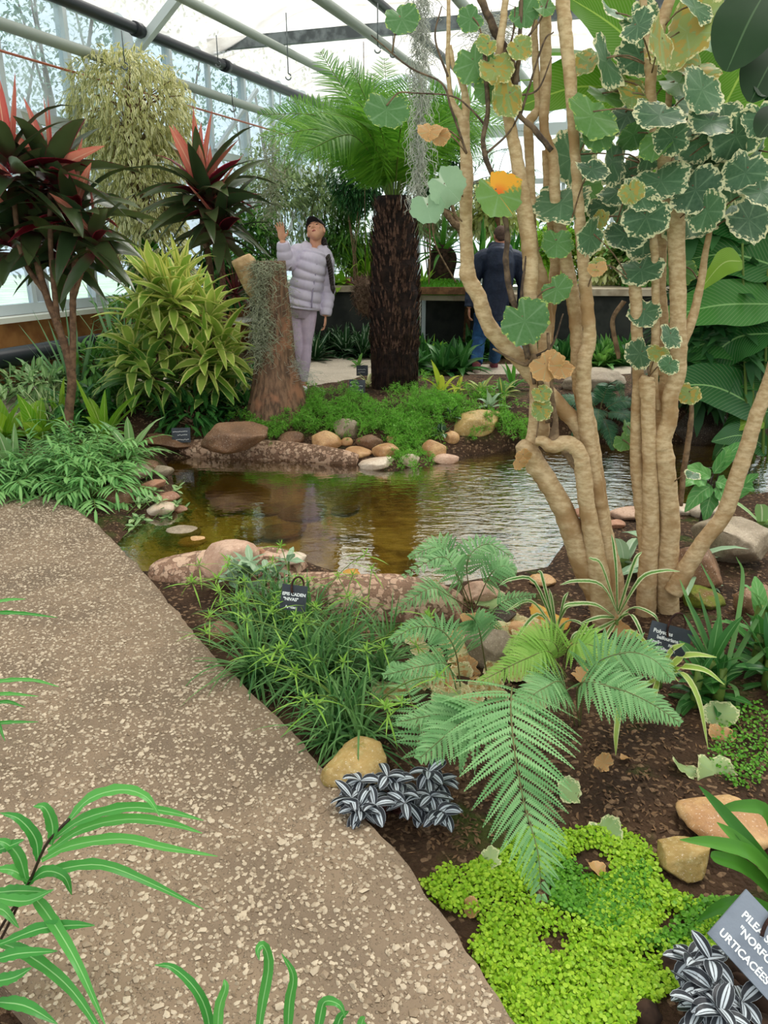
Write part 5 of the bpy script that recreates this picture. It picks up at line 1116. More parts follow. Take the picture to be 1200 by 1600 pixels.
mb = MB(); tube(mb, spline([bc, bc+[0, 0, 1.2], P(1190, 300, 5.6), P(1085, 190, 5.5)], 20), np.linspace(.05, .025, 20), 9); mb.build('stalk', M['twig'], ba)
bl = MB()
for (bx, by, d0), (tx, ty, d1), W, sag, fc_ in (((1010, 110, 0), (780, 92, .1), .32, .05, (0, -.3, 1)), ((1000, 160, 0), (770, 128, .2), .22, .06, (0, -.2, 1)), ((1010, 150, 0), (800, 170, -.1), .46, .10, (0, -.75, .6)), ((1040, 120, -.1), (880, -10, -.1), .42, .05, (0, -.9, .5)), ((1070, 160, .1), (960, 30, .2), .42, .1, (0, -.9, .4)), ((1090, 180, .1), (1110, 10, .2), .40, .05, (-.3, -.9, .2)), ((1110, 210, .1), (1200, 60, .2), .4, .1, (0, -.9, .3)), ((1080, 150, 0), (1070, -30, .1), .4, .0, (.3, -.9, .2)), ((1110, 260, .2), (1215, 240, .3), .4, .1, (0, -.9, .5)), ((1030, 210, .3), (905, 190, .4), .3, .1, (0, -.8, .6)), ((1060, 300, .3), (930, 330, .4), .34, .15, (0, -.9, .5))):
    bigleaf(bl, P(bx, by, 5.3+d0), P(tx, ty, 5.3+d1), W, sag, 'wide', fc_, wave=.02)
bl.build('leaves', M['banana'], ba)
ru = thing('rubber_plant', 'dark oval rubber plant leaves close at the top right corner', 'rubber plant', onG(P(1420, 300, 2.9)[0], 2.9))
rb = ORG[ru.name]; mb = MB(); tube(mb, spline([rb, rb+[0.02, 0, 1.2], P(1262, -20, 2.8)], 14), np.linspace(.02, .012, 14), 8); mb.build('stem', M['twigpale'], ru)
mb = MB()
for (bx, by), (tx, ty), W in (((1200, -20), (1135, 112), .20), ((1230, 60), (1172, 160), .16), ((1230, 110), (1188, 150), .12), ((1225, 170), (1185, 215), .1)): bigleaf(mb, P(bx, by, 2.75), P(tx, ty, 2.6), W, .05, 'oval', (-.3, -.9, .35), fold=.1, wave=.005)
mb.build('leaves', M['rubber'], ru)
# philodendron at the right pond edge
ph = T(1085, 850); pt_ = thing('philodendron', 'philodendron with toothed green leaves before the right water', 'philodendron', ph); ms, ml = MB(), MB()
for (bx, by), (tx, ty), W in (((1110, 745), (1065, 735), .09), ((1105, 750), (1062, 758), .11), ((1110, 760), (1070, 800), .10), ((1115, 740), (1165, 690), .08), ((1118, 752), (1145, 772), .09), ((1112, 770), (1100, 815), .10), ((1130, 770), (1180, 765), .10), ((1125, 735), (1140, 700), .07), ((1150, 780), (1185, 740), .07), ((1120, 760), (1135, 800), .08)):
    e = P(bx, by, ph[1]+.05); tp = P(tx, ty, ph[1]-.05+R.normal()*.06); bigleaf(ml, e, tp, W, .12, 'wide', (0, -.7, .7), wave=.12); tube(ms, spline([ph, (ph+e)/2+[.02, .03, .03], e], 9), .004, 5)
ms.build('stalks', M['fern_stalk'], pt_); ml.build('leaves', M['philo'], pt_)
for x, y, n, L, W, mt, lab, e in ((1060, 900, 7, .40, .10, 'greyleaf', 'pale grey-green strap leaves against the big brown boulder', (60, 15)), (1190, 825, 6, .36, .09, 'silverlong', 'arching leaf over the large dark rock at right', (50, 15)), (975, 885, 8, .30, .07, 'greyleaf', 'pale broad leaves between the two pale shrubs', (65, 20))):
    tuft('strap_leaved_plant', lab, 'plant', T(x, y), n, L, W, mt, e[0], e[1], .6, 'lance')
# ------------------------------------------------------------------ dark fern on the far bank, foreground ferns
def fernplant(label, base, fr, leaf, name='fern', np_=22, plen=.14, m=12, pw=.5, shape='tri', sr=.0032, stalk='rachis2', start=.25, pdroop=.2, pn=1.05):
    t = thing(name, label, 'fern', base)
    for path in fr:
        ml, ms = MB(), MB(); L = np.linalg.norm(np.diff(np.array(path), axis=0), axis=1).sum()
        frond(ml, ms, path[0], None, 1, np_=np_, plen=plen, m=m, pw=pw, shape=shape, pdroop=pdroop, start=start, path=path, sr=sr, pnarrow=pn, up=(0, -.5, .85), ang=.5)
        s = ms.build('frond', M[stalk], t); ml.build('leaflets', M[leaf], s)
def arcs(base, n, L, e0, e1, dr=.8):
    out = []
    for d in dirs(n, e0, e1, R.uniform(0, 6)): out.append(path_of(base, d, L*R.uniform(.8, 1.2), dr, 8)[0][::2])
    return out
b = T(935, 660); fernplant('dark fern hanging over the far water behind the paired stems', b+[0, 0, .05], arcs(b+[0, 0, .05], 16, .55, 75, 5, .9), 'fern_dark', plen=.12, m=9)
def px(*p): return [P(x, y, d) for x, y, d in p]
B = T(800, 1075)
fernplant('large blue-green fern with one long frond hanging towards the lime mat', B, [px((800, 1080, B[1]), (800, 1075, 1.95), (798, 1110, 1.8), (805, 1180, 1.66), (820, 1260, 1.58), (840, 1330, 1.5), (846, 1405, 1.45))], 'fern_fg', np_=22, plen=.235, m=22, pw=.27, start=.10, sr=.0032, shape='tri', pn=1.0)
fernplant('blue-green fern spreading left over the mossy boulder', B+[-.02, .02, 0], [px((790, 1090, B[1]), (760, 1110, 1.98), (720, 1130, 1.9), (655, 1185, 1.8))], 'fern_fg', np_=20, plen=.19, m=14, pw=.4)
b = T(905, 1130); fernplant('blue-green fern spreading right below the slate sign', b, [px((905, 1140, b[1]), (905, 1070, 2.15), (960, 1075, 2.08), (1010, 1095, 2.02), (1062, 1128, 1.95)), px((905, 1140, b[1]), (920, 1050, 2.25), (975, 1020, 2.2), (1020, 1030, 2.15), (1048, 1060, 2.1)), px((900, 1140, b[1]), (880, 1070, 2.2), (850, 1075, 2.1), (800, 1110, 2.0))], 'fern_fg', np_=22, plen=.13, m=14, pw=.42)
b = T(870, 1060); fernplant('yellow-green feathery fern in front of the shrub base', b, [px((870, 1065, b[1]), (860, 1020, 2.5), (820, 1030, 2.45), (750, 1065, 2.35)), px((870, 1065, b[1]), (870, 1010, 2.6), (830, 1000, 2.6), (790, 1020, 2.5)), px((875, 1065, b[1]), (890, 1010, 2.5), (930, 1010, 2.45), (960, 1030, 2.4))], 'fern_yel', np_=24, plen=.13, m=14, pw=.4)
b = T(725, 1080); fernplant('small green fern leaning left above the leaf litter', b, [px((720, 1080, b[1]), (712, 1020, 2.5), (690, 985, 2.5), (650, 980, 2.45), (612, 1000, 2.4)), px((715, 1085, b[1]), (700, 1040, 2.4), (665, 1040, 2.35), (600, 1055, 2.3)), px((760, 1050, b[1]+.1), (750, 990, 2.6), (742, 970, 2.6), (735, 960, 2.5))], 'fern_fg', np_=18, plen=.10, m=10, pw=.5)
b = T(700, 1160); fernplant('low fern frond left of the large hanging frond', b, [px((705, 1150, b[1]), (715, 1115, 2.1), (690, 1115, 2.05), (622, 1128, 2.0)), px((690, 1230, b[1]-.2), (660, 1150, 2.0), (630, 1060, 2.3), (610, 1040, 2.35))], 'fern_fg', np_=18, plen=.10, m=10, pw=.5)
b = T(735, 950); fernplant('pale fern at the near water edge behind the pink stones', b, [px((740, 955, b[1]), (715, 900, 3.2), (690, 870, 3.25), (630, 900, 3.1)), px((740, 955, b[1]), (730, 880, 3.3), (760, 850, 3.35), (800, 870, 3.3)), px((740, 955, b[1]), (700, 930, 3.1), (670, 920, 3.0), (610, 960, 2.95)), px((735, 955, b[1]), (700, 870, 3.3), (680, 855, 3.3), (640, 870, 3.25)), px((740, 955, b[1]), (765, 900, 3.2), (785, 885, 3.2), (805, 890, 3.2))], 'fern_yel' if False else 'fern_fg', np_=16, plen=.12, m=10, pw=.5)
b = T(810, 960); fernplant('little fern sprig beside the smooth pink stone', b, [px((770, 975, b[1]), (775, 950, 2.95), (800, 935, 2.95), (835, 930, 2.9)), px((770, 975, b[1]), (765, 960, 2.9), (765, 985, 2.85), (768, 1000, 2.8))], 'fern_fg', np_=14, plen=.07, m=8, pw=.5)
# ------------------------------------------------------------------ sedge clump beside the path
for x, y, n, L, lab in ((430, 1060, 70, .36, 'dense sedge clump nearest the path edge'), (520, 1070, 70, .38, 'dense sedge clump left of the small fern'), (470, 1000, 60, .40, 'dense sedge clump around the standing slate sign'), (560, 1140, 60, .34, 'dense sedge clump above the mossy boulder'), (400, 985, 46, .34, 'sedge clump beside the round brown stone'), (570, 1040, 46, .36, 'sedge clump in front of the near pond rim')):
    b = T(x, y); t = thing('sedge', lab, 'sedge', b); mb, mt_, ms = MB(), MB(), MB()
    for c in range(5):
        q = b+np.array([R.normal()*.09, R.normal()*.07, 0]); q[2] = H1(q[0], q[1])+R.uniform(0, .06); rosette(mb, q, n*2//3, L*.8, .011, 85, -5, .75, 'blade', 7, .3, .0, .3)
    TT = []
    for k in range(9):
        a = R.uniform(0, 6.28); pts, tg = path_of(b, nrm([math.cos(a)*.5, math.sin(a)*.5, 1]), L*R.uniform(.9, 1.25), .5, 8); tube(ms, pts, .0022, 4, cap=False)
        mt_ = MB(); rosette(mt_, pts[-1], 9, .034, .007, 70, -5, .2, 'lance', 3); rosette(mt_, pts[-1]+[0, 0, -.01], 3, .12, .006, 25, -10, .5, 'lance', 4); TT.append(mt_)
    mb.build('leaves', M['sedge'], t); s = ms.build('flower_stem', M['fern_rachis'], t)
    for q in TT: q.build('flower_tuft', M['sedgetop'], s)
# ------------------------------------------------------------------ spider plants and arching leaves by the shrub bases
def arching(name, label, cat, base, specs, mat, D, W, part='leaves'):
    t = thing(name, label, cat, base); mb = MB()
    for s in specs:
        q = spline([P(x, y, D+dd) for x, y, dd in s], 13); tg = nrm(np.gradient(q, axis=0)); S_ = nrm(np.cross(tg, [.1, -.6, .7])); Nn = np.cross(S_, tg); us = np.linspace(-1, 1, 5); tt = np.linspace(0, 1, 13); w = W/2*np.minimum(1, .6+2*tt)*(1-tt**4)+.001
        v = q[:, None]+us[None, :, None]*w[:, None, None]*S_[:, None]+(.35*np.abs(us)[None]*w[:, None])[..., None]*Nn[:, None]
        lc = np.zeros(v.shape); lc[..., 0] = (us+1)/2; lc[..., 1] = tt[:, None]; lc[..., 2] = R.rand(); i = np.arange(12)[:, None]*5; j = np.arange(4)[None]
        mb.add(v.reshape(-1, 3), np.stack([i+j, i+j+1, i+6+j, i+5+j], -1).reshape(-1, 4), lc.reshape(-1, 3))
    mb.build(part, M[mat], t); ms = MB(); tube(ms, [np.asarray(base)-[0, 0, .02], np.asarray(base)+[0, 0, .05]], [.012, .008], 7); ms.build('crown', M['fern_rachis'], t)
b = T(962, 985); arching('spider_plant', 'white-edged spider plant at the foot of the bare pale shrub', 'spider plant', b, [((965, 960, 0), (940, 915, -.15), (900, 908, -.25), (875, 914, -.3)), ((966, 960, 0), (1000, 905, -.15), (1035, 892, -.2), (1062, 893, -.22)), ((964, 955, 0), (962, 890, -.1), (958, 850, -.12), (955, 835, -.12)), ((963, 955, 0), (940, 885, -.1), (925, 874, -.14), (920, 872, -.15)), ((960, 965, 0), (930, 945, -.2), (890, 944, -.3), (880, 950, -.32)), ((960, 965, 0), (935, 965, -.2), (905, 975, -.25)), ((968, 965, 0), (985, 960, -.2), (1000, 985, -.28), (1006, 1010, -.3)), ((960, 970, 0), (930, 985, -.2), (900, 990, -.3), (890, 1005, -.3)), ((966, 955, 0), (990, 880, -.1), (1003, 862, -.1)), ((960, 975, 0), (950, 990, -.2), (945, 1005, -.25)), ((965, 970, 0), (990, 950, -.1), (1020, 960, -.2), (1030, 975, -.2))], 'spider', b[1], .017)
b = T(865, 985); arching('spider_plant', 'white-edged spider plant spreading over fallen leaves at the pond edge', 'spider plant', b, [((868, 985, 0), (850, 915, -.05), (845, 895, -.05), (840, 893, -.05)), ((866, 985, 0), (830, 940, -.1), (790, 955, -.2)), ((868, 985, 0), (835, 910, -.05), (800, 905, -.1), (780, 915, -.1)), ((868, 980, 0), (885, 950, -.1), (910, 945, -.15)), ((866, 985, 0), (840, 960, -.1), (812, 990, -.25), (800, 1012, -.3)), ((870, 985, 0), (880, 940, -.1), (888, 925, -.1)), ((866, 990, 0), (845, 985, -.1), (832, 1000, -.2)), ((868, 990, 0), (890, 970, -.1), (915, 980, -.2), (922, 1000, -.25)), ((868, 985, 0), (862, 940, -.05), (858, 920, -.05))], 'spider', b[1], .016)
b = T(1030, 1075); arching('arching_leaf_plant', 'lime plant whose arching leaves cross the readable slate sign', 'spider plant', b, [((1030, 1060, 0), (1045, 1020, -.25), (1070, 1005, -.3)), ((1030, 1060, 0), (1060, 1030, -.25), (1085, 1023, -.3), (1120, 1027, -.32)), ((1032, 1060, 0), (1060, 1043, -.25), (1100, 1047, -.3), (1132, 1070, -.35)), ((1032, 1058, 0), (1062, 1050, -.25), (1090, 1090, -.35), (1106, 1168, -.42)), ((1028, 1060, 0), (1000, 1015, -.2), (1022, 1020, -.3), (1060, 1065, -.35)), ((1028, 1062, 0), (1020, 1090, -.2), (1015, 1120, -.25)), ((1024, 1062, 0), (975, 1090, -.3), (963, 1140, -.4), (962, 1180, -.42)), ((1028, 1062, 0), (1010, 1010, -.1), (990, 990, -.15), (975, 985, -.2))], 'spiderlime', b[1], .022)
b = T(1115, 1080); arching('strappy_plant', 'dark green strappy clump right of the readable slate sign', 'plant', b, [((1125, 1060, 0), (1100, 1000, .1), (1075, 940, .15), (1062, 905, .2)), ((1125, 1060, 0), (1095, 980, .05), (1070, 930, .1)), ((1128, 1060, 0), (1110, 990, .1), (1092, 925, .2)), ((1125, 1065, 0), (1090, 1000, 0), (1068, 960, .05)), ((1130, 1060, 0), (1150, 980, .1), (1160, 900, .2), (1150, 870, .2)), ((1132, 1060, 0), (1170, 990, .1), (1200, 940, .2)), ((1130, 1060, 0), (1125, 990, .1), (1118, 930, .15), (1095, 880, .2)), ((1130, 1065, 0), (1150, 1080, -.1), (1152, 1130, -.15)), ((1125, 1070, 0), (1070, 1090, -.1), (1058, 1130, -.15), (1075, 1180, -.2)), ((1135, 1060, 0), (1180, 1030, 0), (1210, 1000, 0))], 'sedge', b[1], .018)
for x, y, n, L, W, lab in ((1155, 1030, 12, .15, .05, 'green leafy plant with broad pale leaves under the right rocks'), (1190, 1090, 14, .2, .05, 'green leafy plant at the right edge above the clover'), (1115, 1095, 16, .10, .04, 'small dark leafy seedlings under the strappy clump'), (1190, 1000, 7, .20, .075, 'pair of pale broad leaves below the mossy right rock')):
    tuft('leafy_seedling', lab, 'plant', T(x, y), n, L, W, 'philo' if W > .05 else 'dark', 80, 0, .4, 'oval', clumps=2, cs=.06, rise=.1)
# silver plants
def silver(label, b, n, sp, L):
    t = thing('silver_leaved_plant', label, 'silver plant', b); ml, ms = MB(), MB()
    for k in range(n):
        q = b+np.array([R.uniform(-1, 1)*sp, R.uniform(-1, 1)*sp*.7, 0]); q[2] = H1(q[0], q[1]); e = q+np.array([R.normal()*.02, R.normal()*.02-.01, R.uniform(.05, .12)])
        tube(ms, spline([b*[1, 1, 1], (q+e)/2, e], 6), .003, 5); rosette(ml, e, 6, L, L*.56, 40, -15, .5, 'oval', 6, .25, 0, .2, .3, nu=6)
    ms.build('stems', plain('reddish stem', (96, 58, 54), .6), t); ml.build('leaves', M['silver'], t)
silver('silver and black striped plant beside the mossy boulder', T(612, 1268), 26, .15, .062)
silver('silver and black striped plant in the bottom right corner', T(1130, 1590), 12, .10, .065)
# right front strap-leaved plant
b = T(1215, 1400); arching('strap_leaved_plant', 'bright green strap leaves entering at the right below the tan rock', 'plant', b, [((1230, 1400, 0), (1180, 1330, -.02), (1130, 1270, .02), (1092, 1228, .05)), ((1230, 1400, 0), (1190, 1350, -.04), (1150, 1310, -.02), (1120, 1285, 0)), ((1230, 1380, 0), (1200, 1275, .05), (1160, 1260, .05), (1118, 1266, .05)), ((1230, 1420, 0), (1170, 1360, -.05), (1120, 1340, -.06), (1110, 1338, -.06)), ((1230, 1410, 0), (1180, 1340, -.06), (1120, 1318, -.06), (1062, 1312, -.05)), ((1240, 1450, 0), (1180, 1415, -.08), (1130, 1415, -.1), (1088, 1440, -.1))], 'brom', b[1], .036)
# ------------------------------------------------------------------ foreground left strap ferns
def strapfern(label, base, fr, D, W):
    t = thing('strap_fern', label, 'fern', base); mb, ms = MB(), MB()
    for stalk, lvs in fr:
        tube(ms, spline([np.asarray(base, float)]+[P(x, y, D+d) for x, y, d in stalk], 16), .0035, 5)
        for s in lvs:
            q = spline([P(x, y, D+dd) for x, y, dd in s], 17); tg = nrm(np.gradient(q, axis=0)); S_ = nrm(np.cross(tg, [.1, -.35, .9])); Nn = np.cross(S_, tg); us = np.linspace(-1, 1, 5); tt = np.linspace(0, 1, 17); w = W/2*np.minimum(1, .35+2.2*tt)*(1-tt**3)*(1+.05*np.sin(tt*60))+.0008
            v = q[:, None]+us[None, :, None]*w[:, None, None]*S_[:, None]+(.3*np.abs(us)[None]*w[:, None]+.18*w[:, None]*np.sin(tt*38)[:, None]*us[None]**3)[..., None]*Nn[:, None]
            lc = np.zeros(v.shape); lc[..., 0] = (us+1)/2; lc[..., 1] = tt[:, None]; lc[..., 2] = R.rand(); i = np.arange(16)[:, None]*5; j = np.arange(4)[None]
            mb.add(v.reshape(-1, 3), np.stack([i+j, i+j+1, i+6+j, i+5+j], -1).reshape(-1, 4), lc.reshape(-1, 3))
    ms.build('stalk', M['fern_stalk'], t); mb.build('fronds', M['strap'], t)
b = G(-20, 1500, -.02)
strapfern('strap fern arching over the path from the lower left corner', b, [
 ([(0, 1470, 0), (45, 1380, 0), (72, 1320, 0), (108, 1280, 0)], [((105, 1285, 0), (140, 1248, .02), (190, 1234, .02), (228, 1245, 0), (250, 1275, -.02)), ((85, 1310, 0), (130, 1280, .02), (200, 1262, .02), (260, 1268, 0), (318, 1282, -.04)), ((75, 1330, 0), (130, 1295, .02), (200, 1280, .02), (265, 1287, 0), (316, 1302, -.04)), ((65, 1345, 0), (110, 1322, .02), (190, 1311, .02), (260, 1325, 0), (340, 1338, -.04)), ((45, 1375, 0), (95, 1358, .02), (160, 1352, .02), (235, 1380, 0), (318, 1421, -.05)), ((80, 1320, 0), (82, 1290, 0), (70, 1262, 0), (52, 1260, 0)), ((60, 1345, 0), (55, 1310, 0), (30, 1280, 0), (0, 1270, 0)), ((42, 1380, 0), (30, 1340, 0), (10, 1318, 0), (-15, 1312, 0)), ((40, 1385, 0), (70, 1362, 0), (100, 1370, 0), (112, 1398, 0)), ((44, 1375, 0), (20, 1360, 0), (-10, 1358, 0))]),
 ([(-10, 1470, 0), (20, 1420, 0), (40, 1395, 0)], [((42, 1390, 0), (72, 1425, -.06), (118, 1500, -.18), (166, 1605, -.26)), ((-10, 1470, -.05), (40, 1490, -.12), (110, 1545, -.2), (175, 1640, -.27)), ((-10, 1500, -.15), (30, 1490, -.15), (90, 1486, -.15)), ((0, 1475, -.12), (60, 1452, -.1), (110, 1446, -.1), (148, 1446, -.1)), ((-10, 1402, -.05), (40, 1408, -.06), (84, 1390, -.06)), ((-10, 1395, 0), (30, 1392, -.02), (80, 1394, -.02)), ((-10, 1565, -.2), (40, 1572, -.22), (90, 1600, -.24)), ((-20, 1535, -.18), (20, 1528, -.18), (50, 1512, -.18)), ((-30, 1440, 0), (0, 1420, 0), (30, 1450, -.03)), ((-10, 1330, 0), (15, 1322, 0), (38, 1312, 0))])], 1.36, .026)
b = G(430, 1660, -.0)
b[2] = 0.0
strapfern('wavy strap fern fronds rising at the bottom edge over the path', b, [([(400, 1640, 0), (380, 1620, 0)], [((330, 1660, 0), (325, 1590, .03), (305, 1545, .04), (270, 1512, .05), (242, 1508, .05)), ((340, 1650, 0), (342, 1580, .03), (352, 1545, .04), (350, 1530, .05)), ((400, 1650, 0), (408, 1580, .03), (420, 1510, .06), (412, 1478, .06), (403, 1484, .05), (405, 1500, .04)), ((448, 1650, 0), (452, 1570, .03), (458, 1525, .04), (440, 1490, .05)), ((490, 1650, 0), (500, 1590, .03), (508, 1565, .04), (530, 1570, .03), (540, 1590, .02)), ((520, 1650, 0), (530, 1595, .03), (545, 1580, .03)), ((555, 1650, 0), (565, 1600, .02), (570, 1588, .02))])], 1.10, .020)
b = G(-140, 1180, 0); b[2] = -.02
strapfern('dark thin fern blades poking in at the left edge over the path', b, [([(-80, 1100, 0), (-50, 1080, 0)], [((-60, 1080, 0), (0, 1065, 0), (50, 1063, 0), (92, 1073, -.02)), ((-60, 960, .1), (0, 940, .1), (40, 936, .1)), ((-60, 1130, 0), (0, 1098, 0), (40, 1105, -.02)), ((-60, 1140, 0), (0, 1130, 0), (60, 1128, -.02)), ((-60, 960, .1), (20, 958, .1), (90, 965, .08)), ((-50, 1100, 0), (-10, 1120, 0), (8, 1158, -.03)), ((-60, 1100, 0), (0, 1085, 0), (60, 1088, 0))])], 2.1, .016)
# ------------------------------------------------------------------ lime mat (mind-your-own-business)
poly = [(640, 1385), (690, 1338), (760, 1322), (830, 1292), (900, 1286), (960, 1284), (1020, 1300), (1048, 1345), (1065, 1388), (1110, 1402), (1200, 1400), (1210, 1500), (1140, 1510), (1085, 1545), (1010, 1600), (960, 1640), (840, 1660), (790, 1600), (758, 1545), (722, 1492), (678, 1430)]
def mat_leaves(name, mat, n, poly, label, seed):
    q = inpoly(poly, n); d = sdist(q[:, 0], q[:, 1], np.array(poly, float)); g = noise(np.stack([q[:, 0], q[:, 1], 0*q[:, 0]], -1), .02, seed); k = (g+np.minimum(d, 22)/22*.9 > .36+R.rand(n)*.45); q = q[k]
    c = np.array([G(x, y, -.06) for x, y in q]); c[:, 2] = Hh(c[:, 0], c[:, 1])+.006+.035*R.rand(len(c))*(.6+.5*noise(c, 12, 2)); mb = MB()
    discs(mb, c, np.array([0, -.25, 1.])+R.normal(size=c.shape)*.45, R.uniform(.0034, .0064, len(c)), 6)
    tag(mb.build(name, mat, base=c.mean(0)), label, 'ground cover', kind='stuff')
mat_leaves('mat_plant', M['tears'], 30000, poly, 'lime green mat of tiny leaves at the lower right', 1)
mat_leaves('mat_plant', M['tears2'], 14000, [(860, 1340), (1010, 1330), (1060, 1390), (1200, 1400), (1200, 1480), (1080, 1510), (940, 1480), (850, 1420)], 'deeper green tiny leaves growing through the lime mat', 5)
mat_leaves('mat_plant', M['tears2'], 900, [(1120, 1120), (1200, 1100), (1210, 1250), (1150, 1240), (1100, 1200)], 'clover-like tiny leaves on bare soil at the right edge', 2)
# ------------------------------------------------------------------ fallen leaves, litter, clods
def fallen(lst, mat, lab, group=None, cat='leaf'):
    for it in lst:
        x, y, r = it[:3]; g = T(x, y); k = ppm(g); mb = MB(); up = np.array([R.normal()*.3, -.35+R.normal()*.25, 1]); leafdisc(mb, g+[0, 0, .016], up, [R.normal(), R.normal(), 0], 2*r/k, cup=.5)
        v = mb.v[0]; v[:, 2] += .008*noise(v, 20, 3); tag(mb.build('fallen_leaf', M[mat], base=g), it[3] if len(it) > 3 else lab, cat, None if len(it) > 3 else group)
fallen([(610, 1092, 32, 'large curled beige leaf lying by the sedge clump'), (662, 890, 22, 'dry cream leaf at the near water edge, left one of two'), (692, 884, 24, 'dry cream leaf at the near water edge, right one of two'), (715, 1025, 26, 'dry pale leaf left of the upright grey slab'), (668, 1060, 22, 'dry pale leaf under the small green fern'), (700, 1003, 20, 'dry pale leaf under the small fern fronds')], 'deadpale', '')
fallen([(700, 1094, 26, 'flat pale green leaf below the upright grey slab'), (940, 1302, 26, 'greyish fallen leaf standing at the top of the lime mat'), (1068, 1208, 20, 'small pale green fallen leaf on bare soil'), (1124, 1128, 24, 'fallen cream-green leaf by the tip of the arching lime leaf'), (1112, 1205, 30, 'folded green and tan fallen leaf above the tan rock'), (770, 1350, 18, 'greyish leaf lying on the left of the lime mat'), (885, 1243, 20, 'torn green leaf scrap right of the hanging frond'), (768, 945, 20, 'pale green leaf on the smooth pink stone')], 'deadgreen', '')
fallen([(541, 902, 18, 'orange-yellow leaf standing on the near pond rim'), (852, 966, 26, 'yellow leaf under the spider plant at the pond edge'), (868, 975, 20, 'second yellow leaf under the spider plant'), (838, 905, 9, 'tiny yellow leaf on the low pond edge stone')], 'deador', '')
fallen([(742, 985, 24, 'curled red-brown leaf beside the rough reddish-pink stone'), (728, 1002, 20, 'brown leaf lying below the red-brown one'), (1125, 1150, 18, 'brown curled leaf below the cream-green fallen leaf'), (915, 1024, 24, 'tan leaf caught at the top of the right fern'), (905, 1060, 16, 'orange-brown leaf among the right fern fronds'), (735, 1050, 20, 'brown leaf in the litter beside the grey slab'), (965, 990, 22, 'brown leaf against the foot of the bare pale shrub'), (690, 1070, 18, 'brown leaf under the pale litter'), (945, 1200, 14, 'small brown leaf on the dark soil'), (980, 1190, 9, 'small orange-brown leaf on the dark soil'), (740, 1425, 14, 'brown leaf on the left of the lime mat'), (935, 1370, 16, 'dark brown leaf in the gap of the lime mat')], 'dead', '')
fallen([(R.uniform(640, 860), R.uniform(975, 1110), R.uniform(9, 19)) for k in range(64)], 'deadpale', 'small dry leaf in the litter between fern and stones', 'dry leaves in the litter')
mb = MB(); polys = [[(500, 930), (900, 930), (1200, 900), (1200, 1300), (900, 1300), (720, 1350), (620, 1300), (560, 1200)], [(140, 800), (300, 800), (330, 870), (250, 890), (200, 860)], [(300, 900), (420, 900), (420, 1040), (340, 1010)]]
c = np.array([T(x, y) for pl, n in zip(polys, (900, 120, 90)) for x, y in inpoly(pl, n)])
N = len(c)*4; cc = np.repeat(c, 4, 0)+R.normal(size=(N, 3))*[.03, .03, 0]; cc[:, 2] = Hh(cc[:, 0], cc[:, 1])+.004; th = R.uniform(0, 6.28, N)
leaves(mb, cc, np.stack([np.cos(th), np.sin(th), .15*R.normal(size=N)], -1), R.uniform(.008, .03, N), R.uniform(.004, .012, N), .1, 'lance', 2, roll=R.normal(size=N)*.4)
tag(mb.build('leaf_litter', M['litter'], base=c.mean(0)), 'brown chips and leaf litter on the bed soil', 'litter', kind='stuff')
mb = MB(); cl_ = T(1120, 1545)
for k in range(14): q = cl_+np.array([R.normal()*.06, R.normal()*.05, 0]); q[2] = H1(q[0], q[1]); blob(mb, q+[0, 0, .01], R.uniform(.02, .045, 3), None, 3, 0, .3, k)
tag(mb.build('soil_clods', M['rooty'], base=cl_), 'dark crumbly clods under the corner silver plant', 'soil', kind='stuff')
b = T(262, 825); t = thing('creeping_plant', 'pale lobed creeper over the stones left of the pond', 'creeper', b); ms, ml = MB(), MB()
for k in range(26):
    x, y = R.uniform(205, 300), R.uniform(765, 850); g = T(x, y)+[0, 0, .05]; tube(ms, spline([T(x-20, y+6), g], 4), .003, 4); rosette(ml, g, 5, .055, .03, 40, 0, .2, 'oval', 3)
ms.build('stems', M['fern_rachis'], t); ml.build('leaves', M['silverlong'], t)
b = T(385, 905); t = thing('creeping_plant', 'grey-green lobed leaves in front of the big pinkish boulder', 'creeper', b); ms, ml = MB(), MB()
for k in range(16):
    x, y = R.uniform(350, 460), R.uniform(875, 925); g = P(x, y, T(x, 925)[1]-.1); tube(ms, spline([T(x, 930), g], 4), .004, 4); rosette(ml, g, 5, .09, .04, 45, 0, .3, 'lance', 4, wave=.2)
ms.build('stems', M['fern_rachis'], t); ml.build('leaves', M['greyleaf'], t)
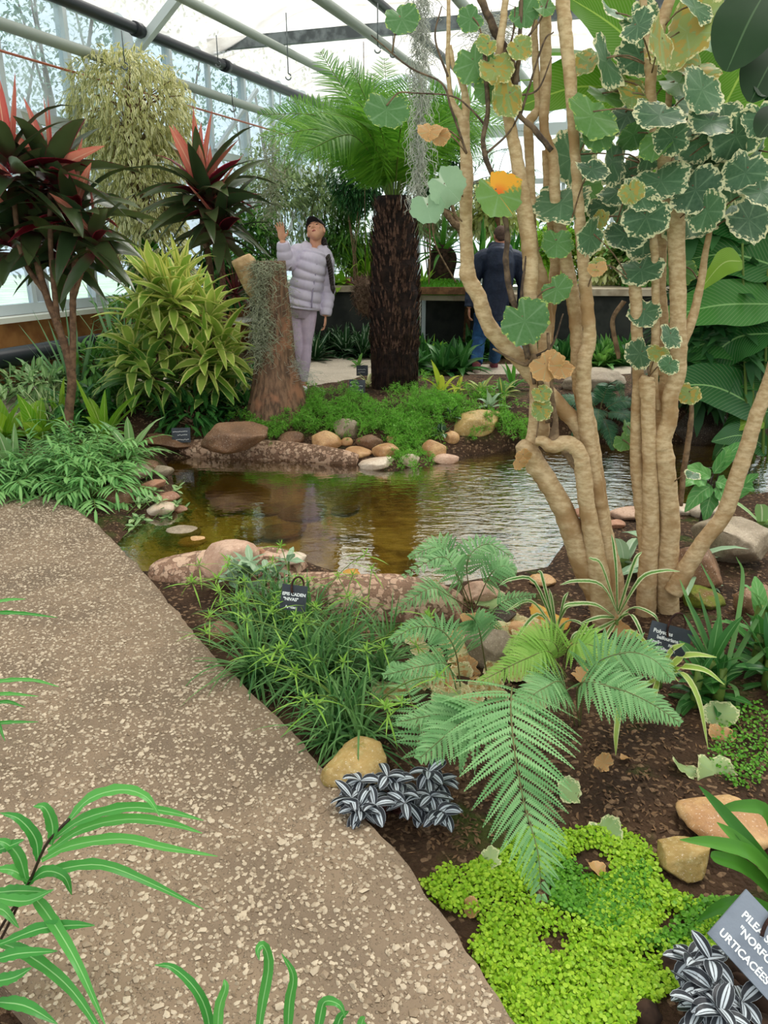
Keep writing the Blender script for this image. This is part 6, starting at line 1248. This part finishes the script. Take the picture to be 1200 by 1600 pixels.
# ------------------------------------------------------------------ slate plant labels
def text_mesh(cu):
    tmp = bpy.data.objects.new('tmp', cu); COL.objects.link(tmp); me = bpy.data.meshes.new_from_object(tmp.evaluated_get(bpy.context.evaluated_depsgraph_get()))
    bpy.data.objects.remove(tmp); o = bpy.data.objects.new('lettering', me); COL.objects.link(o); return o
def sign(px_, py_, D, w, h, roll, tilt, lines, size, label, hook=True, mat='slate', yaw=0., seeds=0, stake=True, depth_px=None):
    c = P(px_, py_, D); k = ppm(c); W, H_ = w/k, h/k; g = onG(c[0], c[1]+.02)
    r = np.array([math.cos(yaw), math.sin(yaw), 0]); fwd = np.array([-math.sin(yaw), math.cos(yaw), 0]); u = nrm(np.array([0, 0, math.cos(tilt)])+fwd*math.sin(tilt)); n = np.cross(r, u)
    r, u = r*math.cos(roll)+u*math.sin(roll), u*math.cos(roll)-r*math.sin(roll)
    t = thing('plant_label', label, 'plant label', np.array([c[0], c[1], g[2]]))
    mb = MB(); box(mb, c, (r, u, n), (W/2, H_/2, .003)); mb.build('slate', M[mat], t, False)
    if hook:
        mb = MB(); top = c+u*H_*.5; x0 = -W*.12; x1 = W*.32; R_ = (x1-x0)/2; cx = (x0+x1)/2; th = np.linspace(PI*1.25, 0, 18)
        arc = [top+r*(cx+R_*math.cos(a))+u*(R_*1.5*math.sin(a)+(.0 if a < PI else -.008))+n*(.01*math.cos(a)*-1) for a in th]
        end = arc[-1]; down = [end-u*.04, np.array([end[0]+fwd[0]*.02, end[1]+fwd[1]*.02, min(end[2]-.06, g[2]-.02)])]
        tube(mb, spline(np.array(arc+down), 50), .0042, 8); mb.build('hook', M['iron'], t)
    elif stake:
        mb = MB(); tube(mb, [c-u*H_*.4-n*.005, np.array([c[0], c[1]+.01, g[2]-.03])], .004, 6); mb.build('stake', M['iron'], t)
    for i, (s, dx, dy, sz) in enumerate(lines):
        if s is None:
            mb = MB()
            for q in range(int(sz[0])): x = dx+q*sz[1]; box(mb, c+r*(x*W)+u*((dy+R.normal()*.012)*H_)+n*.0042, (r, u, n), (sz[1]*W*.34, .02*H_, .0006))
            mb.build('lettering', M['chalk'], t, False); continue
        cu = bpy.data.curves.new('lettering', 'FONT'); cu.body = s; cu.size = sz*H_; cu.extrude = .0004; cu.offset = .0006; cu.materials.append(M['chalk'])
        o = text_mesh(cu); o.parent = t
        p = c+r*dx*W+u*dy*H_+n*.0036-ORG[t.name]
        o.matrix_local = Matrix(((r[0], u[0], n[0], p[0]), (r[1], u[1], n[1], p[1]), (r[2], u[2], n[2], p[2]), (0, 0, 0, 1)))
scr = lambda rows: [(None, x, y, (n, w)) for x, y, n, w in rows]
sign(283, 680, T(283, 690)[1]-.05, 29, 23, .03, .25, scr([(-.4, .25, 9, .09), (-.15, .02, 6, .09), (-.25, -.3, 8, .09)]), .2, 'small black slate sign under the lime dracaena', False)
sign(566, 579, T(566, 592)[1], 18, 16, 0, .2, scr([(-.35, .1, 7, .1), (-.3, -.15, 6, .1)]), .2, 'upper black sign beside the tree fern trunk', False)
sign(558, 604, T(558, 616)[1]-.03, 25, 21, -.03, .2, scr([(-.4, .3, 5, .1), (-.4, .05, 8, .1), (-.4, -.25, 8, .1)]), .2, 'lower black sign beside the tree fern trunk', False)
sign(459, 934, T(465, 1035)[1], 40, 40, -.12, .3, [('EPIS CADEN', -.46, .08, .17), ('"NIVAS"', -.4, -.12, .17), ('Arecac', -.3, -.42, .15)], .2, 'slate sign on an iron hook standing in the sedge')
sign(1045, 1000, T(1045, 1035)[1]-.06, 66, 46, -.27, .35, [('Polyscias', -.42, .14, .19), ('balfouriana', -.30, -.04, .17), ('Analie     nata', -.45, -.22, .17), ('Araliaceae', -.26, -.40, .16)], .2, 'readable slate sign on a rusty hook below the thick pale stem')
sign(1186, 1478, G(1186, 1490, .06)[1], 128, 96, -.86, .75, [('PILEA SPRUCEANA', -.36, .12, .17), ('  "NORFOLK"', -.36, -.10, .17), ('URTICACÉES', -.42, -.36, .17)], .2, 'pale slate sign with rusty hook in the bottom right corner', True, 'paleslate')
# ------------------------------------------------------------------ people
def closed(mb, pts, rad, n=14, k=24, flat=1.0, side=None):
    """closed tapering tube through pts, for fusing into one surface"""
    c = spline(pts, k); r = np.interp(np.linspace(0, 1, k), np.linspace(0, 1, len(rad)), rad); tube(mb, c, r, n, flat=flat, side=side)
def fuse(o, vox, sm=4, fac=.5):
    m = o.modifiers.new('one surface', 'REMESH'); m.mode = 'VOXEL'; m.voxel_size = vox; m.use_smooth_shade = True
    s = o.modifiers.new('soften', 'SMOOTH'); s.iterations = sm; s.factor = fac
def hand(mb, wrist, d, nrm_, side, L=.16, curl=.4, spread=.12):
    """palm with four fingers and a thumb; d = pointing direction, nrm_ = out of the back of the hand, side = towards the thumb"""
    d, s = nrm(d), nrm(side); n = nrm(nrm_); pl = L*.5
    pc = wrist+d*pl*.55
    ax = np.array([s, d, n]); blob(mb, pc, (L*.235, pl*.62, L*.085), ax, 3)
    for i, (off, ln) in enumerate(((.75, .92), (.26, 1.02), (-.24, .95), (-.72, .74))):
        b = wrist+d*pl*.95+s*off*L*.23; l = L*.46*ln; dd = nrm(d+s*off*spread); p = [b-dd*.015]; a = 0
        q = b
        for j, f in enumerate((.45, .3, .25)):
            a += curl*(.5+.4*j); q = q+(dd*math.cos(a)-n*math.sin(a))*l*f; p.append(q)
        closed(mb, p, [L*.052, L*.05, L*.044, L*.034], 8, 12)
    b = wrist+d*pl*.3+s*L*.19; closed(mb, [b-s*.01, b+(d*.6+s*.75)*L*.2, b+(d*.95+s*.75)*L*.34-n*.01], [L*.068, L*.056, L*.038], 8, 10)
def headform(mb, c, f, u, s):
    """head: cranium, face, jaw, nose, ears, brow; f faces forward, u up, s = height of the head"""
    f = nrm(f); u = nrm(u-f*np.dot(f, u)); r = np.cross(f, u); A = np.array([r, f, u])
    at = lambda x, y, z: c+(r*x+f*y+u*z)*s
    blob(mb, at(0, -.06, .13), (.325*s, .39*s, .36*s), A, 4); blob(mb, at(0, .06, -.08), (.27*s, .29*s, .33*s), A, 4)
    blob(mb, at(0, .14, -.28), (.17*s, .18*s, .18*s), A, 3); blob(mb, at(0, .29, .06), (.19*s, .06*s, .05*s), A, 3)
    closed(mb, [at(0, .31, .05), at(0, .365, -.05), at(0, .41, -.12), at(0, .35, -.15)], [.03*s, .04*s, .055*s, .04*s], 8, 12)
    for q in (-1, 1):
        blob(mb, at(q*.055, .355, -.135), (.035*s, .035*s, .03*s), A, 2); blob(mb, at(q*.31, -.04, -.03), (.045*s, .075*s, .12*s), A, 3)
        blob(mb, at(q*.15, .25, -.09), (.09*s, .06*s, .08*s), A, 3)
    blob(mb, at(0, .305, -.245), (.085*s, .05*s, .03*s), A, 3); blob(mb, at(0, .29, -.29), (.08*s, .05*s, .03*s), A, 3)
    return at, A
# ---- person in lilac, looking up with the right arm raised
DG_ = 7.38; J = lambda x, y, d=0.: P(x, y, DG_+d)
base = np.array([J(472, 618)[0], DG_, 0]); base[2] = H1(base[0], base[1])
per = thing('person', 'person in lilac puffer jacket and black cap gazing up with raised hand', 'person', base)
gz = base[2]
hc = J(493.5, 361, -.0); f = nrm([-.22, -.72, .60]); hs = .245
body = MB(); at, A = headform(body, hc, f, [-.15, .60, .75], hs); u_ = A[2]; r_ = A[0]
hip = J(470, 484); chest = J(487, 412); neck = J(493, 386, .03)
closed(body, [hc-[0, 0, .02]+np.array([0, .03, 0]), J(493, 378, .03), neck, J(491, 392, .03)], [.058, .052, .055, .075], 14)
closed(body, [J(491, 390, .03), chest, J(478, 450), hip, J(470, 494)], [.08, .11, .09, .10, .09], 18, flat=1.15)
sR, sL = J(470, 393, .0), J(506, 397, .04); eR, wR = J(447, 414, -.10), J(441.5, 376, -.16)
eL, wL = J(512, 452, .06), J(508.5, 494, .0)
closed(body, [J(488, 394, .03), sR, (sR+eR)/2, eR, (eR+wR)/2, wR], [.07, .055, .046, .04, .036, .026], 12, 30)
closed(body, [J(490, 394, .03), sL, (sL+eL)/2, eL, (eL+wL)/2, wL], [.07, .055, .046, .04, .036, .026], 12, 30)
hand(body, wR, [-.12, -.15, 1], [.55, .9, .1], [.85, -.4, .1], .175, .22, .22)
hand(body, wL, [-.05, -.1, -1], [1, -.3, 0], [0, -1, -.1], .16, .55)
kR, kL = J(464, 537, -.05), J(478, 538, -.02); aR, aL = np.array([J(470, 600)[0], DG_+.02, gz+.09]), np.array([J(475, 600)[0], DG_-.06, gz+.09])
for h_, k_, a_ in ((J(461, 492), kR, aR), (J(479, 492), kL, aL)):
    closed(body, [h_+[0, 0, .03], (h_+k_)/2, k_, k_*.55+a_*.45, a_, a_-[0, 0, .04]], [.088, .072, .050, .050, .034, .036], 14, 30)
    closed(body, [a_-[0, 0, .05], a_+[.0, -.07, -.065], a_+[0, -.14, -.075]], [.036, .034, .02], 10, 12)
o = body.build('body', M['skin'], per); fuse(o, .0042, 5)
# features
mb = MB()
for q in (-1, 1): blob(mb, at(q*.125, .305, .0), (.045*hs, .02*hs, .02*hs), A, 2)
mb.build('eyes', M['eye'], per)
mb = MB()
for q in (-1, 1): closed(mb, [at(q*.06, .345, .065), at(q*.13, .335, .085), at(q*.2, .28, .06)], [.008*hs, .014*hs, .006*hs], 6, 8)
mb.build('eyebrows', M['hair'], per)
mb = MB(); closed(mb, [at(-.075, .325, -.262), at(0, .355, -.255), at(.075, .325, -.262)], [.006*hs, .018*hs, .006*hs], 8, 10); closed(mb, [at(-.065, .32, -.282), at(0, .348, -.29), at(.065, .32, -.282)], [.006*hs, .02*hs, .006*hs], 8, 10); mb.build('lips', M['lips'], per)
# leggings
mb = MB()
for h_, k_, a_ in ((J(461, 492), kR, aR), (J(479, 492), kL, aL)):
    closed(mb, [h_+[0, 0, .10], h_, (h_+k_)/2, k_, k_*.55+a_*.45, a_+[0, 0, .02]], [.10, .097, .080, .057, .057, .040], 18, 36)
closed(mb, [J(470, 468), hip, J(470, 496)], [.13, .135, .10], 18, 10, flat=1.15)
o = mb.build('leggings', M['leggings'], per); fuse(o, .006, 3)
mb = MB()
for a_ in (aR, aL): closed(mb, [a_+[0, .05, -.06], a_+[0, -.03, -.052], a_+[0, -.13, -.066], a_+[0, -.18, -.07]], [.035, .042, .036, .02], 12, 16)
mb.build('shoes', M['whiteshoe'], per)
# quilted jacket: horizontal baffles as swelling rings
def puff(mb, pts, rad, nb, flat=1.0, n=28, amp=.05, hollow=True):
    k = nb*9; c = spline(pts, k); t = np.linspace(0, 1, k); r = np.interp(t, np.linspace(0, 1, len(rad)), rad)
    r = r*(1-amp+amp*1.6*np.abs(np.sin(PI*nb*t))**.5); tube(mb, c, r, n, flat=flat)
jk = MB(); puff(jk, [J(491, 390, .03), J(490, 397, .02), chest, J(482, 430), J(478, 452), J(473, 474), J(472, 482)], [.075, .12, .146, .148, .150, .166, .162], 9, 1.12, amp=.09)
cR = wR+(eR-wR)*.06; cL = wL+(eL-wL)*.02
puff(jk, [J(486, 396, .02), sR+(eR-sR)*.15, (sR+eR)/2, eR], [.095, .085, .078, .072], 4, amp=.08); puff(jk, [eR+(sR-eR)*.05, eR*.9+wR*.1, (eR+wR)/2, cR], [.070, .074, .068, .054], 4, amp=.08)
puff(jk, [J(492, 396, .04), sL+(eL-sL)*.12, (sL+eL)/2, eL, (eL+wL)/2, cL], [.095, .084, .076, .068, .066, .052], 9, amp=.08)
hd = MB(); th = np.linspace(.15*PI, .85*PI+PI*.0, 18)
nk = J(491, 394, .05)
ring = [nk+np.array([.105*math.cos(a), -.11*math.sin(a)+.02, .05-.055*math.sin(a)]) for a in np.linspace(-.25*PI, 1.25*PI, 24)]
tube(jk, np.array(ring), .028*np.sin(np.linspace(.35, PI-.35, 24))**.5, 12)
blob(jk, nk+[0, .12, -.02], (.12, .075, .09), None, 3)
o = jk.build('jacket', M['lilac'], per); fuse(o, .0055, 1, .3)
zs = MB(); zp = [J(494, 391, -.075), J(495, 410, -.135), J(491, 440, -.14), J(488, 460, -.155), J(487, 481, -.165)]
tube(zs, spline(zp, 24), .007, 6); zs.build('zip', M['lilac_seam'], o)
# cap: crown over the top of the head and a peak over the brow
mb = MB(); v, fc_ = ico(4); k = v[:, 2] > -.12; v2 = v*np.array([.36, .42, .36])*hs*1.0; v2[:, 2] = np.maximum(v2[:, 2], -.02*hs); mb.add((v2@A)+at(0, -.065, .16), fc_)
q = []; nn_ = 17
for j in range(7):
    for i in range(nn_):
        a = (i/(nn_-1)-.5)*PI*.86; e = j/6; x = .31*math.sin(a)*(1-.12*e); y = .30*math.cos(a)**.8+e*.28*math.cos(a)**.6; z = .17-.05*(x/.3)**2+.05*e*(1-(x/.34)**2)
        q.append(at(x, y-.02, z))
ff = [[j*nn_+i, j*nn_+i+1, (j+1)*nn_+i+1, (j+1)*nn_+i] for j in range(6) for i in range(nn_-1)]
mb.add(q, ff); o = mb.build('cap', M['cap'], per); s_ = o.modifiers.new('thick', 'SOLIDIFY'); s_.thickness = .006
# braid over the shoulder and hair behind the head
mb = MB(); blob(mb, at(0, -.22, .12), (.29*hs, .24*hs, .27*hs), A, 4, 0, .05, 2); closed(mb, [at(.27, -.2, .15), at(.29, -.22, -.05), J(502, 376, .06)], [.05*hs, .10*hs, .09*hs], 10, 12)
br = spline([J(503, 372, .07), J(508, 386, .06), J(512, 402, -.02), J(516, 420, -.06), J(518, 436, -.06), J(519, 446, -.05)], 60); t = np.linspace(0, 1, 60)
for phs in (0, 2.09, 4.19):
    off = np.stack([.017*np.sin(t*40+phs), .017*np.cos(t*40+phs), 0*t], -1)*(1-.4*t)[:, None]; tube(mb, br+off, .019*(1-.45*t), 8)
closed(mb, [br[-1], br[-1]+[.006, 0, -.035], br[-1]+[.01, 0, -.075]], [.02, .022, .004], 8, 10)
mb.build('hair', M['hair'], per)
# ---- person walking away in a navy jacket
DM = 9.66; Q = lambda x, y, d=0.: P(x, y, DM+d)
base = np.array([Q(760, 590)[0], DM, 0]); base[2] = H1(base[0], base[1]); gz = base[2]
pm = thing('person', 'person in navy hooded jacket and blue jeans walking away', 'person', base)
hs = .235; hc = Q(781.5, 369, .05); body = MB(); at, A = headform(body, hc, [-.15, 1, -.12], [0, .1, 1], hs)
closed(body, [hc-[0, .03, .05], Q(782, 384, .03), Q(781, 392, .02)], [.062, .062, .08], 14)
closed(body, [Q(781, 392, .02), Q(780, 420), Q(774, 460), Q(768, 492), Q(766, 505)], [.10, .13, .12, .12, .10], 18, flat=1.15)
sL, sR = Q(753, 404), Q(809, 406); eL, wL = Q(738, 444, .02), Q(733, 481, -.06); eR, wR = Q(818, 446, .02), Q(816, 484, -.1)
for s_, e_, w_ in ((sL, eL, wL), (sR, eR, wR)): closed(body, [Q(780, 402), s_, (s_+e_)/2, e_, (e_+w_)/2, w_], [.09, .068, .055, .046, .042, .031], 12, 30)
hand(body, wL, [.0, -.1, -1], [-1, .2, 0], [0, 1, -.1], .19, .6); hand(body, wR, [.0, -.1, -1], [1, .2, 0], [0, 1, -.1], .19, .6)
kL, aL = Q(748, 530, -.02), Q(744, 569, -.24); kR = Q(776, 538, .1); aR = np.array([Q(778, 560)[0], DM+.32, H1(Q(778, 560)[0], DM+.32)+.12])
for h_, k_, a_ in ((Q(756, 505), kL, aL), (Q(778, 505), kR, aR)): closed(body, [h_+[0, 0, .04], (h_+k_)/2, k_, k_*.55+a_*.45, a_], [.105, .088, .062, .06, .042], 14, 30)
sole_d = nrm([0, .25, -1.]); closed(body, [aL, aL+[0, .0, -.07], aL+[0, .09, -.13]], [.042, .044, .035], 10, 12); closed(body, [aR, aR+[0, .05, -.08], aR+[0, .17, -.10]], [.042, .042, .03], 10, 12)
o = body.build('body', M['skinman'], pm); fuse(o, .006, 4)
mb = MB(); v, fc_ = ico(4); v2 = v*np.array([.335, .40, .37])*hs; mb.add((v2@A)+at(0, -.068, .135), fc_); blob(mb, at(0, -.22, -.06), (.24*hs, .2*hs, .24*hs), A, 3); mb.build('hair', M['stubble'], pm)
mb = MB()
for h_, k_, a_ in ((Q(756, 505), kL, aL), (Q(778, 505), kR, aR)):
    k = 40; c = spline([h_+[0, 0, .12], h_, (h_+k_)/2, k_, k_*.55+a_*.45, a_+(k_-a_)*.04], k); t = np.linspace(0, 1, k); r = np.interp(t, np.linspace(0, 1, 6), [.13, .125, .108, .085, .080, .075]); r = r*(1+.03*np.sin(t*34)*sstep(.45, 1, t)); tube(mb, c, r, 18)
closed(mb, [Q(767, 478), Q(767, 495), Q(767, 508)], [.15, .155, .12], 18, 10, flat=1.15); o = mb.build('jeans', M['jeans'], pm); fuse(o, .009, 2)
jk = MB(); k = 46; c = spline([Q(781, 392, .02), Q(780, 402), Q(780, 424), Q(775, 458), Q(770, 485), Q(770, 500)], k); t = np.linspace(0, 1, k); r = np.interp(t, [0, .1, .3, .6, .85, 1], [.10, .165, .188, .182, .188, .19]); a_ = tube(jk, c, r*(1+.012*np.sin(t*26)), 26, flat=1.22)
for s_, e_, w_ in ((sL, eL, wL), (sR, eR, wR)):
    k = 36; c = spline([Q(780, 402), s_, (s_+e_)/2, e_, (e_+w_)/2, w_+(e_-w_)*.02], k); t = np.linspace(0, 1, k); r = np.interp(t, np.linspace(0, 1, 6), [.12, .098, .088, .076, .07, .060]); tube(jk, c, r*(1+.03*np.sin(t*38)*sstep(.2, .5, t)), 16)
# hood lying on the back
hq = Q(781, 393, -.09); blob(jk, hq+[0, .02, -.0], (.15, .09, .095), None, 4, 0, .06, 3); blob(jk, hq+[0, .0, -.09], (.12, .07, .09), None, 4, 0, .06, 5)
tube(jk, np.array([Q(781, 388, .04)+np.array([.115*math.cos(a), .115*math.sin(a)*.95-.0, .03*math.sin(a*2+.6)-.01+.04*(math.sin(a) < 0)*abs(math.sin(a))]) for a in np.linspace(-PI, PI, 30)]), .034, 12)
o = jk.build('jacket', M['navy'], pm); fuse(o, .008, 2, .4)
mb = MB(); closed(mb, [aL+[0, -.03, .015], aL+[0, -.035, -.05], aL+[0, .05, -.135], aL+[0, .12, -.16]], [.050, .056, .05, .035], 14, 16); closed(mb, [aR+[0, -.06, -.07], aR+[0, .05, -.075], aR+[0, .2, -.09]], [.045, .05, .03], 14, 16); sh = mb.build('shoes', M['shoe'], pm)
mb = MB(); closed(mb, [aL+[0, -.075, -.03], aL+[0, -.055, -.09], aL+[0, .03, -.165], aL+[0, .10, -.185]], [.030, .048, .046, .03], 14, 16, flat=1.0); mb.build('soles', M['sole'], sh)
